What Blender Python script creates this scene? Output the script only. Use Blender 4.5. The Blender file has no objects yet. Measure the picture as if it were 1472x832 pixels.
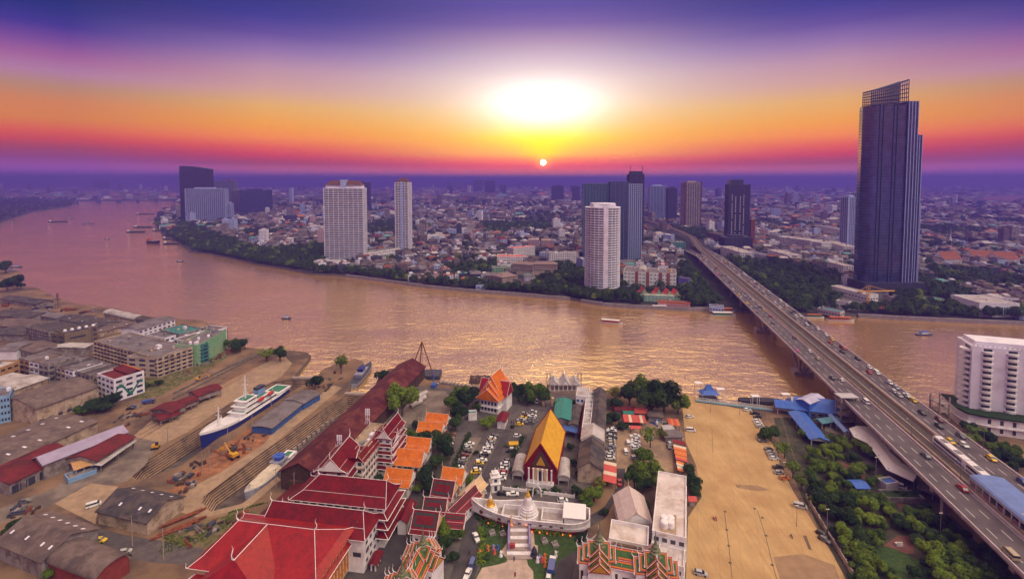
import bpy,bmesh,math,random
from mathutils import Vector,Matrix,noise
from mathutils.geometry import tessellate_polygon
R=random.Random(7)
SC=bpy.context.scene
COL=SC.collection
rad=math.radians
F_PX,CX,HOR,PITCH,CAMZ=710.0,736.0,260.0,3.0,130.0
PPY=HOR+F_PX*math.tan(rad(PITCH))
cam_d=bpy.data.cameras.new("camera");cam=bpy.data.objects.new("camera",cam_d);COL.objects.link(cam)
cam.location=(0,0,CAMZ);cam.rotation_euler=(rad(90-PITCH),0,0)
cam_d.sensor_fit='HORIZONTAL';cam_d.sensor_width=36;cam_d.lens=F_PX/1472*36
cam_d.shift_y=-(416-PPY)/1472;cam_d.clip_start=1;cam_d.clip_end=90000
SC.camera=cam
SUN_AZ,SUN_EL=3.6,2.1
w=bpy.data.worlds.new("World");SC.world=w;w.use_nodes=True
nt=w.node_tree;nt.nodes.clear()
def N(t,tree=None,**k):
 n=(tree or nt).nodes.new(t)
 for a,b in k.items():setattr(n,a,b)
 return n
def M_(op,a,b=None,c=None,tree=None,clamp=False):
 t=tree or nt
 n=t.nodes.new('ShaderNodeMath');n.operation=op;n.use_clamp=clamp
 for i,v in enumerate((a,b,c)):
  if v is None:continue
  if isinstance(v,(int,float)):n.inputs[i].default_value=v
  else:t.links.new(v,n.inputs[i])
 return n.outputs[0]
def s2l(c):
 return tuple(((v/255)/12.92 if v/255<=.04045 else((v/255+.055)/1.055)**2.4)for v in c)
def ramp(tree,fac,stops,interp='LINEAR'):
 n=tree.nodes.new('ShaderNodeValToRGB');cr=n.color_ramp;cr.interpolation=interp
 while len(cr.elements)>1:cr.elements.remove(cr.elements[-1])
 for i,(p,c)in enumerate(stops):
  e=cr.elements[0]if i==0 else cr.elements.new(p)
  e.position=p;e.color=(*c[:3],1)
 if fac is not None:tree.links.new(fac,n.inputs[0])
 return n.outputs[0]
tc=N('ShaderNodeTexCoord');sep=N('ShaderNodeSeparateXYZ');nt.links.new(tc.outputs['Generated'],sep.inputs[0])
X,Y,Z=sep.outputs
az=M_('ARCTAN2',X,Y)
daz=M_('SUBTRACT',az,rad(SUN_AZ))
el=M_('ARCSINE',Z)
a2=M_('MULTIPLY',daz,daz)
def E(y):return math.atan((HOR-y)/F_PX)/rad(90)
f=M_('DIVIDE',el,rad(90),clamp=True)
HAZE_DENS,HAZE_IN=.00027,(.085,.055,.29)
def tgt(y,c):
 """sky colour that, seen through the haze, gives the colour c on row y"""
 T=math.exp(-HAZE_DENS*138/max(.012,math.sin(math.atan((HOR-y)/F_PX))));T=max(T,.10)
 return tuple(max(0,min(1.0,(a-h*(1-T))/T/4))for a,h in zip(s2l(c),HAZE_IN))
UP=[(p,tuple(v/4 for v in s2l(c)))for p,c in((.32,(96,76,140)),(.42,(170,130,135)),(.65,(170,130,135)),(1,(140,115,150)))]  # sky above the view, raised towards peach for the river to reflect
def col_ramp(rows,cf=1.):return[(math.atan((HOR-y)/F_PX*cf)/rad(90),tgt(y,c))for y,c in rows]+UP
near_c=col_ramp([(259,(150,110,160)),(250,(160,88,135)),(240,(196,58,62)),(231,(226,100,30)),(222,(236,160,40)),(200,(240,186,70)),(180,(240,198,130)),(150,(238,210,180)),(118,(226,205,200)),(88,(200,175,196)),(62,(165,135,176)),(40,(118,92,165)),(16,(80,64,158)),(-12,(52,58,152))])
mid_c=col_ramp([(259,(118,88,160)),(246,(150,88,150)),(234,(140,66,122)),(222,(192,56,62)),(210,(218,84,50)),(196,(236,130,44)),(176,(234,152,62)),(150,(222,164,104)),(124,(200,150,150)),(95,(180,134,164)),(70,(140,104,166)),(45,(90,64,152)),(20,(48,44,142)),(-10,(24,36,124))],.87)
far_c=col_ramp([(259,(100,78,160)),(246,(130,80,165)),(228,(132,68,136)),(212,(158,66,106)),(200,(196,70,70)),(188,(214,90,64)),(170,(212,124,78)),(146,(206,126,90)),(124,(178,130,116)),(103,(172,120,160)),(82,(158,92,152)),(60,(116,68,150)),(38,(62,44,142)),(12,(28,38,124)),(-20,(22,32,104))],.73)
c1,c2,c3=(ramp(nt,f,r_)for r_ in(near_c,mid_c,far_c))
g=M_('EXPONENT',M_('MULTIPLY',a2,-1/(rad(17)**2)))
fa=M_('DIVIDE',M_('SUBTRACT',M_('ABSOLUTE',daz),rad(30)),rad(15),clamp=True)
m0=N('ShaderNodeMix',data_type='RGBA');nt.links.new(fa,m0.inputs[0]);nt.links.new(c2,m0.inputs[6]);nt.links.new(c3,m0.inputs[7])
mx=N('ShaderNodeMix',data_type='RGBA');nt.links.new(g,mx.inputs[0]);nt.links.new(m0.outputs[2],mx.inputs[6]);nt.links.new(c1,mx.inputs[7])
def gauss(el0,sa,se):
 de=M_('SUBTRACT',el,rad(el0))
 return M_('EXPONENT',M_('MULTIPLY',M_('ADD',M_('MULTIPLY',a2,1/rad(sa)**2),M_('MULTIPLY',M_('MULTIPLY',de,de),1/rad(se)**2)),-1))
def addc(prev,fac,col):
 m=N('ShaderNodeMix',data_type='RGBA',blend_type='ADD');m.inputs[0].default_value=1
 s=N('ShaderNodeVectorMath',operation='SCALE');s.inputs[0].default_value=col;nt.links.new(fac,s.inputs[3])
 nt.links.new(prev,m.inputs[6]);nt.links.new(s.outputs[0],m.inputs[7]);return m.outputs[2]
sc4=N('ShaderNodeVectorMath',operation='SCALE');nt.links.new(mx.outputs[2],sc4.inputs[0]);sc4.inputs[3].default_value=4
col=sc4.outputs[0]
col=addc(col,gauss(8.4,6.4,2.5),(.95,.95,1.05))
col=addc(col,gauss(8.6,11,4.6),(.16,.15,.15))
col=addc(col,gauss(5.0,6.2,1.3),(.5,.46,-.2))
col=addc(col,gauss(3.3,2.6,1.0),(.5,.42,-.12))
vd=N('ShaderNodeVectorMath',operation='DOT_PRODUCT');nt.links.new(tc.outputs['Generated'],vd.inputs[0]);vd.inputs[1].default_value=Vector((.46,-.46,.74)).normalized()
hb=M_('POWER',M_('MAXIMUM',vd.outputs['Value'],0),8.0)
hi_=M_('MULTIPLY',hb,M_('DIVIDE',M_('SUBTRACT',el,rad(12)),rad(25),clamp=True))
col=addc(col,hi_,(6.2,5.3,4.0))  # unseen bright sky patch added above and behind the camera to light near surfaces
col=addc(col,gauss(37,62,8),(3.5,2.45,1.15))  # unseen peach glow added above the view so the river turns golden
sd=Vector((math.sin(rad(SUN_AZ))*math.cos(rad(SUN_EL)),math.cos(rad(SUN_AZ))*math.cos(rad(SUN_EL)),math.sin(rad(SUN_EL))))
dp=N('ShaderNodeVectorMath',operation='DOT_PRODUCT');nt.links.new(tc.outputs['Generated'],dp.inputs[0]);dp.inputs[1].default_value=sd
disc=M_('GREATER_THAN',dp.outputs['Value'],math.cos(rad(.33)))
col=addc(col,disc,(14,12,9))
col=addc(col,gauss(SUN_EL,.8,.7),(1.0,.55,.0))
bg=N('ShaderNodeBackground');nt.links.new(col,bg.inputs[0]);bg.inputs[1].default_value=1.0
sky=N('ShaderNodeTexSky',sky_type='NISHITA',sun_disc=False,sun_elevation=rad(SUN_EL),sun_rotation=rad(SUN_AZ))
bg2=N('ShaderNodeBackground');nt.links.new(sky.outputs[0],bg2.inputs[0]);bg2.inputs[1].default_value=.012
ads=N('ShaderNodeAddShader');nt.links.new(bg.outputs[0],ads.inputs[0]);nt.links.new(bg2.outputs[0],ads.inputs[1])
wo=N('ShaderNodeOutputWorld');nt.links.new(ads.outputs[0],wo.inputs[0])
sl=bpy.data.lights.new("sun",'SUN');so=bpy.data.objects.new("sun",sl);COL.objects.link(so)
sl.energy=.8;sl.angle=rad(4.0);sl.color=(1,.50,.18)
so.rotation_euler=(-sd).to_track_quat('-Z','Y').to_euler()
SC.view_settings.view_transform='Standard';SC.view_settings.look='None';SC.view_settings.gamma=1;SC.view_settings.exposure=0.0
SC.view_settings.use_curve_mapping=False
cy=SC.cycles
cy.use_denoising=True;cy.max_bounces=5;cy.diffuse_bounces=2;cy.glossy_bounces=2;cy.transmission_bounces=2;cy.volume_bounces=1;cy.transparent_max_bounces=4
cy.caustics_reflective=False;cy.caustics_refractive=False;cy.sample_clamp_indirect=4
_ct,_st=math.cos(rad(PITCH)),math.sin(rad(PITCH))
def P(px,py,z=0.0):
 """the point of the horizontal plane z that the photograph shows at (px, py)"""
 dx=(px-CX)/F_PX;dv=-(py-PPY)/F_PX
 d=Vector((dx,_ct+dv*_st,-_st+dv*_ct))
 k=(z-CAMZ)/d.z
 return Vector((d.x*k,d.y*k,z))
def AT(px,D,z=0.0):
 """a point at depth D in the direction of column px"""
 return Vector(((px-CX)/F_PX*(D*_ct-(z-CAMZ)*_st),D,z))
def ROW(x,y,z):
 """pixel of a world point"""
 v=Vector((x,y,z-CAMZ));f_=v.y*_ct-v.z*_st;u=v.y*_st+v.z*_ct
 return CX+F_PX*v.x/f_,PPY-F_PX*u/f_
MATS={}
def mat(name,color,rough=.8,var=.15,scale=.4,metal=0.,spec=.3,bump=0.,bscale=3.,dirt=None,dscale=.05,emit=None,rand=0.,streak=None):
 if name in MATS:return MATS[name]
 m=bpy.data.materials.new(name);m.use_nodes=True;t=m.node_tree
 b=t.nodes['Principled BSDF'];b.inputs['Roughness'].default_value=rough;b.inputs['Metallic'].default_value=metal
 b.inputs['Specular IOR Level'].default_value=spec
 ge=N('ShaderNodeNewGeometry',t)
 nz=N('ShaderNodeTexNoise',t);nz.inputs['Scale'].default_value=scale;nz.inputs['Detail'].default_value=5
 t.links.new(ge.outputs['Position'],nz.inputs['Vector'])
 lo=tuple(c*(1-var)for c in color);hi=tuple(min(1,c*(1+var))for c in color)
 o=ramp(t,nz.outputs[0],[(.3,lo),(.7,hi)])
 if dirt:
  n2=N('ShaderNodeTexNoise',t);n2.inputs['Scale'].default_value=dscale;n2.inputs['Detail'].default_value=6;n2.inputs['Roughness'].default_value=.65
  t.links.new(ge.outputs['Position'],n2.inputs['Vector'])
  fc=ramp(t,n2.outputs[0],[(.46,(0,0,0)),(.62,(1,1,1))])
  mi=N('ShaderNodeMix',t,data_type='RGBA');t.links.new(fc,mi.inputs[0]);t.links.new(o,mi.inputs[6]);mi.inputs[7].default_value=(*dirt,1);o=mi.outputs[2]
 if streak:
  mp=N('ShaderNodeMapping',t);mp.inputs['Scale'].default_value=streak[:3];t.links.new(ge.outputs['Position'],mp.inputs[0])
  n4=N('ShaderNodeTexNoise',t);n4.inputs['Scale'].default_value=1;n4.inputs['Detail'].default_value=4;n4.inputs['Roughness'].default_value=.7;t.links.new(mp.outputs[0],n4.inputs[0])
  k4=M_('MULTIPLY_ADD',n4.outputs[0],2*streak[3],1-streak[3],tree=t);v=N('ShaderNodeVectorMath',t,operation='SCALE');t.links.new(o,v.inputs[0]);t.links.new(k4,v.inputs[3]);o=v.outputs[0]
 if rand:
  oi=N('ShaderNodeObjectInfo',t)
  mm=M_('MULTIPLY_ADD',oi.outputs['Random'],2*rand,1-rand,tree=t)
  v=N('ShaderNodeVectorMath',t,operation='SCALE');t.links.new(o,v.inputs[0]);t.links.new(mm,v.inputs[3]);o=v.outputs[0]
 t.links.new(o,b.inputs['Base Color'])
 if bump:
  n3=N('ShaderNodeTexNoise',t);n3.inputs['Scale'].default_value=bscale;n3.inputs['Detail'].default_value=4
  t.links.new(ge.outputs['Position'],n3.inputs['Vector'])
  bm_=N('ShaderNodeBump',t);bm_.inputs['Strength'].default_value=bump;bm_.inputs['Distance'].default_value=.3
  t.links.new(n3.outputs[0],bm_.inputs['Height']);t.links.new(bm_.outputs[0],b.inputs['Normal'])
 if emit:
  b.inputs['Emission Color'].default_value=(*emit[:3],1);b.inputs['Emission Strength'].default_value=emit[3]
 MATS[name]=m;return m
class MB:
 """collects shapes and links them as ONE mesh object"""
 def __init__(s):s.v=[];s.f=[];s.mi=[];s.c=None
 def face(s,pts,mi=0):
  i=len(s.v);s.v.extend([tuple(p)for p in pts]);s.f.append(tuple(range(i,i+len(pts))));s.mi.append(mi)
 def mesh(s,vs,fs,mi=0):
  i=len(s.v);s.v.extend([tuple(p)for p in vs]);s.f.extend([tuple(i+k for k in f)for f in fs]);s.mi.extend([mi]*len(fs))
 def prism(s,ring,z0,z1,mi=0,top=None,mtop=None,bottom=True):
  """vertical prism over a ring of (x, y); top = other ring for a taper"""
  n=len(ring);top=top or ring
  vs=[(p[0],p[1],z0)for p in ring]+[(p[0],p[1],z1)for p in top]
  fs=[(i,(i+1)%n,n+(i+1)%n,n+i)for i in range(n)]
  if area(ring)<0:fs=[f[::-1]for f in fs];u=tuple(range(n,2*n))[::-1];d=tuple(range(n))
  else:u=tuple(range(n,2*n));d=tuple(range(n))[::-1]
  s.mesh(vs,fs,mi);
  i=len(s.v)-2*n
  s.f.append(tuple(i+k for k in u));s.mi.append(mi if mtop is None else mtop)
  if bottom:s.f.append(tuple(i+k for k in d));s.mi.append(mi)
 def box(s,x0,x1,y0,y1,z0,z1,mi=0):
  s.prism([(x0,y0),(x1,y0),(x1,y1),(x0,y1)],z0,z1,mi)
 def obox(s,c,ax,lx,ly,z0,z1,mi=0):
  """box centred at c, axis direction ax (2D unit), half-lengths lx along it and ly across"""
  a=Vector((ax[0],ax[1]));b=Vector((-a.y,a.x));c=Vector((c[0],c[1]))
  s.prism([c-a*lx-b*ly,c+a*lx-b*ly,c+a*lx+b*ly,c-a*lx+b*ly],z0,z1,mi)
 def bar(s,p,q,r,mi=0,n=4,r2=None):
  p=Vector(p);q=Vector(q);d=q-p
  if d.length<1e-6:return
  d.normalize();u=d.orthogonal().normalized();v=d.cross(u);r2=r if r2 is None else r2
  A=[p+(u*math.cos(2*math.pi*(k+.5)/n)+v*math.sin(2*math.pi*(k+.5)/n))*r for k in range(n)]
  B=[q+(u*math.cos(2*math.pi*(k+.5)/n)+v*math.sin(2*math.pi*(k+.5)/n))*r2 for k in range(n)]
  s.mesh(A+B,[(k,(k+1)%n,n+(k+1)%n,n+k)for k in range(n)]+[tuple(range(n))[::-1],tuple(range(n,2*n))],mi)
 def lathe(s,c,prof,n=16,mi=0,sx=1,sy=1):
  vs=[];fs=[]
  for(r,z)in prof:
   for k in range(n):a=2*math.pi*k/n;vs.append((c[0]+r*sx*math.cos(a),c[1]+r*sy*math.sin(a),c[2]+z))
  for j in range(len(prof)-1):
   for k in range(n):fs.append((j*n+k,j*n+(k+1)%n,(j+1)*n+(k+1)%n,(j+1)*n+k))
  fs.append(tuple(range(n))[::-1]);fs.append(tuple(range((len(prof)-1)*n,len(prof)*n)))
  s.mesh(vs,fs,mi)
 def data(s,name,mats):
  me=bpy.data.meshes.new(name);me.from_pydata(s.v,[],s.f)
  for m in(mats if isinstance(mats,(list,tuple))else[mats]):me.materials.append(m)
  if any(s.mi):me.polygons.foreach_set('material_index',s.mi)
  me.update();return me
 def build(s,name,mats,parent=None,local=False,smooth=False):
  """parent: the object (its origin is at parent.location); coordinates are world unless local"""
  me=s.data(name,mats)
  if smooth:me.polygons.foreach_set('use_smooth',[True]*len(me.polygons))
  o=bpy.data.objects.new(name,me);COL.objects.link(o)
  if parent is not None:
   o.parent=parent
   if not local:
    o.matrix_parent_inverse=WM(parent).inverted()
  return o
def WM(o):
 m=o.matrix_basis.copy()
 if o.parent is not None:m=WM(o.parent)@o.matrix_parent_inverse@m
 return m
def area(r):return .5*sum(r[i][0]*r[(i+1)%len(r)][1]-r[(i+1)%len(r)][0]*r[i][1]for i in range(len(r)))
def thing(name,label,cat,loc=(0,0,0),rz=0,group=None):
 o=bpy.data.objects.new(name,None);COL.objects.link(o);o.location=loc;o.rotation_euler=(0,0,rz);o.empty_display_size=.5
 tag(o,label,cat,group);return o
def tag(o,label,cat,group=None):
 o['label']=label;o['category']=cat
 if group:o['group']=group
 return o
def struct(o):o['kind']='structure';return o
def stuff(o,label,cat):
 o['kind']='stuff';o['label']=label;o['category']=cat;return o
def kids(o):
 return KIDS.get(o,[])
def copy_tree(o,loc=None,rz=None,sc=None,label=None,group=None):
 """a copy of a thing with copies of its parts and sub-parts (mesh data shared)"""
 r=o.copy();COL.objects.link(r)
 if loc is not None:r.location=loc
 if rz is not None:r.rotation_euler=(0,0,rz)
 if sc is not None:r.scale=sc if hasattr(sc,'__len__')else(sc,sc,sc)
 if label:r['label']=label
 if group:r['group']=group
 for ch in list(o.children):
  c=ch.copy();COL.objects.link(c);c.parent=r
  for gch in ch.children:
   d=gch.copy();COL.objects.link(d);d.parent=c
 return r
ONES="first second third fourth fifth sixth seventh eighth ninth tenth eleventh twelfth thirteenth fourteenth fifteenth sixteenth seventeenth eighteenth nineteenth".split()
TENS="twenty thirty forty fifty sixty seventy eighty ninety".split()
def ordw(n):
 """1 -> first ..."""
 if n<=19:return ONES[n-1]
 t,o=divmod(n,10)
 return TENS[t-2][:-1]+"ieth" if o==0 else TENS[t-2]+" "+ONES[o-1]
# ================================================================ water, land, haze
WZ=-2.5
def pl(*pts,z=0.0):return[P(x,y,z)for x,y in pts]
FARL=[P(1472,463),P(1352,458),P(1288,455),P(1234,452),P(1160,451),P(1090,447),P(1024,443),P(992,443),P(908,439),P(867,436),P(836,431),P(819,428),P(736,421),P(680,417),
P(618,411),P(543,401),P(498,395),P(450,393),P(413,386),P(368,379),P(335,371),P(307,365),P(275,361),P(262,352),P(250,345),P(236,338),P(226,327),P(222,318),P(232,306),P(262,293),P(262,290),P(247,288.5)]
LEFTL=[P(100,289),P(112,291),P(98,297),P(45,305),P(20,313),P(0,320),P(-60,334)]
NEAR=[P(-300,372),P(-60,380),P(0,383),P(30,391),P(33,411),P(52,413),P(83,429),P(110,437),P(165,443),P(215,455),P(290,461),P(328,473),P(326,488),P(355,499),P(385,503),P(415,503),P(441,506),P(447,511),
P(423,541),P(457,541),P(462,532),P(480,524),P(510,515),P(523,520),P(504,553),P(500,565),P(534,566),P(545,540),P(560,530),P(600,524),P(612,545),P(634,552),P(690,560),P(735,561),P(790,564),
P(845,566),P(900,563),P(985,568),P(1040,577),P(1100,583),P(1190,588),P(1260,586),P(1350,588),P(1400,598),P(1560,620)]
def land(name,outline,holes,mats,depth=6.0):
 bm=bmesh.new()
 for ring in[outline]+holes:
  vs=[bm.verts.new((p.x,p.y,0))for p in ring]
  for i in range(len(vs)):bm.edges.new((vs[i],vs[(i+1)%len(vs)]))
 bmesh.ops.triangle_fill(bm,use_beauty=True,use_dissolve=False,edges=bm.edges[:])
 for f_ in bm.faces:
  if f_.normal.z<0:f_.normal_flip()
 nw=[outline]
 for ring in nw:
  n=len(ring)
  for i in range(n):
   a,b=ring[i],ring[(i+1)%n]
   if max(a.length,b.length)>9000 or not depth:continue
   q=[bm.verts.new((a.x,a.y,0)),bm.verts.new((b.x,b.y,0)),bm.verts.new((b.x,b.y,-depth)),bm.verts.new((a.x,a.y,-depth))]
   fc=bm.faces.new(q);fc.material_index=1
 me=bpy.data.meshes.new(name);bm.to_mesh(me);bm.free()
 for m in mats:me.materials.append(m)
 o=bpy.data.objects.new(name,me);COL.objects.link(o);return struct(o)
m_far=mat('far_ground',(.03,.035,.03),.95,.4,.01,dirt=(.06,.05,.05),dscale=.02)
m_quay=mat('quay_concrete',(.16,.14,.12),.9,.35,.5)
big=[Vector((-33000,-0,0)),Vector((-33000,38000,0)),Vector((33000,38000,0)),Vector((33000,450,0))]
far_land=land('ground',FARL+LEFTL+[Vector((-3000,LEFTL[-1].y-200,0)),Vector((-33000,LEFTL[-1].y-400,0))]+big[1:3]+[Vector((33000,FARL[0].y*.98,0)),Vector((1500,FARL[0].y*.98,0))],[],[m_far,m_quay])
DOCK1=[P(418,541),P(392,548),P(218,664),P(190,688),P(206,688),P(222,684),P(287,655),P(312,636),P(456,541)]
DOCK2=[P(497,565),P(300,700),P(290,716),P(291,733),P(308,735),P(345,722),P(372,705),P(440,650),P(534,566)]
def bez(a,b,k):return[a.lerp(b,(i+1)/(k+1))for i in range(k)]
m_near=mat('yard_ground',(.23,.145,.085),.95,.3,.06,dirt=(.10,.07,.055),dscale=.04,bump=.3,bscale=.8)
NL=[p for p in NEAR]+[Vector((1500,NEAR[-1].y*.9,0)),Vector((1500,-300,0)),Vector((-1500,-300,0)),Vector((-1500,NEAR[0].y,0))]
def inset(ring,d):
 return ring
D1=[P(421,546),P(392,549),P(300,607),P(200,668),P(188,682),P(194,689),P(214,687),P(262,668),P(310,632),P(380,583),P(450,546)]
D2=[P(499,568),P(470,585),P(400,634),P(300,702),P(289,718),P(291,733),P(306,736),P(345,724),P(376,705),P(430,660),P(480,615),P(532,570)]
near_land=land('ground',NL,[D1,D2],[m_near,m_quay])
m=bpy.data.materials.new('river_water');m.use_nodes=True;t=m.node_tree;b=t.nodes['Principled BSDF']
ge=N('ShaderNodeNewGeometry',t)
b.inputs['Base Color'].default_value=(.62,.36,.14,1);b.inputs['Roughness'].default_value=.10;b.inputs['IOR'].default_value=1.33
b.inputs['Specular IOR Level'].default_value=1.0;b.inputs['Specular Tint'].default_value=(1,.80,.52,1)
mp=N('ShaderNodeMapping',t);mp.inputs['Scale'].default_value=(.55,1.0,1);mp.inputs['Rotation'].default_value=(0,0,rad(8));t.links.new(ge.outputs['Position'],mp.inputs[0])
n1=N('ShaderNodeTexNoise',t);n1.inputs['Scale'].default_value=.16;n1.inputs['Detail'].default_value=5;n1.inputs['Roughness'].default_value=.6;t.links.new(mp.outputs[0],n1.inputs[0])
n2=N('ShaderNodeTexNoise',t);n2.inputs['Scale'].default_value=.02;n2.inputs['Detail'].default_value=3;t.links.new(mp.outputs[0],n2.inputs[0])
amp=ramp(t,n2.outputs[0],[(.3,(.45,)*3),(.7,(1,)*3)])
hh=M_('MULTIPLY',n1.outputs[0],amp,tree=t)
bp=N('ShaderNodeBump',t);bp.inputs['Strength'].default_value=1.0;bp.inputs['Distance'].default_value=.95;t.links.new(hh,bp.inputs['Height']);t.links.new(bp.outputs[0],b.inputs['Normal'])
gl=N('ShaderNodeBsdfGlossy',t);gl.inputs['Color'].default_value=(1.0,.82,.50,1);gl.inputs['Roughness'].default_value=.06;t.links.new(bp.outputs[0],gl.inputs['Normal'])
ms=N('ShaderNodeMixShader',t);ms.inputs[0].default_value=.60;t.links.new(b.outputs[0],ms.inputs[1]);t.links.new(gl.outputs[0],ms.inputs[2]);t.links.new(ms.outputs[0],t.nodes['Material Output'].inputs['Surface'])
MATS['river_water']=m
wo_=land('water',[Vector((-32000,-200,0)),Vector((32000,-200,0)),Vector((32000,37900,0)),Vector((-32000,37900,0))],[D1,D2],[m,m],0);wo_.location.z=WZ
q=MB();q.face(pl((1405,287),(1418,282),(1440,280.5),(1520,281),(1600,284),(1560,291),(1472,291.5),(1440,288),z=.3));struct(q.build('water',m))
hz=MB();hz.box(-34000,34000,-600,39000,-14,258);ho=hz.build('haze',[])
hm=bpy.data.materials.new('haze');hm.use_nodes=True;ht=hm.node_tree;ht.nodes.clear()
pv=N('ShaderNodeVolumePrincipled',ht);pv.inputs['Color'].default_value=(.17,.135,.76,1);pv.inputs['Density'].default_value=HAZE_DENS;pv.inputs['Anisotropy'].default_value=.2
oo=N('ShaderNodeOutputMaterial',ht);ht.links.new(pv.outputs[0],oo.inputs['Volume'])
ho.data.materials.append(hm);stuff(ho,'blue violet evening haze over the whole city','haze')
# ================================================================ towers of the far bank
def ZAT(D,py):
 v=-(py-PPY)/F_PX
 return CAMZ+D*(-_st+v*_ct)/(_ct+v*_st)
m_glass=mat('dark_glass',(.035,.045,.07),.12,.3,.3,spec=.8)
m_glass2=mat('green_glass',(.03,.09,.10),.15,.3,.3,spec=.8)
m_blueglass=mat('blue_glass',(.05,.10,.20),.15,.4,.2,spec=.8)
m_white=mat('white_render',(.82,.80,.90),.7,.08,.3,dirt=(.66,.62,.70),dscale=.15)
m_lilac=mat('pale_blue_render',(.40,.46,.74),.7,.1,.3)
m_grey=mat('grey_concrete',(.22,.21,.24),.8,.2,.3)
m_dgrey=mat('dark_cladding',(.045,.05,.08),.5,.2,.3)
m_beige=mat('beige_render',(.50,.40,.33),.8,.12,.3,dirt=(.36,.28,.22),dscale=.15)
m_brown=mat('brown_roof',(.13,.055,.045),.8,.2,.5)
m_rail=mat('balcony_rail_glass',(.10,.14,.18),.3,.2,.3,spec=.6)
def slabs(mb,ring_fn,z0,z1,n,th,mi=0):
 dz=(z1-z0)/n
 for i in range(n+1):
  mb.prism(ring_fn(i),z0+i*dz-th/2,z0+i*dz+th/2,mi)
def rect(w,d,cx=0,cy=0):return[(cx-w/2,cy-d/2),(cx+w/2,cy-d/2),(cx+w/2,cy+d/2),(cx-w/2,cy+d/2)]
def block_tower(name,label,cat,x0,x1,ytop,ybase,dep,rot=0,fl=3.2,cols=8,frame=m_white,core=m_glass,slab_t=1.3,over=.7,fin_t=.5,roof=None,group=None,top_extra=True,th_side=None):
 a,b_=P(x0,ybase),P(x1,ybase);c=(a+b_)/2;w_=(b_-a).length
 rz=rad(rot)
 wl=(w_-dep*abs(math.sin(rz)))/math.cos(rz)if rot else w_
 t_=thing(name,label,cat,(c.x,c.y+dep/2,0),rz,group)
 h=ZAT(c.y,ytop);n=max(3,round(h/fl))
 q=MB();q.prism(rect(wl-2*over,dep-2*over),0,h-1.0);q.build('glazing',core,t_,True)
 q=MB();slabs(q,lambda i:rect(wl,dep),0.6,h-1.2,n,slab_t);q.build('balcony_lattice',frame,t_,True)
 q=MB()
 for i in range(cols+1):
  x=-wl/2+wl*i/cols;t2=fin_t*(2.2 if i in(0,cols)else 1)
  x=min(max(x,-wl/2+t2/2),wl/2-t2/2)
  q.box(x-t2/2,x+t2/2,-dep/2-.12,-dep/2+over+.3,0,h-.3);q.box(x-t2/2,x+t2/2,dep/2-over-.3,dep/2+.12,0,h-.3)
 k=max(2,round(dep/5))
 for i in range(1,k):
  y=-dep/2+dep*i/k
  q.box(-wl/2-.12,-wl/2+over+.3,y-fin_t/2,y+fin_t/2,0,h-.3);q.box(wl/2-over-.3,wl/2+.12,y-fin_t/2,y+fin_t/2,0,h-.3)
 q.build('fin_lattice',frame,t_,True)
 if top_extra:
  q=MB();q.box(-wl*.28,wl*.22,-dep*.3,dep*.3,h-1,h+3.2);q.build('plant_room',frame if roof is None else roof,t_,True)
  q=MB();q.box(wl*.3,wl*.36,-dep*.2,dep*.2,h-1,h+1.8);q.build('water_tank',m_grey,t_,True)
 t_['h']=h
 return t_,wl,h
T=block_tower
t_,wl,h=T('high_rise','dark narrow high rise with a curved sloping top, tallest on the river bend','tower',260,302,243,318,26,0,cols=9,frame=m_dgrey,core=m_dgrey,slab_t=.6,top_extra=False)
q=MB();n=12
pts=[(-wl/2+wl*i/n,h+(9.5*(1-(i/n)**2.2)if i<n else 0))for i in range(n+1)]
vs=[(x,-12,z)for x,z in pts]+[(-wl/2,-12,h-2),]
q.mesh([(x,-12,h-2)for x,z in pts]+[(x,-12,z)for x,z in pts]+[(x,12,h-2)for x,z in pts]+[(x,12,z)for x,z in pts],
[(i,i+1,n+1+i+1,n+1+i)for i in range(n)]+[(2*(n+1)+i,3*(n+1)+i,3*(n+1)+i+1,2*(n+1)+i+1)for i in range(n)]+[(n+1+i,n+2+i,3*(n+1)+i+1,3*(n+1)+i)for i in range(n)]+[(0,n+1,3*(n+1),2*(n+1)),(n,2*(n+1)+n,3*(n+1)+n,2*n+1)])
q.build('curved_crown',m_dgrey,t_,True)
T('apartment_slab','wide pale blue apartment slab in front of the dark curved high rise','apartment block',267,325,271,319.5,18,0,cols=20,frame=m_lilac,core=m_dgrey,slab_t=1.0,fin_t=1.1)
T('apartment_slab','stepped lower wing at the end of the wide pale blue slab','apartment block',325,333,292,319,15,0,cols=3,frame=m_lilac,core=m_dgrey,slab_t=1.0,fin_t=1.1)
t_,wl,h=T('high_rise','unfinished grey blue high rise with a round cap and roof crane on the bend','tower',303,338,260,305,24,0,cols=8,frame=m_grey,core=m_blueglass,slab_t=.9,top_extra=False)
q=MB();q.lathe((wl*.25,0,h-1),[(9,0),(9,6),(7,9),(0.2,10.5)],14);q.build('round_cap',m_brown,t_,True)
q=MB();q.bar((0,0,h-1),(0,0,h+11),.5);q.bar((-16,0,h+9),(26,0,h+9.5),.45);q.build('roof_crane',m_dgrey,t_,True)
T('apartment_slab','plain blue grey tower just right of the wide pale slab','apartment block',331,346,273,307,20,0,cols=5,frame=m_grey,core=m_dgrey,slab_t=.7)
T('apartment_slab','dark broad tower block at the end of the river bend cluster','apartment block',345,388,273,308,24,0,cols=10,frame=m_dgrey,core=m_blueglass,slab_t=.7)
T('apartment_slab','lone dark block beyond the distant river bridge','apartment block',134,152,259.8,275,60,0,cols=6,frame=m_dgrey,core=m_dgrey,slab_t=1.5,fin_t=2)
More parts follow.
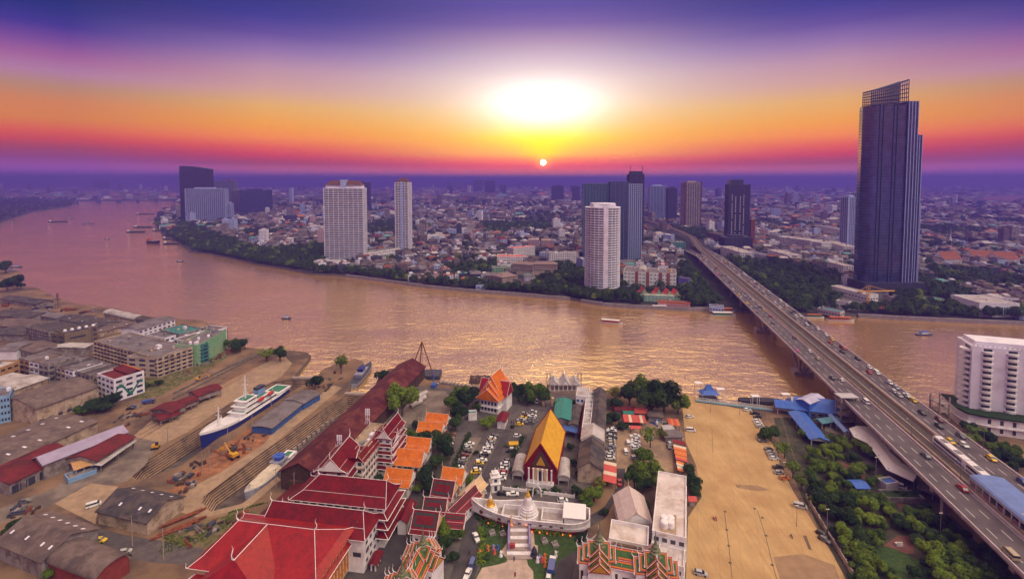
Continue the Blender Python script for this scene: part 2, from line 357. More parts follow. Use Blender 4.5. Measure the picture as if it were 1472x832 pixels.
t_,wl,h=T('condominium_tower','wide white condominium tower with balconies on every floor on the river bank','tower',466.5,523,270,373.5,22,0,fl=3.05,cols=8,core=m_dgrey,slab_t=1.1,over=1.2,fin_t=.3,top_extra=False)
def hiproof(mb,w_,d_,z0,z1,ins=.35,mi=0):
 e=min(w_,d_)/2*ins*2
 a=[(-w_/2,-d_/2,z0),(w_/2,-d_/2,z0),(w_/2,d_/2,z0),(-w_/2,d_/2,z0)]
 rx=w_/2-d_/2*.8
 if rx<0:rx=0.1
 r=[(-rx,0,z1),(rx,0,z1)]
 mb.mesh(a+r,[(0,1,5,4),(1,2,5),(2,3,4,5),(3,0,4),(3,2,1,0)],mi)
q=MB();q.box(-wl/2+3,wl/2-3,-8,8,h-1.3,h+4.5);q.build('penthouse',m_white,t_,True)
q=MB();hiproof(q,wl-4,20,h+4.6,h+12);q.build('roof',m_brown,t_,True)
q=MB();q.box(-4.5,4.5,-10.4,3,h-1.1,h+13);q.build('lift_tower',m_lilac,t_,True)
t_,wl,h=T('condominium_tower','slim white condominium tower with a brown pediment and bare central shaft','tower',568,590,262,363,20,-8,fl=3.05,cols=4,core=m_dgrey,slab_t=1.1,over=1.0,top_extra=False)
q=MB();q.box(-2.2,2.2,-10.9,-9,0,h+1);q.build('central_shaft',m_lilac,t_,True)
q=MB();hiproof(q,wl-1.5,18,h-.9,h+8);q.build('roof',m_brown,t_,True)
T('office_tower','dark office tower standing behind the wide white condominium','tower',502,531,262,300,30,0,cols=7,frame=m_dgrey,core=m_dgrey,slab_t=.5,top_extra=True)
for(x0,x1,yt,yb,lab,fr,co)in[
(934,958,267,315,'pale blue grey high rise beside the start of the rail line',m_lilac,m_blueglass),(960,973,270,318,'black narrow high rise right of the pale rail line tower',m_dgrey,m_dgrey),
(793,810,267,290,'dark distant block with a slanting top behind the round tower',m_dgrey,m_dgrey),(823,834,268,291,'dark distant slim block nearest the twin glass tower',m_dgrey,m_dgrey),
(681,693,259,277,'left block of a distant dark trio on the horizon',m_grey,m_dgrey),(697,712,260,279,'broad darkest block of the distant horizon trio',m_dgrey,m_dgrey),(718,727,265,278,'low slim block ending the distant horizon trio',m_grey,m_dgrey),
(642,648,262,273,'small narrow block left of the distant horizon trio',m_grey,m_dgrey),(649,665,262,272,'flat wide pale block far off below the sun',m_grey,m_grey),(667,673,262,271,'small grey block beside the flat wide horizon block',m_grey,m_dgrey),
(731,735,258,266,'thin spike of a tower on the hazy horizon',m_grey,m_grey),(748,757,259,266,'hazy block straight under the setting sun',m_grey,m_grey),(762,772,260,266,'faint low block under the sun on the horizon',m_grey,m_grey),
(1008,1014,262,270,'faint tower on the horizon behind the beige finned tower',m_grey,m_grey)]:
 T('distant_tower',lab,'tower',x0,x1,yt,yb,25,0,fl=6 if yb<300 else 3.6,cols=5,frame=fr,core=co,slab_t=1.0,top_extra=True,group='towers far out in the haze')
t_,wl,h=T('high_rise','beige ribbed high rise with brown corner piers beside the rail line','tower',982,1008,262,328,28,6,cols=7,frame=m_beige,core=m_dgrey,slab_t=.6,fin_t=1.6)
q=MB();[q.box(sx*(wl/2-1.6)-1.7,sx*(wl/2-1.6)+1.7,-14.5,-10,0,h+1)for sx in(-1,1)];q.build('corner_pier',m_brown,t_,True)
t_,wl,h=T('high_rise','dark high rise with white window specks and stepped shoulders beyond the bridge road','tower',1047,1078,265,353,26,-6,cols=8,frame=m_dgrey,core=m_glass,slab_t=.8,fin_t=.7,top_extra=False)
q=MB();q.box(-wl*.42,wl*.2,-9,9,h-1,h+9);q.build('plant_room',m_dgrey,t_,True)
q=MB()
for i in range(1,int(h/3.3)-8):
 for k in(-.36,-.2,.02,.18):
  if(i*7+int(k*100))%11:q.box(wl*k,wl*k+1.5,-13.35,-13.1,i*3.3+8,i*3.3+9.6)
q.build('light_pane',mat('pale_pane',(.75,.72,.8),.5),t_,True)
T('office_block','low dark podium block under the dark specked high rise','building',1042,1082,341,360,30,0,fl=4,cols=8,frame=m_dgrey,core=m_glass,slab_t=.8)
T('office_block','narrow rust brown block beside the dark specked high rise','building',1079,1085,315,352,16,0,cols=3,frame=mat('rust_brick',(.30,.11,.06),.8),core=m_brown,slab_t=1.2,top_extra=False)
T('high_rise','pale ribbed high rise left of the tallest tower','tower',1217,1231,283,358,22,0,cols=6,frame=m_lilac,core=m_dgrey,slab_t=.8,fin_t=1.0)
T('high_rise','pale narrow high rise touching the edge of the tallest tower','tower',1231,1242,277,357,22,0,cols=4,frame=m_lilac,core=m_dgrey,slab_t=.8,fin_t=1.0)
t_=thing('glass_tower','broad blue green glass tower in three vertical bays behind the round white tower','tower',tuple(P(880,374)),0)
def bay(x0,x1,yt,yb,dep,cols,name,core,frame,yoff=0):
 a,b_=P(x0,yb),P(x1,yb);h=ZAT(a.y+yoff,yt)
 ca=((a+b_)/2-Vector(t_.location));w_=b_.x-a.x;ox,oy=ca.x,ca.y+dep/2+yoff
 q=MB();q.prism(rect(w_-1,dep-1,ox,oy),0,h-.5);g=q.build(name,core,t_,True)
 q=MB();n=int(h/3.4)
 slabs(q,lambda i:rect(w_,dep,ox,oy),.5,h-.7,n,.7);
 q.build('slab_lattice',frame,g,True)
 q=MB()
 for i in range(cols+1):
  x=ox-w_/2+w_*i/cols;q.box(x-.45,x+.45,oy-dep/2-.35,oy-dep/2+.6,0,h+.4)
 q.build('fin_lattice',frame,g,True)
 return h
m_bl=mat('blue_frame',(.10,.16,.30),.4,.2,.4)
bay(839,878,263.5,374,26,9,'west_bay',m_glass2,m_bl,4);bay(877,902,260.5,374,24,4,'lift_bay',m_glass,m_bl,0);bay(901,922,264.5,374,26,7,'east_bay',m_glass2,m_lilac,2)
t_,wl,h=T('high_rise','tallest dark spire tower with twin masts behind the blue glass tower','tower',904,925,250,358,24,0,cols=5,frame=m_dgrey,core=m_glass,slab_t=.8,top_extra=False)
q=MB();q.box(-wl*.38,wl*.38,-9,9,h-1,h+5);q.build('penthouse',m_dgrey,t_,True)
for s in(-1,1):
 q=MB();q.bar((s*wl*.42,-6,h-1),(s*wl*.42,-6,h+16),.5);q.build('mast',m_dgrey,t_,True)
c=P(870,424);rr=(P(896,424).x-P(844,424).x)/2;c.y+=rr
t_=thing('round_tower','round white apartment tower with ring balconies standing on columns by the river','tower',tuple(c),0)
h=ZAT(c.y-rr,300);z0=7
def ringp(r,n=40,a0=0,a1=360):return[(r*math.cos(rad(a0+(a1-a0)*k/n)),r*math.sin(rad(a0+(a1-a0)*k/n)))for k in range(n)]
q=MB();q.prism(ringp(rr-2.0),z0,h-1);q.build('glazing',m_glass2,t_,True)
n=33;dz=(h-z0)/n
for i in range(n+1):
 q=MB();q.prism(ringp(rr),z0+i*dz-.12,z0+i*dz+1.0);q.build('balcony_ring',m_white,t_,True)
q=MB()
for k in range(24):
 a=rad(k*15+7.5);q.bar(((rr-1.0)*math.cos(a),(rr-1.0)*math.sin(a),z0),((rr-1.0)*math.cos(a),(rr-1.0)*math.sin(a),h),.45)
q.build('mullion',m_white,t_,True)
q=MB();q.box(-2.6,2.6,-rr-.45,-rr+3,z0-.5,h+2.6);q.build('central_shaft',m_white,t_,True)
q=MB();q.box(-rr*.62,rr*.62,-rr*.62,rr*.62,h+1.3,h+4.6);q.prism(ringp(rr*.7,24),h+4.6,h+5.4);q.build('plant_room',m_white,t_,True)
for k in range(10):
 a=rad(k*36+18);q=MB();q.bar(((rr-2.5)*math.cos(a),(rr-2.5)*math.sin(a),0),((rr-2.5)*math.cos(a),(rr-2.5)*math.sin(a),z0+.2),.9,n=8);q.build('column',m_white,t_,True)
q=MB();q.prism(ringp(rr*.5,20),0,z0);q.build('lobby',m_glass,t_,True)
c=P(1281,416);t_=thing('skyscraper','tallest dark blue skyscraper with a slanted open lattice crown on the far bank','tower',tuple(c),rad(0))
k_=(P(1316,416).x-P(1236,416).x)/80
def lx(px):return(px-1276)*k_
zt=lambda py:ZAT(c.y,py)
m_rt=mat('tower_blue_panel',(.03,.05,.13),.14,.5,.15,spec=.9,streak=(.10,.10,.07,.7));m_rl=mat('tower_slab_edge',(.04,.055,.12),.5,.2,.3);m_rw=mat('tower_white_fin',(.36,.42,.70),.6,.1,.3)
def curved(x0,x1,dep,bow=.32):
 """plan with a bowed left end"""
 pts=[]
 for i in range(9):
  s_=i/8;a=rad(180+90*s_);pts.append((x0+dep*bow+dep*bow*math.cos(a),dep*.5+dep*.5*math.sin(a)))
 return pts+[(x1,0),(x1,dep),(x0+dep*bow*1.2,dep),(x0+dep*bow*.3,dep*.85)]
hA=zt(150);x0,x1=lx(1236),lx(1290)
q=MB();q.prism(curved(x0+.6,x1-.3,26),0,hA-1);g=q.build('main_slab',m_rt,t_,True)
q=MB();n=int(hA/3.5)
for i in range(2,n):q.prism([(x,y-.5)if y<1 else(x-.4,y)for x,y in curved(x0+.6,x1-.3,26)],i*3.5,i*3.5+.6)
q.build('slab_lattice',m_rl,g,True)
q=MB()
for i in(1,2,5,6,9):
 x=x0+8+(x1-x0-8)*i/9;q.box(x-.35,x+.35,-1.0,.5,0,hA)
q.build('fin_lattice',m_rl,g,True)
q=MB();zl,zr=zt(131),zt(114.5);nb=18
def ctop(x):return zl+(zr-zl)*((x-x0)/(x1-x0))**1.15
for i in range(nb+1):
 x=x0+1+(x1-x0-1.6)*i/nb
 for y in(-.2,14):q.bar((x,y,hA-2),(x,y,ctop(x)),.55)
for j in range(1,7):
 for y in(-.2,14):
  pts=[]
  for i in range(nb+1):
   x=x0+1+(x1-x0-1.6)*i/nb;pts.append((x,y,hA-2+(ctop(x)-hA+2)*j/6))
  for i in range(nb):q.bar(pts[i],pts[i+1],.6 if j<6 else .9)
for i in range(0,nb+1,3):
 x=x0+1+(x1-x0-1.6)*i/nb;q.bar((x,-.2,ctop(x)),(x,14,ctop(x)),.4)
q.build('crown_lattice',m_rl,t_,True)
def rbay(xa,xb,yt,y0,dep,nm,fw=m_rw):
 h_=zt(yt);q=MB();q.prism(rect(xb-xa,dep,(xa+xb)/2,y0+dep/2),0,h_);g=q.build(nm,m_rt,t_,True)
 q=MB();n_=int(h_/3.5)
 for i in range(2,n_):q.prism(rect(xb-xa+.8,dep+.8,(xa+xb)/2,y0+dep/2),i*3.5,i*3.5+.55)
 q.build('slab_lattice',m_rl,g,True)
 q=MB()
 for x in[xa+(xb-xa)*j/3 for j in range(4)]:q.box(x-.35,x+.35,y0-.9,y0+.3,0,h_+.5)
 q.build('fin_lattice',fw,g,True)
rbay(lx(1289.3),lx(1302.5),146,-1.5,24,'east_bay');rbay(lx(1302.2),lx(1314),194,3,24,'shoulder_bay');rbay(lx(1311),lx(1318.5),296,6,22,'low_bay')
q=MB();q.box(x0-2,lx(1320),-5,30,0,9);q.build('podium',m_dgrey,t_,True)
# ================================================================ trees
m_bark=mat('bark',(.10,.075,.055),.95,.3,2.)
def leafmat(name,lo,hi,yel=None):
 m=bpy.data.materials.new(name);m.use_nodes=True;t=m.node_tree;b=t.nodes['Principled BSDF']
 b.inputs['Roughness'].default_value=.75;b.inputs['Specular IOR Level'].default_value=.2
 ge=N('ShaderNodeNewGeometry',t);oi=N('ShaderNodeObjectInfo',t)
 nz=N('ShaderNodeTexNoise',t);nz.inputs['Scale'].default_value=.45;nz.inputs['Detail'].default_value=3;t.links.new(ge.outputs['Position'],nz.inputs['Vector'])
 wn=N('ShaderNodeTexWhiteNoise',t);vq=N('ShaderNodeVectorMath',t,operation='SNAP');vq.inputs[1].default_value=(.6,.6,.6)
 t.links.new(ge.outputs['Position'],vq.inputs[0]);t.links.new(vq.outputs[0],wn.inputs[0])
 s=M_('ADD',M_('MULTIPLY',nz.outputs[0],.8,tree=t),M_('MULTIPLY',wn.outputs[0],.35,tree=t),tree=t)
 s=M_('ADD',s,M_('MULTIPLY_ADD',oi.outputs['Random'],.5,-.3,tree=t),tree=t,clamp=True)
 st=[(.15,lo),(.62,tuple((a+b_)/2 for a,b_ in zip(lo,hi))),(.95,hi)]
 t.links.new(ramp(t,s,st),b.inputs['Base Color'])
 MATS[name]=m;return m
m_leaf=leafmat('leaves_green',(.015,.05,.004),(.20,.28,.018))
m_leafd=leafmat('leaves_dark',(.006,.024,.006),(.045,.085,.014))
m_leafy=leafmat('leaves_yellow',(.03,.05,.01),(.22,.20,.03))
def crown_data(name,r,h,z0,nlobe,nleaf,leaf,mt,seed,flat=1.0):
 rr_=random.Random(seed);q=MB();lobes=[]
 for k in range(nlobe):
  a=rr_.random()*6.283;d=r*.62*math.sqrt(rr_.random());zz=z0+h*(.25+.55*rr_.random()*(1-.5*(d/r)))
  lobes.append((d*math.cos(a),d*math.sin(a),zz,r*(.30+.22*rr_.random())))
 for i in range(nleaf):
  lx_,ly_,lz_,lr=lobes[i%nlobe]
  th=rr_.random()*6.283;u=rr_.uniform(-.75,1);s_=math.sqrt(1-u*u);ra=lr*(1.0-.38*rr_.random()**2)
  n_=Vector((s_*math.cos(th),s_*math.sin(th),u));p=Vector((lx_,ly_,lz_))+Vector((n_.x*ra,n_.y*ra,n_.z*ra*flat*min(1,h/r)))
  n2=(n_+Vector((rr_.uniform(-.7,.7),rr_.uniform(-.7,.7),rr_.uniform(-.2,.9)))).normalized()
  a_=n2.orthogonal().normalized();b_=n2.cross(a_);L=leaf*(.6+.8*rr_.random());an=rr_.random()*3.14
  e1=(a_*math.cos(an)+b_*math.sin(an))*L;e2=(b_*math.cos(an)-a_*math.sin(an))*L*.6
  q.v.extend([tuple(p-e1),tuple(p-e2*.9+n2*L*.1),tuple(p+e1),tuple(p+e2)]);j=len(q.v);q.f.append((j-4,j-3,j-2,j-1));q.mi.append(0)
 return q.data(name,mt),lobes
def tree_proto(name,label,cat,r,h,trunk_h,nlobe,nleaf,leaf,mt,seed,flat=1.0):
 t_=thing(name,label,cat,(0,0,0));me,lobes=crown_data('crown',r,h,trunk_h,nlobe,nleaf,leaf,mt,seed,flat)
 q=MB();q.bar((0,0,-.2),(0,0,trunk_h+h*.25),r*.07,n=7,r2=r*.035)
 for(x,y,z,lr)in lobes:q.bar((0,0,trunk_h*.75),(x,y,z-lr*.3),r*.035,n=5,r2=r*.012)
 q.build('trunk',m_bark,t_,True)
 o=bpy.data.objects.new('crown',me);COL.objects.link(o);o.parent=t_
 return t_
_tp={}
TREE_SPEC={'a':(5,6.5,2.6,9,2600,.42,m_leaf,11),'b':(5,5.2,2.4,7,2300,.45,m_leaf,12),'c':(5,7.5,2.2,10,2600,.42,m_leafd,13),'d':(5,5.5,2.5,8,2200,.45,m_leafd,14),'y':(5,6,2.4,8,1500,.40,m_leafy,15),
's':(5,6.5,3.0,6,700,.40,m_leaf,16)}
TREES=[]
def tree(kind,x,y,r,hs=1.0,label='',group=None,name='tree',z=0):
 """a tree with crown radius r at (x, y)"""
 s=r/5
 if kind not in _tp:
  sp=TREE_SPEC[kind];_tp[kind]=tree_proto(name,label,'tree',*sp);o=_tp[kind];o.location=(x,y,z)
  if group:o['group']=group
  o.scale=(s,s,s*hs);TREES.append(o);return o
 o=copy_tree(_tp[kind],(x,y,z),R.random()*6.28,(s*R.uniform(.92,1.1),s*R.uniform(.92,1.1),s*hs),label,group);o.name=name
 if not group and 'group' in o:del o['group']
 TREES.append(o);return o
def tpx(kind,px,py,wpx,hs=1.0,label='',group=None,name='tree'):
 """a tree whose crown centre shows at (px, py) and is wpx wide"""
 c=P(px,py,4);s=wpx/2*c.y/F_PX;c=P(px,py,s/5*5.5*hs)
 return tree(kind,c.x,c.y,wpx/2*c.y/F_PX,hs,label,group,name)
_palm=None
def palm(x,y,s,label,group=None):
 global _palm
 if _palm is None:
  _palm=t_=thing('palm_tree',label,'palm tree',(x,y,0));rr_=random.Random(5)
  q=MB();q.bar((0,0,-.2),(.4,0,8),.24,n=7,r2=.16);q.build('trunk',m_bark,t_,True)
  q=MB()
  for k in range(16):
   a=k*6.283/16+rr_.uniform(-.2,.2);up=rr_.uniform(.1,1.0);prev=Vector((.4,0,8));d=Vector((math.cos(a),math.sin(a),up));wv=Vector((-math.sin(a),math.cos(a),0))
   for j in range(5):
    nx=prev+d*.75;d.z-=.42;w0=.42*(1-j/6);w1=.42*(1-(j+1)/5.2)
    q.face([prev-wv*w0-Vector((0,0,.12)),prev,nx,nx-wv*w1-Vector((0,0,.12))]);q.face([prev,prev+wv*w0-Vector((0,0,.12)),nx+wv*w1-Vector((0,0,.12)),nx]);prev=nx
  q.build('fronds',m_leaf,t_,True)
  if group:t_['group']=group
  t_.scale=(s,s,s);return t_
 return copy_tree(_palm,(x,y,0),R.random()*6.28,s,label,group)
# ================================================================ vehicles
CARCOL={'white':(.75,.75,.77),'silver':(.42,.43,.46),'black':(.02,.02,.025),'grey':(.13,.13,.15),'red':(.45,.03,.03),'blue':(.04,.08,.30),'yellow':(.75,.50,.02),'beige':(.45,.36,.24),'maroon':(.14,.02,.03),'green':(.03,.22,.08),'pink':(.75,.10,.35),'orange':(.70,.20,.03),'pale blue':(.25,.40,.60)}
m_tyre=mat('tyre',(.02,.02,.02),.9,.1,3);m_cg=mat('car_glass',(.02,.025,.03),.08,.1,1,spec=1)
m_lamp=mat('lamp_lens',(.7,.65,.55),.2)
_cm={}
def paint(c):
 return mat('paint_'+c.replace(' ','_'),CARCOL[c],.28,.03,1,spec=.6)
def loftx(q,secs,mi=0):
 """secs: (x, half width, z0, z1) along x -> closed box-like hull"""
 vs=[];fs=[]
 for(x,w_,a,b_)in secs:vs+=[(x,-w_,a),(x,w_,a),(x,w_*.94,b_),(x,-w_*.94,b_)]
 for i in range(len(secs)-1):
  for k in range(4):fs.append((i*4+k,i*4+(k+1)%4,i*4+4+(k+1)%4,i*4+4+k))
 fs=[f[::-1]for f in fs];fs+=[(0,1,2,3)[::1],tuple(4*(len(secs)-1)+k for k in(3,2,1,0))]
 q.mesh(vs,fs,mi)
def car_proto(kind,colr,label):
 t_=thing({'car':'car','van':'van','pickup':'pickup_truck','truck':'truck','bus':'bus'}[kind],label,{'pickup':'pickup truck'}.get(kind,kind))
 key=(kind,colr)
 q=MB()
 if kind=='car':
  loftx(q,[(-2.2,.72,.45,.80),(-2.1,.84,.3,.95),(-1.3,.88,.25,.98),(.9,.88,.25,.96),(1.9,.84,.28,.82),(2.2,.70,.42,.66)]);loftx(q,[(-1.35,.72,1.36,1.42),(-1.2,.70,1.36,1.47),(.2,.70,1.36,1.47),(.45,.70,1.34,1.40)])
  g=[(-2.0,.80,.93,.97),(-1.4,.76,.93,1.40),(.45,.76,.93,1.40),(1.25,.80,.90,.97)];wx=(-1.4,1.35)
 elif kind=='van':
  loftx(q,[(-2.4,.82,.4,.9),(-2.35,.90,.3,1.15),(1.6,.90,.28,1.15),(2.3,.86,.3,1.0),(2.45,.75,.42,.75)]);loftx(q,[(-2.35,.80,1.78,1.86),(-2.2,.80,1.78,1.97),(.9,.80,1.78,1.97),(1.2,.78,1.74,1.82)])
  g=[(-2.36,.85,1.12,1.82),(1.2,.85,1.12,1.80),(1.85,.86,1.1,1.2)];wx=(-1.5,1.6)
 elif kind=='pickup':
  loftx(q,[(-2.6,.84,.45,1.0),(-2.55,.88,.4,1.05),(1.6,.88,.35,1.02),(2.4,.84,.4,.92),(2.6,.72,.5,.8)]);q.box(-.6,.9,-.72,.72,1.58,1.64)
  g=[(-.75,.78,1.0,1.58),(.8,.78,1.0,1.58),(1.4,.80,1.0,1.06)];wx=(-1.6,1.65)
 elif kind=='truck':
  q.box(1.7,3.2,-1.05,1.05,.5,1.5);q.box(1.7,2.9,-1.0,1.0,2.15,2.4)
  g=[(1.72,.98,1.48,2.15),(3.0,.98,1.48,2.15)];wx=(-2.0,2.2)
 else:
  q.box(-5,5,-1.2,1.2,.4,1.35);q.box(-5,5,-1.2,1.2,2.35,3.0);g=[(-4.97,1.15,1.33,2.36),(4.97,1.15,1.33,2.36)];wx=(-3,3.2)
 if key not in _cm:
  d=_cm[key]={}
  d['body']=q.data('body',paint(colr))
  q2=MB();loftx(q2,g);d['windows']=q2.data('windows',m_cg)
  q4=MB();q4.bar((0,-.11,0),(0,.11,0),.33 if kind in('car','van','pickup')else .48,n=10);d['wheel']=q4.data('wheel',m_tyre)
  if kind=='truck':q5=MB();q5.box(-3.2,1.6,-1.15,1.15,.9,2.3);d['cargo_bed']=q5.data('cargo_bed',paint('blue'))
  d['_wx']=wx
 d=_cm[key]
 for nm in('body','windows','cargo_bed'):
  if nm in d:o=bpy.data.objects.new(nm,d[nm]);COL.objects.link(o);o.parent=t_
 hw=.78 if kind in('car','van','pickup')else 1.0
 for x in d['_wx']:
  for s in(-1,1):
   o=bpy.data.objects.new('wheel',d['wheel']);COL.objects.link(o);o.parent=t_;o.location=(x,s*hw,.33 if hw<1 else .48)
 return t_
_cp={};CARS=[]
NAMES={'car':'car','van':'van','pickup':'pickup truck','truck':'truck','bus':'bus'}
def car(kind,colr,x,y,rz,label,group,z=0,s=1.0):
 k=(kind,colr)
 if k not in _cp:o=_cp[k]=car_proto(kind,colr,label)
 else:o=copy_tree(_cp[k],label=label)
 o.location=(x,y,z+.012);o.rotation_euler=(0,0,rz);o['group']=group;o.scale=(s,s,s);CARS.append(o);return o
def pickcol():
 return R.choices(['white','silver','black','grey','red','blue','yellow','beige','maroon','pink','green'],[34,20,14,12,4,4,4,4,3,1,1])[0]
USEL={}
def uniq(lbl):
 """ordinal labels count up"""
 USEL[lbl]=USEL.get(lbl,0)+1;return USEL[lbl]
def row_cars(p0,p1,n,where,group,heading=None,skip=0.,kinds=('car','car','car','pickup'),cols=None,s=1.0):
 """cars parked side by side on the line p0-p1 (world), noses across it"""
 a,b_=Vector(p0[:2]),Vector(p1[:2]);d=(b_-a);hd=math.atan2(d.y,d.x)+rad(90)if heading is None else heading
 k_=0
 for i in range(n):
  if R.random()<skip:continue
  p=a+d*((i+.5)/n);k_+=1;c=(cols[i%len(cols)]if cols else pickcol());kd=R.choice(kinds)
  if c in('yellow','pink','green'):kd='car'
  car(kd,c,p.x+R.uniform(-.3,.3),p.y+R.uniform(-.3,.3),hd+R.uniform(-.05,.05)+(math.pi if R.random()<.4 else 0),f"{c} {NAMES[kd]}, {ordw(k_)} {where}",group,s=s)
# ================================================================ buildings
def quad_axes(p0,p1,p2):
 """p1 the shared corner; p1->p2 long side; returns origin, unit long, unit cross, L, W"""
 a=(p2-p1).to_2d();L=a.length;a=a/L;c=(p0-p1).to_2d();n_=Vector((-a.y,a.x));W=c.dot(n_)
 return p1.to_2d(),a,n_,L,W
def local_frame(p0,p1,p2):
 o,a,n_,L,W=quad_axes(p0,p1,p2)
 c=o+a*L/2+n_*W/2;return c,math.atan2(a.y,a.x),L,abs(W)
def gable(name,label,cat,p0,p1,p2,eave,ridge,roof,wall,group=None,over=.5,z=0,hip=0.,trim=None,bays=0,baymat=None,sky=0,skymat=None,barrel=False,th=.25,openbelow=0.,doors=0,winrows=0,wmat=None):
 """gabled building; p0,p1 = gable end eave corners, p2 beyond p1 (photo pixels, at eave height)"""
 A,B,C_=(p if isinstance(p,Vector)else P(*p,eave)for p in(p0,p1,p2));c,rz,L,W=local_frame(A,B,C_)
 t_=thing(name,label,cat,(c.x,c.y,z),rz,group);e,r_=eave-z,ridge-z
 hl,hw=L/2,W/2
 q=MB()
 ns=8 if barrel else 1
 def prof(w_,zb):
  if barrel:return[(w_*-math.cos(math.pi*k/(2*ns)),zb+(r_-e)*math.sin(math.pi*k/(2*ns)))for k in range(2*ns+1)]
  return[(-w_,zb),(0,zb+(r_-e)*w_/hw),(w_,zb)]
 lo=openbelow
 pr=prof(hw-.3,e-.12)
 ring=[(-hw+.3,lo)]+pr+[(hw-.3,lo)];n_=len(ring)
 hl2=hl-.15
 q.mesh([(-hl2,y,zz)for y,zz in ring]+[(hl2,y,zz)for y,zz in ring],[tuple(range(n_)),tuple(range(n_,2*n_))[::-1]]+[(i,(i+1)%n_,n_+(i+1)%n_,n_+i)[::-1]for i in range(n_)])
 q.build('wall',wall,t_,True)
 if openbelow:
  for k in range(max(2,int(L/8))+1):
   for s in(-1,1):
    x=-hl2+.3+(L-.9)*k/max(2,int(L/8));q=MB();q.box(x-.2,x+.2,s*(hw-.5)-.2,s*(hw-.5)+.2,0,lo+.05);q.build('post',wall,t_,True)
 q=MB();pr=prof(hw+over,e-(0 if barrel else(r_-e)/hw*over));ho_=hl+over
 if hip and not barrel:
  hh_=hip*hw;zb=pr[0][1]
  a=[(-ho_,-hw-over,zb),(ho_,-hw-over,zb),(ho_,hw+over,zb),(-ho_,hw+over,zb),(-ho_+hh_,0,r_),(ho_-hh_,0,r_)]
  q.mesh(a,[(0,1,5,4),(1,2,5),(2,3,4,5),(3,0,4),(3,2,1,0)])
 else:
  k_=len(pr);up=[(y,zz+th)for y,zz in pr]
  vs=[(-ho_,y,zz)for y,zz in pr]+[(ho_,y,zz)for y,zz in pr]+[(-ho_,y,zz)for y,zz in up]+[(ho_,y,zz)for y,zz in up]
  fs=[]
  for i in range(k_-1):
   fs+=[(i,i+1,k_+i+1,k_+i),(2*k_+i,3*k_+i,3*k_+i+1,2*k_+i+1),(i,2*k_+i,2*k_+i+1,i+1),(k_+i,k_+i+1,3*k_+i+1,3*k_+i)]
  fs+=[(0,k_,3*k_,2*k_),(k_-1,3*k_-1,4*k_-1,2*k_-1)]
  q.mesh(vs,fs)
 ro=q.build('roof',roof,t_,True)
 if sky:
  for s in(-1,1):
   for k in range(sky):
    if R.random()<.12:continue
    x=-hl+L*(k+.5)/sky;f0,f1=.36,.50
    q=MB();y0,y1=s*hw*(1-f0),s*hw*(1-f1);z0_,z1_=e+(r_-e)*f0+th+.03,e+(r_-e)*f1+th+.03
    q.mesh([(x-.45,y0,z0_),(x+.45,y0,z0_),(x+.45,y1,z1_),(x-.45,y1,z1_),(x-.45,y0,z0_+.08),(x+.45,y0,z0_+.08),(x+.45,y1,z1_+.08),(x-.45,y1,z1_+.08)],[(0,1,2,3),(4,7,6,5),(0,4,5,1),(1,5,6,2),(2,6,7,3),(3,7,4,0)])
    q.build('skylight',skymat or MATS['white_render'],ro,True)
 if trim:
  q=MB();zz=pr[0][1]
  for sx in(-1,1):
   for s in(-1,1):q.bar((sx*ho_,s*(hw+over),zz+th),(sx*ho_,0,r_+th),.16)
  q.bar((-ho_,0,r_+th+.05),(ho_,0,r_+th+.05),.16);q.build('ridge_trim',trim,ro,True)
 if bays:
  for s in(-1,1):
   for k in range(bays+1):
    x=-hl2+.2+(L-.7)*k/bays;q=MB();q.box(x-.2,x+.2,s*(hw-.3)-.15,s*(hw-.3)+.15,lo,e-.2);q.build('buttress',baymat or wall,t_,True)
 for k in range(doors):
  x=-hl+L*(k+.5)/doors
  for s in(-1,1):
   q=MB();q.box(x-1.6,x+1.6,s*(hw-.3)-.08,s*(hw-.3)+.08,.02,min(3.4,e*.7));q.build('door',m_dgrey,t_,True)
 for k in range(winrows):
  zz=1.0+k*3.1
  nw=max(2,int(L/4))
  for s in(-1,1):
   for i in range(nw):
    x=-hl+L*(i+.5)/nw;q=MB();q.box(x-1.1,x+1.1,s*(hw-.3)-.07,s*(hw-.3)+.07,zz,zz+1.4);q.build('window',wmat or m_glass,t_,True)
 return t_
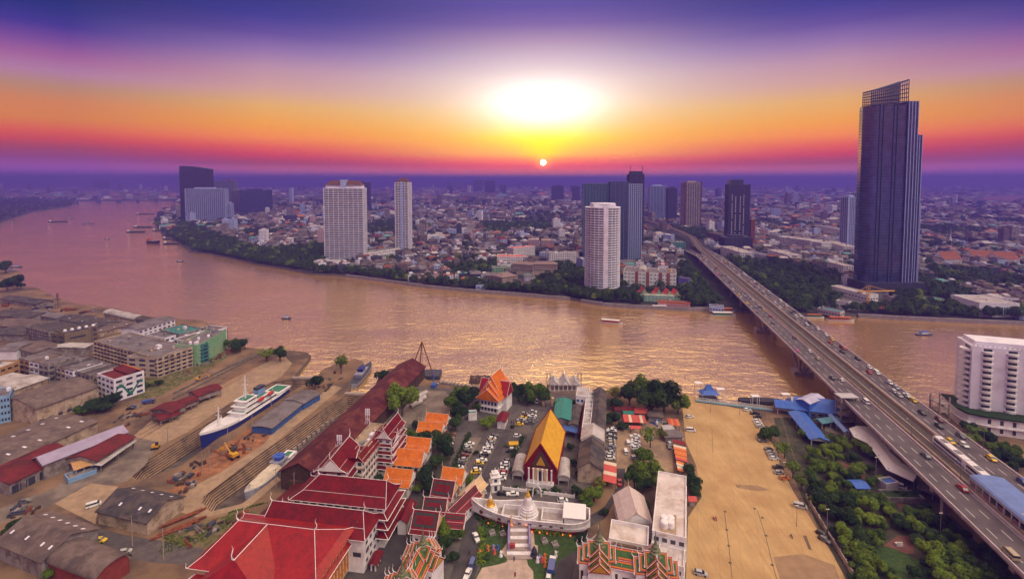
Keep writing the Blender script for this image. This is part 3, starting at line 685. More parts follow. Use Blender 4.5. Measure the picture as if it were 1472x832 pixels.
def flatblock(name,label,cat,p0,p1,p2,h,wall,roof=None,group=None,z=0,floors=0,cols=0,colsw=0,ledge=None,glass=None,parapet=.8,balc=0,stuff_on=0,wh=1.4,arch=None):
 A,B,C_=(P(*p,h)for p in(p0,p1,p2));c,rz,L,W=local_frame(A,B,C_)
 t_=thing(name,label,cat,(c.x,c.y,z),rz,group);hl,hw,h=L/2,W/2,h-z
 q=MB();q.prism(rect(L,W),0,h);q.build('wall',wall,t_,True)
 q=MB()
 for(a,b_,c_,d_)in((-hl-.05,hl+.05,-hw-.05,-hw+.25),(-hl-.05,hl+.05,hw-.25,hw+.05),(-hl-.05,-hl+.25,-hw+.25,hw-.25),(hl-.25,hl+.05,-hw+.25,hw-.25)):q.box(a,b_,c_,d_,h-.15,h+parapet)
 q.build('parapet',ledge or wall,t_,True)
 q=MB();q.box(-hl+.25,hl-.25,-hw+.25,hw-.25,h-.1,h+.12);q.build('roof',roof or m_grey,t_,True)
 if floors:
  dz=h/floors;cols=cols or max(2,int(L/3.4));colsw=colsw or max(2,int(W/3.4))
  for i in range(floors):
   z0_=i*dz+dz*.32;z1_=z0_+min(wh,dz*.52)
   for s in(-1,1):
    for k in range(cols):
     x=-hl+L*(k+.5)/cols;ww=L/cols*.30;q=MB();q.box(x-ww,x+ww,s*hw-.06,s*hw+.06,z0_,z1_);q.build('window',glass or m_glass,t_,True)
    for k in range(colsw):
     y=-hw+W*(k+.5)/colsw;ww=W/colsw*.30;q=MB();q.box(s*hl-.06,s*hl+.06,y-ww,y+ww,z0_,z1_);q.build('window',glass or m_glass,t_,True)
   if i and(ledge or balc):
    q=MB();q.prism(rect(L+.5+2*balc,W+.5+(0 if balc==0 else .6)),i*dz-.14,i*dz+.14);q.build('ledge',ledge or wall,t_,True)
 for k in range(stuff_on):
  x,y=R.uniform(-hl*.8,hl*.8),R.uniform(-hw*.6,hw*.6);s=R.uniform(.8,2.2)
  q=MB();(q.box(x-s,x+s,y-s*.6,y+s*.6,h+.1,h+.1+R.uniform(1,2.6))if k%2 else q.lathe((x,y,h+.1),[(1,0),(1,1.6),(.6,1.9)],10));q.build('water_tank' if k%2==0 else 'roof_shed',R.choice([m_grey,m_white,m_beige]),t_,True)
 t_['h']=h;return t_
# ================================================================ road bridge and rail viaduct
BZ=13.0
BA=Vector((.217,1)).normalized();BN=Vector((BA.y,-BA.x))
BO=Vector((121.0,0))
def BP(s,u,z=BZ):
 p=BO+BA*s+BN*u;return Vector((p.x,p.y,z))
m_asph=mat('asphalt',(.105,.086,.096),.85,.25,.15,dirt=(.135,.11,.12),dscale=.06,streak=(1.2,.06,1,.30))
m_conc=mat('bridge_concrete',(.34,.27,.24),.85,.2,.4)
m_par=mat('parapet_concrete',(.55,.46,.48),.8,.15,.4)
m_line=mat('lane_paint',(.75,.72,.70),.7,.1,1)
m_steel=mat('steel_grey',(.16,.15,.17),.5,.2,1,metal=.3)
bridge=thing('road_bridge','long concrete road bridge with two carriageways crossing the river','bridge',tuple(BP(300,19,0)))
def sweep(mb,path,prof):
 """path: list of (point, right vector); prof: ring of (u, z) offsets"""
 n_=len(prof);vs=[]
 for p,r_ in path:vs+=[(p.x+r_.x*u,p.y+r_.y*u,p.z+z)for u,z in prof]
 fs=[]
 for i in range(len(path)-1):
  for k in range(n_):fs.append((i*n_+k,i*n_+(k+1)%n_,(i+1)*n_+(k+1)%n_,(i+1)*n_+k))
 fs+=[tuple(range(n_))[::-1],tuple(range((len(path)-1)*n_,len(path)*n_))]
 mb.mesh(vs,fs)
S0,S1=-60,905
def straight(u,s0=S0,s1=S1,n=2,z=BZ):
 return[(BP(s0+(s1-s0)*i/n,u,z),BN)for i in range(n+1)]
for(u0,u1,s1)in((0,12.6,880),(25.6,38,960)):
 pth=straight(u0,S0,780,4)+[(BP(s_,u0,BZ-(s_-780)*(BZ-1)/(s1+60-780)),BN)for s_ in(820,s1,s1+60)]
 w_=u1-u0
 q=MB();sweep(q,pth,[(0,0),(w_,0),(w_,-.7),(w_*.72,-2.0),(w_*.28,-2.0),(0,-.7)][::-1]);q.build('deck',m_conc,bridge)
 q=MB();sweep(q,[(p+Vector((0,0,.004)),r_)for p,r_ in pth],[(.45,0),(w_-.45,0),(w_-.45,.02),(.45,.02)]);dk=q.build('road_surface',m_asph,bridge)
 for uu in(0,w_-.4):
  q=MB();sweep(q,pth,[(uu,0),(uu+.4,0),(uu+.4,1.0),(uu,1.0)]);pa=q.build('parapet',m_par,bridge)
 q=MB()
 for uu in(w_/3,2*w_/3):
  for k in range(0,80):
   s_=S0+k*10.5;p=[BP(s_,u0+uu-.09,BZ+.03),BP(s_,u0+uu+.09,BZ+.03),BP(s_+5,u0+uu+.09,BZ+.03),BP(s_+5,u0+uu-.09,BZ+.03)];q.face(p[::-1])
 q.build('lane_marking',m_line,bridge)
 q=MB()
 for uu in(.8,w_-.8):
  q.face([BP(S0,u0+uu+.08,BZ+.03),BP(S0,u0+uu-.08,BZ+.03),BP(780,u0+uu-.08,BZ+.03),BP(780,u0+uu+.08,BZ+.03)][::-1])
 q.build('edge_line',m_line,bridge)
def sy(py,px_,z):return P(px_,py,z)
def s_of(p):return(Vector(p[:2])-BO).dot(BA)
VP=[s_of(P(1172,538,WZ)),s_of(P(1105,477,WZ))]
gap=VP[1]-VP[0]
for s_ in VP:
 for u0 in(0,25.5):
  q=MB()
  for k in(-1,1):
   q.bar(BP(s_+k*8,u0+2.2,BZ-1.9),BP(s_+k*1.5,u0+4.5,WZ+2),.9,n=6);q.bar(BP(s_+k*8,u0+10.4,BZ-1.9),BP(s_+k*1.5,u0+8,WZ+2),.9,n=6)
  q.bar(BP(s_-8,u0+2.2,BZ-1.7),BP(s_-8,u0+10.4,BZ-1.7),.6);q.bar(BP(s_+8,u0+2.2,BZ-1.7),BP(s_+8,u0+10.4,BZ-1.7),.6)
  q.obox(BP(s_,u0+6.3),BA,4.5,6,WZ-3,WZ+2.4);q.build('river_pier',m_conc,bridge)
for s_ in[-10,30,70,110,150,190,228,VP[0]-gap*.62,VP[1]+gap*.8]+[VP[1]+gap*.8+45*k for k in range(1,7)]:
 if VP[0]-10<s_<VP[1]+gap*.7:continue
 for u0 in(0,25.5):
  q=MB();q.obox(BP(s_,u0+6.2),BN,1.3,.9,-1,BZ-3);q.obox(BP(s_,u0+6.2),BN,5.0,1.0,BZ-3.2,BZ-1.9);q.build('pier',m_conc,bridge)
def lamp(s_,u,arm,label):
 p=BP(s_,u,BZ)
 t_=thing('street_lamp',label,'street lamp',tuple(p),math.atan2(BN.y,BN.x),'street lamps on the bridge')
 q=MB();q.bar((0,0,0),(0,0,8.5),.12,n=6,r2=.08);q.build('pole',m_steel,t_,True)
 q=MB();q.bar((0,0,8.4),(arm,0,9),.07,n=5);q.build('arm',m_steel,t_,True)
 q=MB();q.box(min(arm,arm*1.35),max(arm,arm*1.35),-.15,.15,8.9,9.1);q.build('lamp_head',m_lamp,t_,True)
for k in range(13):
 lamp(128+k*33,13.0,-1.6,f"{ordw(k+1)} grey lamp post from the station along the rail side of the bridge")
for k in range(12):
 lamp(150+k*36,37.8,-1.6,f"{ordw(k+1)} grey lamp post from the hotel along the outer parapet of the bridge")
rc=[BP(S0,19.1),BP(150,19.1),BP(420,19.1),BP(700,19.1),BP(860,19.1),P(995,341,BZ),P(978,333,BZ),P(958,325.5,BZ),P(940,320,BZ),P(925,316.5,BZ),P(905,313,BZ)]
def rights(ps):
 out=[]
 for i,p in enumerate(ps):
  d=(ps[min(i+1,len(ps)-1)]-ps[max(i-1,0)]).to_2d().normalized();out.append((p,Vector((d.y,-d.x,0))))
 return out
rp=rights(rc)
via=thing('rail_viaduct','elevated rail viaduct between the two bridge carriageways curving off into the city','viaduct',tuple(BP(300,19,0)))
m_track=mat('track_bed',(.10,.075,.06),.9,.3,.5);m_viaw=mat('viaduct_wall',(.42,.31,.23),.8,.2,.3)
q=MB();sweep(q,rp,[(-5.4,0),(5.4,0),(5.4,-.5),(2.5,-2.2),(-2.5,-2.2),(-5.4,-.5)][::-1]);q.build('deck',m_conc,via)
q=MB();sweep(q,rp,[(-4.9,.01),(4.9,.01),(4.9,.06),(-4.9,.06)]);q.build('track_bed',m_track,via)
for u in(-5.4,5.0):
 q=MB();sweep(q,rp,[(u,0),(u+.4,0),(u+.4,1.5),(u,1.5)]);q.build('side_wall',m_viaw,via)
for u in(-3.1,-1.6,1.6,3.1):
 q=MB();sweep(q,rp,[(u-.12,.06),(u+.12,.06),(u+.12,.28),(u-.12,.28)]);q.build('rail',m_steel,via)
q=MB();sweep(q,rp,[(-.35,.06),(.35,.06),(.35,.5),(-.35,.5)]);q.build('cable_duct',m_conc,via)
for i in range(22):
 s_=10+i*40
 if VP[0]-8<s_<VP[1]+gap*.6 and not any(abs(s_-v)<20 for v in VP):continue
 q=MB();p=BP(s_,19.1);q.obox(p,BN,1.1,1.1,-3,BZ-2.3);q.build('pier',m_conc,via)
m_tr=mat('train_white',(.78,.74,.76),.35,.05,1,spec=.5);m_trb=mat('train_blue',(.05,.12,.42),.4)
train=thing('train','white and blue metro train pulling out of the bridge station','train',tuple(BP(118,21.4,BZ)),math.atan2(BA.y,BA.x))
s_head=s_of(P(1342,628,BZ+2.5))-118
for k in range(3):
 x1=s_head-k*21;x0=x1-20.4
 if x0+118<62:break
 q=MB();nose=1.2 if k==0 else .1
 loftx(q,[(x0,1.35,.5,3.6),(x0+.1,1.5,.4,3.85),(x1-nose,1.5,.4,3.85),(x1,1.3,.6,3.1)]);q.build('carriage',m_tr,train,True);cr_=train.children[-1]
 q=MB();[q.box(x0+1,x1-1.4,s*1.5-.03,s*1.5+.03,1.9,2.9)for s in(-1,1)];q.build('window_band',m_cg,cr_,True)
 q=MB();[q.box(x0+.5,x1-1.4,s*1.5-.04,s*1.5+.04,.55,1.0)for s in(-1,1)];q.build('livery_stripe',m_trb,cr_,True)
 for j in range(2):
  q=MB();q.box(x0+4+j*9,x0+7+j*9,-.9,.9,3.83,4.1);q.build('air_unit',m_grey,cr_,True)
m_broof=mat('blue_station_roof',(.16,.24,.52),.5,.12,.3);m_stw=mat('station_white',(.50,.47,.50),.7,.1,.3)
sA=s_of(P(1398,684,BZ+5));sB=-40
st=thing('rail_station','elevated rail station with long pale blue roof between the carriageways','station',tuple(BP(sA,19.1,BZ)),math.atan2(-BA.y,-BA.x))
Ls=sA-sB
q=MB();n_=6;pr=[(-5.8*math.cos(math.pi*k/n_),5.0+1.1*math.sin(math.pi*k/n_))for k in range(n_+1)]
prr=pr+[(y,z-.25)for y,z in pr[::-1]];m_=len(prr)
q.mesh([(0,y,z)for y,z in prr]+[(Ls,y,z)for y,z in prr],[(i,(i+1)%m_,m_+(i+1)%m_,m_+i)for i in range(m_)]+[tuple(range(m_))[::-1],tuple(range(m_,2*m_))]);q.build('roof',m_broof,st,True)
for s in(-1,1):
 q=MB();q.box(0,Ls,s*5.6-.15,s*5.6+.15,.0,1.4);q.build('side_wall',m_viaw,st,True)
 q=MB();q.box(0,Ls,s*5.5-.14,s*5.5+.14,4.0,5.1);q.build('fascia',m_stw,st,True)
 q=MB();q.box(0,Ls,min(s*3.3,s*5.3),max(s*3.3,s*5.3),.05,1.15);q.build('platform',m_conc,st,True)
 for k in range(int(Ls/3.4)):
  q=MB();q.box(k*3.4,k*3.4+.35,s*5.6-.2,s*5.6+.2,1.4,4.1);q.build('column',m_stw,st,True)
 for k in range(int(Ls/6.8)):
  q=MB();q.box(1+k*6.8,3.4+k*6.8,s*5.6-.12,s*5.6+.12,1.6,3.0);q.build('advert_panel',mat('advert',(.22,.10,.14),.5,.6,.7),st,True)
q=MB();q.box(-.3,0,-5.4,5.4,3.9,5.4);q.build('end_fascia',m_stw,st,True)
def C6(x,y):return(1000+x/3.12,380+y/3.12)
def C7(x,y):return(1104+x/3.06,560+y/3.06)
bh=math.atan2(BA.y,BA.x)
EAST=[('car','white',C6(575,315)),('car','white',C6(497,268)),('car','black',C6(525,262)),('car','white',C6(540,288)),('car','silver',C6(475,240)),('car','white',C6(452,232)),('car','white',C6(420,185)),('van','white',C6(404,166)),
('car','red',C6(608,350)),('car','yellow',C6(632,337)),('car','maroon',C6(650,369)),('car','red',C6(682,376)),('car','black',C6(672,391)),('car','black',C6(717,421)),('car','white',C6(795,461)),('van','white',C6(828,486)),('car','red',C6(771,482)),
('car','blue',C6(799,484)),('car','white',C6(855,527)),('car','white',C6(880,567)),('car','silver',C6(915,551)),('car','silver',C6(932,587)),('car','yellow',C6(985,608)),('car','black',C6(1028,665)),('car','maroon',C6(1095,695)),('car','black',C6(1082,722)),
('car','grey',C6(1180,766)),('car','yellow',C7(814,226)),('car','white',C7(864,240)),('car','yellow',C7(973,299)),('car','white',C7(1048,419)),('car','blue',C7(1103,403)),('car','white',C7(548,7)),('pickup','white',C7(596,24))]
WEST=[('car','maroon',C6(433,327)),('car','white',C6(500,387)),('car','beige',C6(557,421)),('car','black',C6(625,508)),('car','white',C6(665,517)),('car','white',C6(775,616)),('car','red',C6(335,231)),('car','grey',C6(290,190)),('pickup','white',C6(275,186)),('car','grey',C6(225,130)),('car','silver',C6(250,150)),
('van','white',C7(444,52)),('car','red',C7(845,430)),('car','grey',C7(686,287)),('van','beige',C7(1085,724)),('car','pink',C6(455,385)),('car','grey',C6(350,262))]
def on_bridge(lst,u0,side):
 fixed=[]
 for(k,c,(x,y))in lst:
  p=P(x,y,BZ+.7);s_=s_of(p);u=(Vector(p[:2])-BO).dot(BN)-u0;lane=min(2,max(0,round((u-2.3)/4.0)));fixed.append((s_,lane,k,c))
 return fixed
for side,lst,u0,far in(('hotel-side',EAST,25.6,46),('pier-side',WEST,0,34)):
 cs=on_bridge(lst,u0,side);smax=395 if side=='hotel-side' else 430;tries=0;added=0
 while added<far and tries<900:
  tries+=1;s_=R.uniform(smax,800);ln=R.randrange(3)
  if all(abs(s_-c[0])>8 or c[1]!=ln for c in cs):cs.append((s_,ln,R.choice(['car','car','car','van','pickup']),pickcol()));added+=1
 cs.sort()
 for i,(s_,ln,k,c)in enumerate(cs):
  u=u0+2.4+ln*3.95;p=BP(s_,u)
  car(k,c,p.x,p.y,bh+(math.pi if side=='hotel-side' else 0),f"{c} {NAMES[k]}, {ordw(i+1)} from the near end of the {side} carriageway",f'traffic on the {side} carriageway',z=BZ+.03,s=1.12)
# ================================================================ warehouses and blocks of the near left bank
def A(x,y):return(x/3.06,560+y/3.06)
def G(x,y):return(x/3.06,360+y/3.06)
def Cc(x,y):return(250+x/3.06,480+y/3.06)
def D(x,y):return(368+x/3.06,560+y/3.06)
def E4(x,y):return(620+x/3.06,560+y/3.06)
def E5(x,y):return(860+x/3.06,560+y/3.06)
m_rfbrown=mat('weathered_brown_roof',(.17,.125,.11),.9,.25,.3,dirt=(.10,.075,.07),dscale=.12,streak=(.9,.9,.2,.45))
m_rfdark=mat('dark_sheet_roof',(.06,.055,.062),.8,.3,.3,dirt=(.12,.09,.08),dscale=.15,streak=(.9,.9,.2,.45))
m_rfgrey=mat('grey_sheet_roof',(.20,.175,.19),.85,.25,.3,dirt=(.12,.10,.10),dscale=.15,streak=(.9,.9,.2,.45))
m_rfpale=mat('pale_sheet_roof',(.50,.46,.46),.8,.18,.3,dirt=(.30,.25,.23),dscale=.15,streak=(.9,.9,.2,.45))
m_rfred=mat('dark_red_sheet_roof',(.16,.018,.020),.75,.3,.3,dirt=(.075,.015,.015),dscale=.15,streak=(.9,.9,.2,.45))
m_rflav=mat('lavender_sheet_roof',(.36,.31,.44),.7,.12,.3)
m_wbeige=mat('stained_beige_wall',(.50,.39,.29),.9,.18,.4,dirt=(.26,.19,.14),dscale=.25)
m_wgrey=mat('stained_grey_wall',(.30,.26,.25),.9,.25,.4,dirt=(.15,.12,.11),dscale=.25)
m_wblue=mat('pale_blue_wall',(.22,.38,.60),.8,.12,.4)
m_wteal=mat('teal_wall',(.05,.20,.19),.8,.2,.4)
m_wgreen=mat('mint_green_wall',(.20,.43,.24),.85,.14,.3,dirt=(.30,.42,.24),dscale=.12)
m_worange=mat('ochre_wall',(.42,.24,.09),.85,.2,.4)
m_wood=mat('dark_timber',(.085,.05,.035),.9,.3,1)
m_rust=mat('rusty_metal',(.22,.07,.035),.9,.35,1)
m_asr=mat('dark_red_wall',(.25,.05,.04),.8,.2,.4)
wh='warehouses and sheds of the near bank'
gable('warehouse','beige walled warehouse with dark roof slope and skylights beside the dry dock heads','warehouse',A(805,470),A(645,583),A(428,532),5.2,8.8,m_rfdark,m_wbeige,wh,bays=5,sky=5,over=.6)
gable('warehouse','brown roofed warehouse with two rows of skylights next to a bushy tree','warehouse',A(422,605),A(182,757),A(-20,670),6,9.6,m_rfbrown,m_wgrey,wh,bays=5,sky=6)
gable('warehouse','rounded brown roof warehouse with red edge at the yard corner','warehouse',A(595,745),A(425,838),A(207,757),5,7.8,m_rfbrown,m_asr,wh,barrel=True,bays=4)
gable('warehouse','long shed with dark red roof and open timber front beside the yard road','warehouse',A(-60,352),A(42,415),A(330,275),5,7.6,m_rfred,m_wgrey,wh,bays=8,doors=5)
gable('warehouse','lavender roofed long shed behind the dark red market hall','warehouse',A(85,325),A(190,330),A(560,186),7,9.0,m_rflav,m_wgrey,wh,bays=6)
gable('warehouse','dark red roofed loading hall with white canopy along its open side','warehouse',A(335,280),A(425,311),A(592,208),5.4,7.4,m_rfred,m_wgrey,wh,openbelow=3.0)
gable('loading_canopy','white sloping canopy roof on posts along the loading hall','canopy',A(418,318),A(445,332),A(595,226),3.4,3.7,m_rfpale,m_wgrey,None,openbelow=3.1)
gable('fabric_awning','orange and white striped awning beside the blue open stage','awning',A(305,322),A(330,352),A(408,325),3.6,4.8,mat('awning_orange',(.55,.30,.12),.8,.3,2),m_wblue,None,openbelow=3.3)
flatblock('market_stand','pale blue open platform with low walls in the yard','stand',A(262,382),A(300,398),A(425,352),1.6,m_wblue,m_wgrey,None,parapet=.5)
gable('warehouse','flat grey roofed depot with scattered pale skylights beside the blue building','warehouse',A(-90,250),A(-30,352),A(430,140),6,7.6,m_rfbrown,m_wbeige,wh,bays=9,sky=7)
flatblock('apartment_building','bright pale blue rendered building with small windows at the edge of the yard','building',A(-120,20),A(-30,42),A(42,28),14,m_wblue,m_rfgrey,None,floors=4,cols=5,stuff_on=2)
gable('factory_hall','large beige factory hall with buttressed side wall and brown grey roof','factory',G(28,650),G(160,697),G(435,598),9,12.5,m_rfbrown,m_wbeige,wh,bays=7,winrows=1,wmat=m_dgrey)
gable('warehouse','long pale roofed shed behind the factory hall','warehouse',G(-60,600),G(-10,640),G(212,562),5.5,7,m_rfpale,m_wbeige,wh,bays=6)
gable('warehouse','second pale roofed shed with rust streaks behind the first','warehouse',G(-60,572),G(-10,598),G(110,548),5.5,7,m_rfpale,m_wgrey,wh)
flatblock('office_building','ochre and orange office block with dark window strip near the pale sheds','building',G(-60,478),G(-2,520),G(85,490),11,m_worange,m_rfpale,None,floors=3,stuff_on=1)
def shoprow(pa,pb,back,n,h,wh_,labs,mats_,roofs):
 a,b_=Vector(pa),Vector(pb)
 for i in range(n):
  p=a.lerp(b_,i/n+.001);q_=a.lerp(b_,(i+1)/n-.001);bk=(p[0]+back[0],p[1]+back[1])
  hh=h+((i*37)%5-2)*.35
  flatblock('shophouse',labs(i),'shophouse',bk,tuple(p),tuple(q_),hh,mats_[i%len(mats_)],roofs[i%len(roofs)],wh_,floors=3,cols=2,colsw=4,ledge=m_wgrey,stuff_on=1 if i%2 else 0,balc=.25,glass=m_dgrey)
cols_=['ochre','grey','white','beige','stained grey','pale','grey','dull beige']
shoprow(G(85,478),G(212,505),(22,-14),3,11,'shophouse rows',lambda i:f"{['ochre','white','blue trimmed'][i]} three storey shophouse, {ordw(i+1)} of the short row above the factory hall",[m_worange,m_white,m_wgrey],[m_rfgrey,m_rfbrown])
shoprow(G(214,500),G(428,560),(28,-16),6,10.5,'shophouse rows',lambda i:f"grey roofed narrow shophouse, {ordw(i+1)} along the row ending at the mural building",[m_wgrey,m_wbeige,m_white,m_wgrey],[m_rfgrey,m_rfdark,m_rfgrey])
mb_=flatblock('apartment_building','white corner building with red and orange roof and a green dragon mural','building',G(540,500),G(428,545),G(500,572),13,m_white,m_rfred,None,floors=4,cols=4,colsw=3)
def sub_gable(par,x0,x1,y0,y1,z0,z1,mt,name='roof_slope'):
 q=MB();q.mesh([(x0,y0,z0),(x1,y0,z0),(x1,y1,z1),(x0,y1,z1),(x0,y0,z0-.2),(x1,y0,z0-.2),(x1,y1,z1-.2),(x0,y1,z1-.2)],[(0,1,2,3),(4,7,6,5),(0,4,5,1),(1,5,6,2),(2,6,7,3),(3,7,4,0)]);return q.build(name,mt,par,True)
c_,rz_,L_,W_=local_frame(*(P(*p,13)for p in(G(540,500),G(428,545),G(500,572))))
sub_gable(mb_,-L_/2,L_/2,.0,W_*.30,14,15.4,m_rfred);sub_gable(mb_,-L_/2,L_/2,W_*.32,W_/2,15.2,13.9,mat('orange_roof',(.50,.14,.03),.8,.2,.5))
m_mural=mat('mural_green',(.03,.17,.13),.8,.3,.8)
q=MB();pts=[]
for i in range(60):
 t_=i/59;pts.append((-W_*.46+W_*.9*t_,5.5+3.4*math.sin(t_*8.5)*(1-.3*t_),1.1*(1-.75*abs(t_-.45))))
for i in range(59):
 (y0,z0,w0),(y1,z1,w1)=pts[i],pts[i+1];x=L_/2+.08
 q.face([(x,y0,z0-w0),(x,y1,z1-w1),(x,y1,z1+w1),(x,y0,z0+w0)])
 if i%4==0:q.face([(x+.01,y0,z0+w0),(x+.01,y1,z1+w1),(x+.01,(y0+y1)/2+.8,z1+w1+1.8)])
q.build('wall_mural',m_mural,mb_,True)
flatblock('apartment_building','long stained beige five storey apartment block with open corridors','building',G(590,368),G(412,402),G(690,476),13,m_wbeige,m_rfgrey,None,floors=5,cols=18,colsw=6,ledge=m_wbeige,balc=.3,stuff_on=7,glass=m_dgrey)
flatblock('apartment_building','beige end block with three rows of square windows beside the long apartment block','building',G(668,428),G(692,478),G(803,432),12.5,m_beige,m_rfgrey,None,floors=4,cols=6,colsw=3,stuff_on=3,glass=m_dgrey)
flatblock('apartment_building','dark roofed grey block with rows of windows on its long front','building',G(240,308),G(113,338),G(215,362),10,m_wgrey,m_rfdark,None,floors=4,cols=10,colsw=5,glass=m_dgrey)
wt=flatblock('apartment_building','brown box building with white ball tanks in a line on its roof','building',G(350,326),G(245,352),G(283,372),12,mat('taupe_wall',(.20,.15,.10),.85,.2,.4),m_rfdark,None,floors=2,cols=2,colsw=1,glass=m_dgrey)
flatblock('apartment_building','brown long wing beside the ball tank roof with two window rows','building',G(330,340),G(284,374),G(428,336),11,MATS['taupe_wall'],m_rfbrown,None,floors=3,cols=6,colsw=2,glass=m_dgrey)
for k in range(5):
 p=P(*G(286+k*31,355-k*6),13.2);q=MB();q.lathe((0,0,0),[(.3,0),(1.0,.5),(1.3,1.3),(1.0,2.1),(.2,2.6)],12);o=q.build('ball_tank',m_white);o.location=p-Vector((0,0,1.0));tag(o,f"white ball water tank, {ordw(k+1)} along the edge of the brown roof",'water tank','ball tanks on the brown roof')
gable('apartment_building','white building with long thin grey ridge roof near the water','building',G(562,335),G(610,350),G(772,298),10,11.5,m_rfgrey,m_white,None,winrows=3)
flatblock('apartment_building','white terraced house block with balconies behind the long apartment block','building',G(700,325),G(640,372),G(725,388),10,m_white,m_rfgrey,None,floors=3,cols=5,stuff_on=4,balc=.4)
flatblock('apartment_building','low house with dark green canopy roof among the terraced blocks','building',G(760,318),G(705,352),G(790,372),11,m_wgrey,m_wteal,None,floors=3,cols=5,stuff_on=2,balc=.4)
flatblock('apartment_building','pale terraced block with crowded roof structures before the green building','building',G(850,345),G(765,392),G(850,410),11.5,m_white,m_rfbrown,None,floors=4,cols=5,stuff_on=6,balc=.5)
gb=flatblock('apartment_building','mint green building with plain side wall and dark teal louvred front by the river','building',G(800,405),G(868,420),G(995,355),14,m_wgreen,m_rfgrey,None,floors=0,stuff_on=8,ledge=m_wgreen)
flatblock('apartment_building','dark teal fronted balcony wing attached before the mint green wall','building',G(845,395),G(803,412),G(866,424),13,m_wteal,m_rfgrey,None,floors=5,cols=4,ledge=m_wteal,balc=.5,glass=m_dgrey)
flatblock('apartment_building','low brown and white roofs mix between the green building and the river','building',G(870,325),G(850,352),G(930,362),10,m_white,m_rfbrown,None,floors=3,cols=4,stuff_on=6)
for i,(a,b_,c_,e,r_,rm,wm,lab,br)in enumerate([
(G(290,268),G(255,302),G(430,338),5,7,m_rfdark,m_wgrey,'wide black roofed shed near the river quay',False),
(G(560,300),G(600,322),G(430,362),4,4.6,m_rfbrown,m_wbeige,'long low beige wall shed behind the brown ball tank building',False),
(G(490,262),G(455,275),G(590,305),5,7.4,m_rfpale,m_wbeige,'barrel roofed pale shed at the quay edge',True),
(G(620,288),G(570,300),G(650,312),5,6.5,m_rfdark,m_wgrey,'small dark shed beside the pale barrel roof',False),
(G(60,195),G(0,212),G(160,238),4,6,m_rfdark,m_wgrey,'dark low shed by the small riverside yard',False),
(G(30,255),G(-40,285),G(130,298),4.5,6.5,m_rfdark,m_wgrey,'dark roofed storehouse under the yard crane',False),
(G(40,290),G(-40,325),G(110,345),4.5,6.5,m_rfbrown,m_wgrey,'brown roofed storehouse nearest the dark office block',False),
(G(180,262),G(120,275),G(250,300),4.5,6.2,m_rfgrey,m_wgrey,'grey roofed storehouse beside the yard crane foot',False),
(G(20,330),G(-40,370),G(105,372),5,7,m_rfdark,m_wgrey,'dark storehouse with long eaves above the ochre office',False),
(G(40,400),G(-20,440),G(70,440),7,9,m_rfgrey,m_white,'white walled storehouse with a grey roof above the ochre office',False),
(G(190,395),G(60,425),G(150,452),7,8.5,m_rfbrown,m_wgrey,'brown roofed house behind the first short shophouse row',False),
(G(320,455),G(160,440),G(205,420),6.5,8,m_rfpale,m_wgrey,'rust streaked pale roof behind the short shophouse row',False)]):
 gable('warehouse',lab,'warehouse',a,b_,c_,e,r_,rm,wm,wh,barrel=br,sky=3 if i<2 else 0)
for i,(a,b_,c_,e,r_,lab)in enumerate([
(Cc(60,258),Cc(105,275),Cc(210,238),5,6.4,'dark red roofed open shed nearest the dock entrance'),
(Cc(20,292),Cc(50,312),Cc(108,290),4.2,5.4,'small dark red shed in the middle of the three dock sheds'),
(Cc(-60,312),Cc(-10,345),Cc(52,312),5,6.4,'dark red roofed open shed furthest from the dock entrance'),
(A(650,118),A(705,135),A(790,105),3.4,4.2,'low lean-to shed on posts at the end of the dock sheds')]):
 gable('dock_shed',lab,'shed',a,b_,c_,e,r_,m_rfred,m_wgrey,'dock sheds with dark red roofs',openbelow=2.2)
gable('dock_shed','long weathered grey shed roof between the two dry docks','shed',Cc(358,393),Cc(432,414),Cc(572,302),3.4,4.2,m_rfgrey,mat('blue_tarp',(.05,.12,.35),.7,.3,1),'grey sheds between the docks',openbelow=0)
gable('dock_shed','sagging grey shed roof by the round tree between the dry docks','shed',Cc(500,283),Cc(570,305),Cc(645,262),3.8,4.8,m_rfgrey,MATS['blue_tarp'],'grey sheds between the docks')
m_rflong=mat('long_shed_red_roof',(.085,.012,.018),.8,.3,.2,dirt=(.15,.04,.03),dscale=.10,streak=(.9,.9,.2,.45))
LS=gable('ship_shed','very long dark red roofed shed running from the temple wall to the river','shed',(407.5,672),(459,683),(611,526.5),8,12.5,m_rflong,m_wood,None,over=.8,bays=24,trim=None)
flatblock('annex','rusty brown stall annex under the near gable of the long red shed','annex',Cc(490,612),Cc(505,655),Cc(620,650),4.5,m_wood,m_rust,None,floors=1,cols=5)
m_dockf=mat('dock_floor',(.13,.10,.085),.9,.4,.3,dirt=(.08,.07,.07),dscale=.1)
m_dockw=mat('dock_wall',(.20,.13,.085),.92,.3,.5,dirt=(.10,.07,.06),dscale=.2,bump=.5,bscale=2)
m_dockt=mat('dock_tread',(.46,.32,.21),.9,.2,.4,dirt=(.26,.18,.12),dscale=.2)  # step tops coloured lighter than the risers, light put into the colour
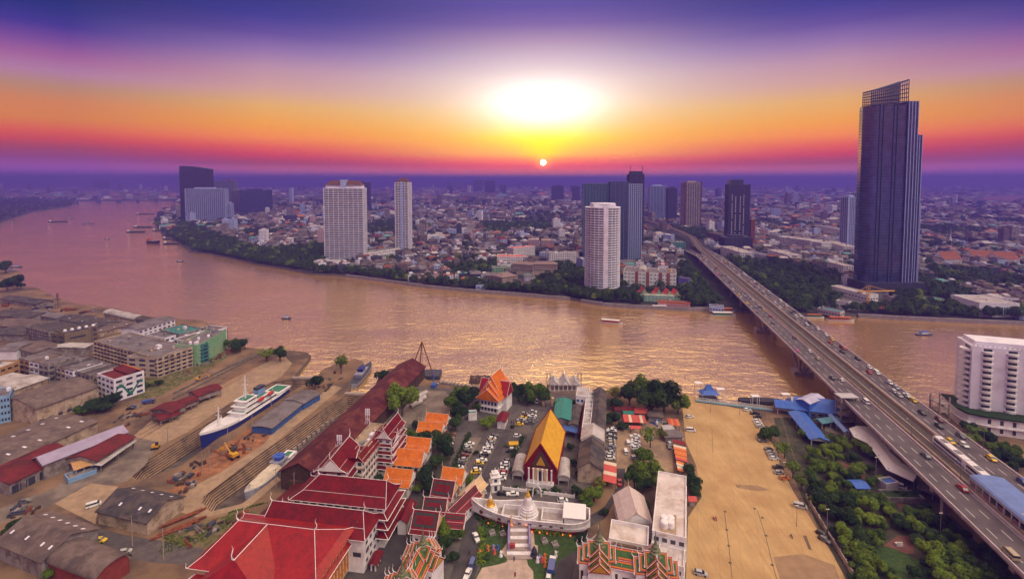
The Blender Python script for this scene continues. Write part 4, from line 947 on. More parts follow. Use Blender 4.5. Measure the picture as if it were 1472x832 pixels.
def dock(ring,depth,steps,name,mouth):
 """stepped sides going down inside the hole; ring in world, mouth = index pair of the gate edge"""
 n_=len(ring);c=sum((p for p in ring),Vector())/n_
 sgn=1 if area(ring)>0 else-1
 def off(d):
  out=[]
  for i in range(n_):
   p0,p,p1=ring[i-1],ring[i],ring[(i+1)%n_]
   e0=(p-p0).to_2d().normalized();e1=(p1-p).to_2d().normalized()
   n0=Vector((-e0.y,e0.x))*sgn;n1=Vector((-e1.y,e1.x))*sgn
   m=(n0+n1);m=m/max(.5,m.length_squared)*2 if m.length>.1 else n0
   if m.length>1.6:m=m.normalized()*1.6
   out.append(p.to_2d()+m*d)
  return out
 q=MB();prev=[p.to_2d()for p in ring];z=0
 dz=depth/steps
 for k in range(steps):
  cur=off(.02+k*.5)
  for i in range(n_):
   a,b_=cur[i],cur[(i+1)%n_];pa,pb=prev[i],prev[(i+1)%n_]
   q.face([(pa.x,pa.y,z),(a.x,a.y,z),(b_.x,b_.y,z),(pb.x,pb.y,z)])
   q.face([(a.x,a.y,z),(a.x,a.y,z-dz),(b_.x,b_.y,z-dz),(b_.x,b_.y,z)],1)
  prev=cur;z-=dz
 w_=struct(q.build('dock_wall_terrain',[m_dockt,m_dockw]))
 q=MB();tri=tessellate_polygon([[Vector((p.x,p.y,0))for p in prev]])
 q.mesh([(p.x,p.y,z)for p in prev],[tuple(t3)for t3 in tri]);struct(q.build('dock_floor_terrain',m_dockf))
 return prev,z
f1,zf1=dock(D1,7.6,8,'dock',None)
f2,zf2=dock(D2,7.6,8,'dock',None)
for lab,(pa,pb)in(('concrete dock gate closing the dry dock that holds the blue and white ship',((422,543.5),(458,543.5))),('concrete dock gate closing the dry dock that holds the grey hull',((498,566),(536,567.5)))):
 a,b_=P(*pa),P(*pb);q=MB();c=(a+b_)/2;d=(b_-a).to_2d();q.obox((0,0),d.normalized(),d.length/2+1,1.3,-7,.8);o=q.build('dock_gate',m_conc);o.location=c;tag(o,lab,'dock gate','dock gates')
for k in range(18):
 t_=k/18;p=P(525-t_*120,572+t_*98,zf2).to_2d()
 q=MB();q.box(-1.0,1.0,-.6,.6,0,1.5+(k%3)*.2);o=q.build('keel_block',m_conc);o.location=(p.x-3,p.y,zf2);o.rotation_euler=(0,0,rad(58));tag(o,f"concrete keel block, {ordw(k+1)} from the gate on the floor of the empty dock stretch",'keel block','keel blocks on the dock floor')
def hull(q,L,B,H,zb,sheer=1.2,n=16,bowlen=.32,mi_low=1,mi_hi=0,stern=.75,waterline=.35):
 """bow at +x; returns deck function"""
 secs=[]
 for i in range(n+1):
  t_=i/n;x=-L/2+L*t_
  w_=B/2*(min(1,(stern+(1-stern)*min(1,t_/.18))))*(1 if t_<1-bowlen else max(0,math.cos((t_-(1-bowlen))/bowlen*math.pi/2))**.75)
  w_=max(w_,.06);zt_=zb+H+sheer*max(0,(t_-.55)/.45)**2*1.0;lowf=.62 if t_>.1 else .4
  xb=x if t_<.9 else x-(t_-.9)*L*.35
  secs.append([(xb,-w_*lowf*.5,zb),(x if t_<.95 else x-1,-w_*.86,zb+H*waterline),(x,-w_,zt_),(x,w_,zt_),(x if t_<.95 else x-1,w_*.86,zb+H*waterline),(xb,w_*lowf*.5,zb)])
 vs=[p for s_ in secs for p in s_]
 for i in range(n):
  b0=i*6;b1=b0+6
  for k,mi in((0,mi_low),(1,mi_hi),(2,2),(3,mi_hi),(4,mi_low),(5,mi_low)):
   f_=(b0+k,b0+(k+1)%6,b1+(k+1)%6,b1+k);q.mesh([vs[j]for j in f_],[(0,3,2,1)][0:1],mi)
 q.mesh(secs[0],[(5,4,3,2,1,0)],mi_hi);q.mesh(secs[-1],[(0,1,2,3,4,5)],mi_hi)
m_navy=mat('hull_navy',(.02,.035,.20),.5,.15,.5);m_anti=mat('hull_red',(.22,.03,.04),.7,.3,.5);m_deck=mat('deck_green',(.05,.20,.13),.8,.2,.6);m_shipw=mat('ship_white',(.78,.75,.76),.5,.06,1);m_hgrey=mat('hull_grey',(.30,.30,.38),.6,.25,.5)
m_lifeb=mat('lifeboat_red',(.55,.04,.03),.5)
zs=zf1+2.6
bow,ste=P(287,628,4),P(408,553,4);ctr=(bow+ste)/2;hd=math.atan2(bow.y-ste.y,bow.x-ste.x);Ls_=(bow-ste).length
ship=thing('passenger_ship','blue and white ship with two masts standing in the first dry dock','ship',(ctr.x,ctr.y,zs),hd)
Hh=7.6;q=MB();hull(q,Ls_,11.5,Hh,0,2.2);q.build('hull',[m_navy,m_anti,m_shipw],ship,True)
bw=MB()
for i in range(14):
 pass
def tierbox(x0,x1,w_,z0,z1,nm='superstructure',mt=m_shipw,wins=True,par=ship):
 q=MB();q.prism([(x0,-w_),(x1-1.2,-w_),(x1,-w_*.6),(x1,w_*.6),(x1-1.2,w_),(x0,w_)],z0,z1);o=q.build(nm,mt,par,True)
 q=MB();q.prism([(x0+.6,-w_+.9),(x1-1.4,-w_+.9),(x1-1.4,w_-.9),(x0+.6,w_-.9)],z1,z1+.15);q.build('deck',m_deck if mt==m_shipw else mt,o,True)
 q=MB();q.prism([(x0-.6,-w_-.5),(x1+.3,-w_-.5),(x1+.6,0),(x1+.3,w_+.5),(x0-.6,w_+.5)],z1-.25,z1-.01);q.build('deck_edge',mt,o,True)
 if wins:
  q=MB();q.box(x0+1,x1-2.5,-w_-.04,w_+.04,z0+(z1-z0)*.45,z0+(z1-z0)*.75);q.build('window_band',m_cg,o,True)
 return o
L2=Ls_/2
tierbox(-L2*.62,L2*.26,4.6,Hh-.1,Hh+2.4);tierbox(-L2*.44,L2*.20,4.0,Hh+2.55,Hh+4.9);tierbox(-L2*.12,L2*.15,3.6,Hh+5.05,Hh+7.3)
tierbox(-L2*.98,-L2*.6,4.8,Hh-.1,Hh+1.5,wins=False)
q=MB();q.prism([(-L2*.40,-1.8),(-L2*.24,-1.5),(-L2*.24,1.5),(-L2*.40,1.8)],Hh+4.9,Hh+9.2);f_=q.build('funnel',mat('funnel_blue',(.20,.35,.60),.5),ship,True)
q=MB();q.prism([(-L2*.41,-1.85),(-L2*.235,-1.55),(-L2*.235,1.55),(-L2*.41,1.85)],Hh+8.4,Hh+9.6);q.build('funnel_top',m_dgrey,f_,True)
for x,h_,nm in((L2*.02,13,'mast'),(L2*.62,11,'mast')):
 q=MB();zb_=Hh+(7.2 if x<L2*.3 else 0);q.bar((x,0,zb_),(x,0,zb_+h_),.5,n=6,r2=.25);q.bar((x,-2,zb_+h_*.6),(x,2,zb_+h_*.6),.14);q.bar((x,-1.4,zb_+h_*.8),(x,1.4,zb_+h_*.8),.1);q.bar((x+2,0,zb_),(x,0,zb_+h_*.7),.12);q.bar((x-2,0,zb_),(x,0,zb_+h_*.7),.12);q.build(nm,m_shipw,ship,True)
for x in(-L2*.18,-L2*.42):
 for s in(-1,1):
  q=MB();q.lathe((0,0,0),[(.1,-2.6),(.8,-1.8),(1.1,0),(.8,1.8),(.1,2.6)],8);o=q.build('lifeboat',m_lifeb,ship,True);o.location=(x,s*4.9,Hh+4.6);o.rotation_euler=(0,rad(90),0)
  q=MB();q.bar((x-1.6,s*4.0,Hh+2.6),(x-1.6,s*5.2,Hh+6.4),.14);q.bar((x+1.6,s*4.0,Hh+2.6),(x+1.6,s*5.2,Hh+6.4),.14);q.build('davit',m_shipw,ship,True)
for s in(-1,1):
 q=MB()
 for i in range(10):
  t0,t1=.68+.032*i,.68+.032*(i+1)
  def wp(t_):
   w_=5.75*(1 if t_<.68 else max(0,math.cos((t_-.68)/.32*math.pi/2))**.75);return(-L2+Ls_*t_,s*max(w_,.06),Hh+2.2*max(0,(t_-.55)/.45)**2)
  a,b_=wp(t0),wp(min(1,t1));q.mesh([a,b_,(b_[0],b_[1],b_[2]+1.2),(a[0],a[1],a[2]+1.2),(a[0],a[1]-s*.2,a[2]),(b_[0],b_[1]-s*.2,b_[2]),(b_[0],b_[1]-s*.2,b_[2]+1.2),(a[0],a[1]-s*.2,a[2]+1.2)],[(0,1,2,3),(4,7,6,5),(3,2,6,7)])
 q.build('bulwark',m_shipw,ship,True)
q=MB();q.prism([(-L2*.0+L2*.5,-2.6),(L2*.58,-2.6),(L2*.58,2.6),(L2*.5,2.6)],Hh,Hh+1.0);q.build('hatch',m_shipw,ship,True)
bow,ste=P(351,702,3),P(421,640,3);ctr=(bow+ste)/2;hd=math.atan2(bow.y-ste.y,bow.x-ste.x);L3=(bow-ste).length
sh2=thing('patrol_boat','grey hulled boat under a pale beige cover in the second dry dock','boat',(ctr.x,ctr.y,zf2+1.4),hd)
q=MB();hull(q,L3,7.2,6.4,0,1.2);q.build('hull',[m_hgrey,m_dgrey,m_rfpale],sh2,True)
q=MB();q.prism([(-L3*.10,-3.0),(L3*.36,-2.7),(L3*.42,0),(L3*.36,2.7),(-L3*.10,3.0)],6.5,8.2,top=[(-L3*.10,-1.9),(L3*.34,-1.6),(L3*.38,0),(L3*.34,1.6),(-L3*.10,1.9)]);q.build('deck_cover',mat('cover_beige',(.62,.53,.42),.9),sh2,True)
tierbox(-L3*.26,-L3*.10,2.4,6.4,8.6,'cabin',m_hgrey,True,sh2);tierbox(-L3*.22,-L3*.13,1.8,8.8,10.6,'wheelhouse',mat('tarp_blue',(.05,.12,.50),.7),False,sh2)
tierbox(-L3*.46,-L3*.30,2.2,6.4,7.3,'aft_cover',m_shipw,False,sh2)
q=MB();q.mesh([(L3*.47,0,6.6),(L3*.44,-1.2,6.6),(L3*.44,1.2,6.6),(L3*.45,0,2.0),(L3*.42,-1.4,1.8),(L3*.42,1.4,1.6)],[(0,1,4,3),(0,3,5,2),(0,2,1),(3,4,5),(1,2,5,4)]);q.build('hanging_tarp',MATS['tarp_blue'],sh2,True)
bow,ste=P(533,522,0),P(508,552,0);ctr=(bow+ste)/2
sh3=thing('patrol_boat','navy and grey patrol boat moored beside the lone quay tree','boat',(ctr.x,ctr.y,WZ-1),math.atan2(bow.y-ste.y,bow.x-ste.x));L4=(bow-ste).length
q=MB();hull(q,L4,6.5,4,0,1.0);q.build('hull',[m_hgrey,m_dgrey,m_dgrey],sh3,True)
tierbox(-L4*.25,L4*.12,2.2,4,6.2,'cabin',m_hgrey,True,sh3);tierbox(-L4*.14,L4*.04,1.7,6.4,8.2,'wheelhouse',m_navy,False,sh3)
q=MB();q.bar((-L4*.05,0,8),(-L4*.05,0,13),.15);q.bar((-L4*.05,-1.4,11),(-L4*.05,1.4,11),.08);q.build('mast',m_hgrey,sh3,True)
m_yel=mat('machine_yellow',(.62,.33,.03),.6,.2,1)
def digger(px,py,rz,s,label,boom=True,arm=(1,.55)):
 p=P(px,py);t_=thing('excavator',label,'excavator',tuple(p),rz,'yellow machines in the yard')
 for k in(-1,1):
  q=MB();q.prism([(-1.6,k*1.1-.3),(1.6,k*1.1-.3),(1.6,k*1.1+.3),(-1.6,k*1.1+.3)],0,.9);q.build('track',m_tyre,t_,True)
 q=MB();q.prism(rect(3,2.2),.95,2.0);q.build('body',m_yel,t_,True)
 q=MB();q.box(.2,1.4,-1.1,-.1,2.0,3.2);q.build('cab',m_cg,t_,True)
 if boom:
  q=MB();q.bar((1.2,.3,1.8),(4.6,.3,4.6),.28,r2=.2);q.bar((4.6,.3,4.6),(6.8,.3,2.2),.2,r2=.14);q.box(6.4,7.3,-.2,.8,1.2,2.2);q.build('boom',m_yel,t_,True)
 t_.scale=(s,s,s);return t_
digger(*Cc(262,545),rad(150),1.3,'yellow crane digger with a long lattice boom between the docks',True)
digger(*A(684,258),rad(20),1.0,'small orange loader beside the terraced dock edge',False)
digger(*Cc(108,204),rad(30),.9,'yellow excavator on the sandy strip beside the river pier',True)
q=MB();a=P(*Cc(250,540),3);b_=P(*Cc(160,510),6)
for k in range(4):
 o_=Vector((0,.5*(1 if k%2 else-1),.5*(1 if k>1 else-1)));q.bar(a+o_,b_+o_*.4,.14)
for k in range(9):q.bar(a.lerp(b_,k/9)+Vector((0,0,.5)),a.lerp(b_,(k+1)/9)-Vector((0,0,.5)),.08)
lb=q.build('crane_boom_lattice',m_rust);tag(lb,'rusty lattice crane boom reaching toward the bow of the blue ship','crane boom')
t_=thing('derrick','tall rusty tripod derrick on a pontoon behind the long red shed','derrick',tuple(P(617,540,WZ)))
top=Vector(t_.location)+Vector((-5.5,4,0));top.z=ZAT(top.y,491);tl=top-Vector(t_.location)
for(x,y)in((-13,0),(-8,8),(4,-6)):
 q=MB();q.bar((x,y,2),tl,.42,n=5);q.build('leg',m_rust,t_,True)
q=MB();q.box(-12,8,-7,5,0,2.6);q.build('pontoon',m_dgrey,t_,True)
q=MB();q.bar(tl,(tl.x+.6,tl.y-1,8),.1);q.build('hoist_rope',m_dgrey,t_,True)
t_=thing('yard_crane','small blue yard crane at the river end of the concrete yard','crane',tuple(P(624,556)),rad(80))
q=MB();q.box(-2.2,2.2,-1.4,1.4,.3,2.2);q.build('body',mat('crane_blue',(.05,.12,.45),.5),t_,True);q=MB();q.bar((0,0,2),(3,1.5,10),.35,r2=.2);q.build('boom',MATS['crane_blue'],t_,True)
t_=thing('yard_crane','dark lattice crane with a level jib in the far shed yard','crane',tuple(P(*G(255,255))),rad(190))
q=MB();
for dx,dy in((-1,-1),(1,-1),(1,1),(-1,1)):q.bar((dx*1.4,dy*1.4,0),(dx*.4,dy*.4,16),.2)
q.build('tower_lattice',m_dgrey,t_,True);q=MB();q.bar((-4,0,9.4),(26,0,9.8),.35);q.build('jib',m_dgrey,t_,True)
for k in range(3):
 q=MB();q.bar((-4.5,0,0),(4.5,0,0),1.3,n=14);o=q.build('steel_pipe',m_rfpale);p=P(*[(604,577),(598,583),(606,570)][k]);o.location=p+Vector((0,0,1.3));o.rotation_euler=(0,0,rad(58));tag(o,['large grey steel pipe lying by the long red shed end','grey steel pipe lying closest to the round tree','grey steel pipe lying closest to the river'][k],'pipe','steel pipes')
for k in range(9):
 q=MB();q.bar((-7+k%3,0,0),(6,0,0),.45,n=8);o=q.build('rusty_tube',m_rust);p=P(*A(760+(k%5)*13+k*4,628-k*9));o.location=p+Vector((0,0,.5+.5*(k%2)));o.rotation_euler=(0,0,rad(38+k));tag(o,f"rusty steel tube, {ordw(k+1)} of the heap beside the beige warehouse",'tube','heap of rusty tubes')
def debris(region,n,where,s0=.5,s1=1.6,mats_=None):
 for k in range(n):
  u,v=R.random(),R.random();p=(Vector(region[0])*(1-u)+Vector(region[1])*u)*(1-v)+(Vector(region[2])*(1-u)+Vector(region[3])*u)*v
  w_=P(p[0],p[1]);s=R.uniform(s0,s1);q=MB();kind=R.randrange(3)
  if kind==0:q.prism(rect(2*s,s*1.2),0,s*.9);q.prism(rect(2.1*s,.2),s*.9,s);nm='crate';c_=R.choice(['brown','grey'])
  elif kind==1:q.lathe((0,0,0),[(.55*s,0),(.6*s,.1),(.6*s,1.1*s),(.5*s,1.2*s)],8);nm='drum';c_='rusty'
  else:q.bar((-2*s,0,.3*s),(2*s,.4,.3*s),.22*s);q.bar((-1.8*s,.7*s,.3*s),(1.9*s,.5*s,.35*s),.2*s);q.bar((-1.5*s,.35*s,.7*s),(1.7*s,.3*s,.7*s),.2*s);nm='beam_pile';c_='rusty'
  o=q.build(nm,R.choice(mats_ or[m_rust,m_wood,m_dgrey,m_wgrey]));o.location=w_;o.rotation_euler=(0,0,R.random()*3)
  L=f"scrap {nm.replace('_',' ')} lying {where}";tag(o,L,nm.replace('_',' '),L)
debris((A(735,410),A(880,300),A(800,470),A(930,380)),26,'on the red earth between the docks')
debris((Cc(190,520),Cc(400,400),Cc(260,560),Cc(440,430)),34,'beside the long grey dock shed')
debris((Cc(20,150),Cc(230,60),Cc(60,180),Cc(260,90)),26,'on the strip below the mint green building')
debris((A(500,140),A(640,60),A(560,190),A(700,100)),20,'beside the open dock sheds')
debris((A(720,640),A(1080,540),A(840,690),A(1120,560)),24,'on the weedy bank above the big red roof')
debris((A(10,540),A(190,500),A(60,560),A(210,530)),12,'by the white gantry in the yard')
debris((Cc(620,240),Cc(720,160),Cc(680,260),Cc(760,190)),10,'on the quay between the gates')
debris((G(40,225),G(420,265),G(10,255),G(400,285)),26,'among the dark riverside sheds',1,2.6)
debris((E4(230,555),E4(300,555),E4(240,560),E4(300,565)),1,'near the lane')
def pole(px,py,h,label,gr='utility poles of the yard'):
 p=P(px,py);t_=thing('utility_pole',label,'pole',tuple(p),R.random(),gr)
 q=MB();q.bar((0,0,0),(0,0,h),.22,n=6,r2=.14);q.build('pole',m_conc,t_,True);q=MB();q.bar((-1.1,0,h-.6),(1.1,0,h-.6),.1);q.build('crossarm',m_wood,t_,True)
for k,(x,y,h,lab)in enumerate([(*A(738,232),8,'pole beside the open dock sheds'),(*A(958,170),8,'pole nearest the bow of the blue ship'),(*A(1003,245),9,'pole at mid height of the blue ship'),(*A(890,360),9,'pole beside the boom of the digger'),(*A(922,340),8,'second pole beside the digger boom'),
(*A(583,685),11,'tall pole in the yard by the beige warehouse'),(*A(720,745),11,'tall pole on the yard road by the big red roof'),(*Cc(428,320),8,'pole at the stern of the blue ship'),(*Cc(450,680),9,'pole by the brown stall annex'),(*Cc(530,700),9,'pole on the path before the red temple roof'),(*Cc(345,415),8,'pole at the corner of the grey dock shed')]):
 pole(x,y,h,'grey concrete '+lab)
# ================================================================ temple quarter
m_crim=mat('crimson_tiles',(.17,.005,.010),.6,.2,.8,dirt=(.11,.005,.008),dscale=.3,streak=(1.5,1.5,.25,.42))
m_red2=mat('scarlet_tiles',(.33,.016,.016),.36,.12,.8,spec=.5,dirt=(.24,.013,.013),dscale=.3,streak=(1.5,1.5,.25,.42))
m_orng=mat('orange_tiles',(.68,.17,.012),.5,.10,1.0,dirt=(.56,.13,.012),dscale=.3,streak=(1.5,1.5,.25,.42))
m_gold=mat('golden_tiles',(.80,.43,.03),.4,.07,1.0,dirt=(.70,.36,.03),dscale=.3,streak=(1.5,1.5,.25,.42))
m_dkred=mat('dark_red_tiles',(.22,.010,.016),.55,.15,.8,streak=(1.5,1.5,.25,.42))
m_dkgrn=mat('dark_border_tiles',(.035,.045,.04),.6,.2,.8)
m_grnt=mat('green_tiles',(.05,.12,.03),.55,.2,.8)
m_ort=mat('orange_border_tiles',(.65,.16,.02),.5,.1,.8)
m_trim=mat('white_bargeboard',(.84,.80,.80),.6,.06,1)
m_cream=mat('cream_wall',(.66,.45,.26),.7,.1,.5)
m_goldl=mat('gold_leaf',(.75,.42,.06),.35,.1,2,metal=.5)
m_tw=mat('temple_white',(.84,.80,.82),.75,.06,.4,dirt=(.66,.60,.60),dscale=.25)
def horn(q,p,dx,dy,s,mi=0):
 """upswept finial"""
 pts=[Vector(p),Vector(p)+Vector((dx*.35*s,dy*.35*s,.35*s)),Vector(p)+Vector((dx*.45*s,dy*.45*s,.9*s)),Vector(p)+Vector((dx*.15*s,dy*.15*s,1.5*s)),Vector(p)+Vector((dx*.35*s,dy*.35*s,2.1*s))]
 rs=[.17*s**.5,.14*s**.5,.10*s**.5,.07*s**.5,.02]
 for i in range(4):q.bar(pts[i],pts[i+1],rs[i],mi,5,rs[i+1])
def panel(q,quad,ins,up,mi=0):
 c=[Vector(p)for p in quad];n_=(c[1]-c[0]).cross(c[3]-c[0]).normalized()
 if n_.z<0:n_=-n_
 u=(c[1]-c[0]);v=(c[3]-c[0]);iu=min(.45,ins/max(.1,u.length));iv=min(.45,ins/max(.1,v.length))
 f=lambda a,b_:(c[0]*(1-a)+c[1]*a)*(1-b_)+(c[3]*(1-a)+c[2]*a)*b_
 top=[f(iu,iv)+n_*up,f(1-iu,iv)+n_*up,f(1-iu,1-iv)+n_*up,f(iu,1-iv)+n_*up]
 if(top[1]-top[0]).cross(top[3]-top[0]).z<0:top=top[::-1]
 q.face(top,mi)
def roofshape(t_,hl,hw,e,r_,hipL,hipR,roof,trim,over=1.0,brk=.62,brz=.30,fin=1.6,framed=None,nested=None,x0=0,y0=0,name='roof'):
 """two-pitch Thai roof centred at (x0, y0); returns the roof object"""
 z1=e+(r_-e)*brz;lv=[(0,r_),(hw*brk,z1),((hw+over)*1.0,e-(r_-e)*.05)]
 q=MB();rings=[]
 for(w_,z)in lv:
  k=hw+over-w_;xl=-hl-over+hipL*k;xr=hl+over-hipR*k;rings.append([(x0+xl,y0-w_,z),(x0+xr,y0-w_,z),(x0+xr,y0+w_,z),(x0+xl,y0+w_,z)])
 a,b_,c_=rings
 for hi,lo in((a,b_),(b_,c_)):
  q.face([lo[0],lo[1],hi[1],hi[0]]);q.face([lo[1],lo[2],hi[2],hi[1]]);q.face([lo[2],lo[3],hi[3],hi[2]]);q.face([lo[3],lo[0],hi[0],hi[3]])
 q.face([c_[3],c_[2],c_[1],c_[0]])
 ro=q.build(name,roof,t_,True)
 q=MB();tr=.10 if fin>1 else .08
 q.bar(a[0],a[1],tr)
 for k in range(4):
  q.bar(a[k],b_[k],tr);q.bar(b_[k],c_[k],tr)
 for s in(0,2):(q.bar(b_[s],b_[s+1],tr*.6)if fin<1.7 else 0);q.bar(c_[s],c_[s+1],tr*.8)
 if fin:
  horn(q,a[0],-1,0,fin);horn(q,a[1],1,0,fin)
  for k in range(4):horn(q,c_[k],-1 if k in(0,3)else 1,0,fin*.45)
 q.build('roof_trim',trim,ro,True)
 if framed:
  for(qd)in([b_[0],b_[1],a[1],a[0]],[b_[3],b_[2],a[2],a[3]],[c_[0],c_[1],b_[1],b_[0]],[c_[3],c_[2],b_[2],b_[3]]):
   q=MB();panel(q,qd,.8 if framed!='n' else .4,.04);q.build('border_tiles',m_dkgrn if framed!='n' else m_ort,ro,True)
   q=MB();panel(q,qd,1.6 if framed!='n' else .8,.08);q.build('field_tiles',roof if framed!='n' else m_grnt,ro,True)
 return ro
def hall(name,label,cat,c,rz,L,W,e,r_,roof,wall,trim=None,hipL=0,hipR=0,pents=0,ph=3.3,out=1.6,group=None,framed=None,fin=1.6,over=1.0,wins=0,base=0.0,gab=None,cols=0,wm=None,brk=.62,brz=.30):
 t_=thing(name,label,cat,(c[0],c[1],0),rz,group);hl,hw=L/2,W/2;trim=trim or m_trim
 q=MB();q.prism(rect(L,W),base,e-.02);q.build('wall',wall,t_,True)
 if not(hipL and hipR):
  for sx,hp in((-1,hipL),(1,hipR)):
   if hp:continue
   q=MB();x=sx*(hl+over+.05);zl=e+(r_-e)*.06;z1=e+(r_-e)*brz
   w1=hw*brk*.92;w2=(hw+over)*.9
   pts=[(x,-w2,zl),(x,w2,zl),(x,w1,z1),(x,0,r_-.7),(x,-w1,z1)];o2=[(x-sx*.2,y,z)for _,y,z in pts]
   q.mesh(pts+o2,[(0,1,2,3,4),(9,8,7,6,5)]+[(i,(i+1)%5,5+(i+1)%5,5+i)for i in range(5)]);q.build('gable',gab or wall,t_,True)
 ro=roofshape(t_,hl,hw,e,r_,hipL,hipR,roof,trim,over,brk=brk,brz=brz,fin=fin,framed=framed)
 for k in range(pents):
  z=e-(k+1)*ph+.9;o_=out+.2*k
  q=MB();a=[(-hl-o_,-hw-o_,z-.9),(hl+o_,-hw-o_,z-.9),(hl+o_,hw+o_,z-.9),(-hl-o_,hw+o_,z-.9)];b_=[(-hl+.02,-hw+.02,z),(hl-.02,-hw+.02,z),(hl-.02,hw-.02,z),(-hl+.02,hw-.02,z)]
  q.mesh(a+b_,[(i,(i+1)%4,4+(i+1)%4,4+i)for i in range(4)]+[(3,2,1,0)]);pr_=q.build('pent_roof',roof,t_,True)
  q=MB();[q.bar(a[i],a[(i+1)%4],.13)for i in range(4)];[q.bar(a[i],b_[i],.13)for i in range(4)];q.build('roof_trim',trim,pr_,True)
 rows=max(1,pents+1)
 if wins:
  for k in range(rows):
   z=e-k*ph-1.75 if pents else e*.45
   for i in range(wins):
    x=-hl+L*(i+.5)/wins
    for s in(-1,1):q=MB();q.box(x-L/wins*.3,x+L/wins*.3,s*hw-.06,s*hw+.06,z,z+(.7 if pents else 1.5));q.build('window',wm or m_dgrey,t_,True)
   nw=max(2,int(W/4.5))
   for i in range(nw):
    y=-hw+W*(i+.5)/nw
    for s in(-1,1):q=MB();q.box(s*hl-.06,s*hl+.06,y-.8,y+.8,z,z+(.8 if pents else 1.5));q.build('window',wm or m_dgrey,t_,True)
 for i in range(cols):
  x=-hl+.4+(L-.8)*i/(cols-1)
  q=MB();q.box(x-.25,x+.25,-hw-.75,-hw-.3,base,e-.1);q.build('column',trim,t_,True)
 return t_
def fpx(a,b_,depth,z):
 """front eave corners in the photograph -> centre, rotation, length"""
 A_,B_=P(*a,z),P(*b_,z);d=(B_-A_).to_2d();L=d.length;d/=L;n_=Vector((-d.y,d.x));c=(A_.to_2d()+B_.to_2d())/2+n_*depth/2
 return c,math.atan2(d.y,d.x),L
def C3(x,y):return(430+x/5.86,690+y/5.86)
def C8(x,y):return(540+x/5.94,600+y/5.94)
def C66(x,y):return(640+x/4.62,520+y/4.62)
def C77(x,y):return(820+x/5.2,540+y/5.2)
def C4(x,y):return(660+x/4.84,660+y/4.84)
def C5(x,y):return(820+x/4.84,660+y/4.84)
g_red='red roofed temple school buildings'
tr=rad(-9)
def wloc(x,y,c,rz):return(c[0]+x*math.cos(rz)-y*math.sin(rz),c[1]+x*math.sin(rz)+y*math.cos(rz))
RE=hall('temple_hall','largest scarlet roofed hall with cream and orange side wall, lowest in the scene','hall',(-75.5,152.5),tr,39,22,13.5,20.2,m_red2,m_cream,hipL=.62,hipR=.62,group=g_red,fin=1.8,over=1.6,wins=9,pents=1,ph=4,wm=mat('pale_shutter',(.62,.60,.60),.5),brk=.80,brz=.16)
q=MB();
for i in range(12):
 y=-11+22*i/11;q.box(19.45,19.85,y-.28,y+.28,1,12.8)
for z in(3,6.4,9.8,12.4):q.box(19.4,19.8,-11,11,z-.2,z+.2)
q.build('orange_frame',mat('orange_paint',(.55,.20,.05),.7),RE,True)
rf=roofshape(RE,6.5,9,13.6,20.2,0,0,m_red2,m_trim,1.2,brk=.8,brz=.16,fin=0,name='front_wing_roof')if False else None
q=MB();
hw_,y0_,y1_=11.5,-19,-.2
q.mesh([(-3-hw_,y0_,12.6),(-3+hw_,y0_,12.6),(-3,y0_+4,20.0),(-3,y1_,20.1),(-3-hw_,y1_,12.6),(-3+hw_,y1_,12.6)],[(0,1,2),(1,5,3,2),(0,2,3,4),(4,5,1,0),(4,3,5)])
fw=q.build('front_wing_roof',m_red2,RE,True)
q=MB();q.bar((-3,y0_+4,20.05),(-3,y1_,20.15),.14);horn(q,(-3,y0_+4,20),0,-1,2.4);q.build('roof_trim',m_trim,fw,True)
q=MB();q.prism([(-3-10,-17.5),(-3+10,-17.5),(-3+10,-5),(-3-10,-5)],0,12.5);q.build('front_wing_wall',m_cream,RE,True)
c=wloc(0,0,(-65,163.0),tr)
RD=hall('temple_hall','crimson hall with white gable wall wedged between the scarlet hall and the stepped hall','hall',(-66.5,166.5),tr,37,12.5,12,17,m_crim,m_tw,hipL=.1,hipR=.55,group=g_red,fin=1.6,wins=8)
for k in range(4):
 for z in(2.5,5.5,8.5):
  q=MB();q.box(18.45,18.65,-4.5+k*3,-3.3+k*3,z,z+1.0);q.build('window',m_dgrey,RD,True)
RA=hall('temple_hall','crimson four tier hall with white trim and stacked pent roofs','hall',fpx((420,716),(551,729.5),14,15)[0],fpx((420,716),(551,729.5),14,15)[1],fpx((420,716),(551,729.5),14,15)[2],13,15,20.5,m_crim,m_tw,hipL=1.05,hipR=.35,pents=3,group=g_red,wins=11,out=2.2)
RW=hall('temple_hall','crimson wing with a small white gabled dormer behind the four tier hall','hall',(-70.8,199),rad(84),17,12,15,20.5,m_crim,m_tw,hipL=0,hipR=.2,pents=3,group=g_red,wins=4,out=1.6)
q=MB();q.prism([(-2,-6.8),(1.6,-6.8),(1.6,-2),(-2,-2)],14,17.4);q.mesh([(-2.6,-7.6,17.2),(2.2,-7.6,17.2),(-.2,-7.6,19.6),(-2.6,-1,17.2),(2.2,-1,17.2),(-.2,-1,19.6)],[(0,1,2),(3,5,4),(0,2,5,3),(1,4,5,2),(0,3,4,1)]);dr=q.build('dormer',m_crim,RW,True)
q=MB();q.bar((-2.6,-7.65,17.2),(-.2,-7.65,19.6),.15);q.bar((2.2,-7.65,17.2),(-.2,-7.65,19.6),.15);horn(q,(-.2,-7.6,19.5),0,-1,1.2);q.build('dormer_trim',m_trim,dr,True)
RC=flatblock('school_building','long white five storey school block with red roof strip and roof terrace','building',(496,650),(521,663),(563,612),15,m_tw,mat('terrace_tan',(.36,.27,.19),.9,.25,.4),None,floors=5,cols=12,colsw=4,ledge=m_wbeige,balc=.35,stuff_on=5,glass=m_dgrey)
c_,rz_,L_,W_=local_frame(P(496,650,15),P(521,663,15),P(563,612,15))
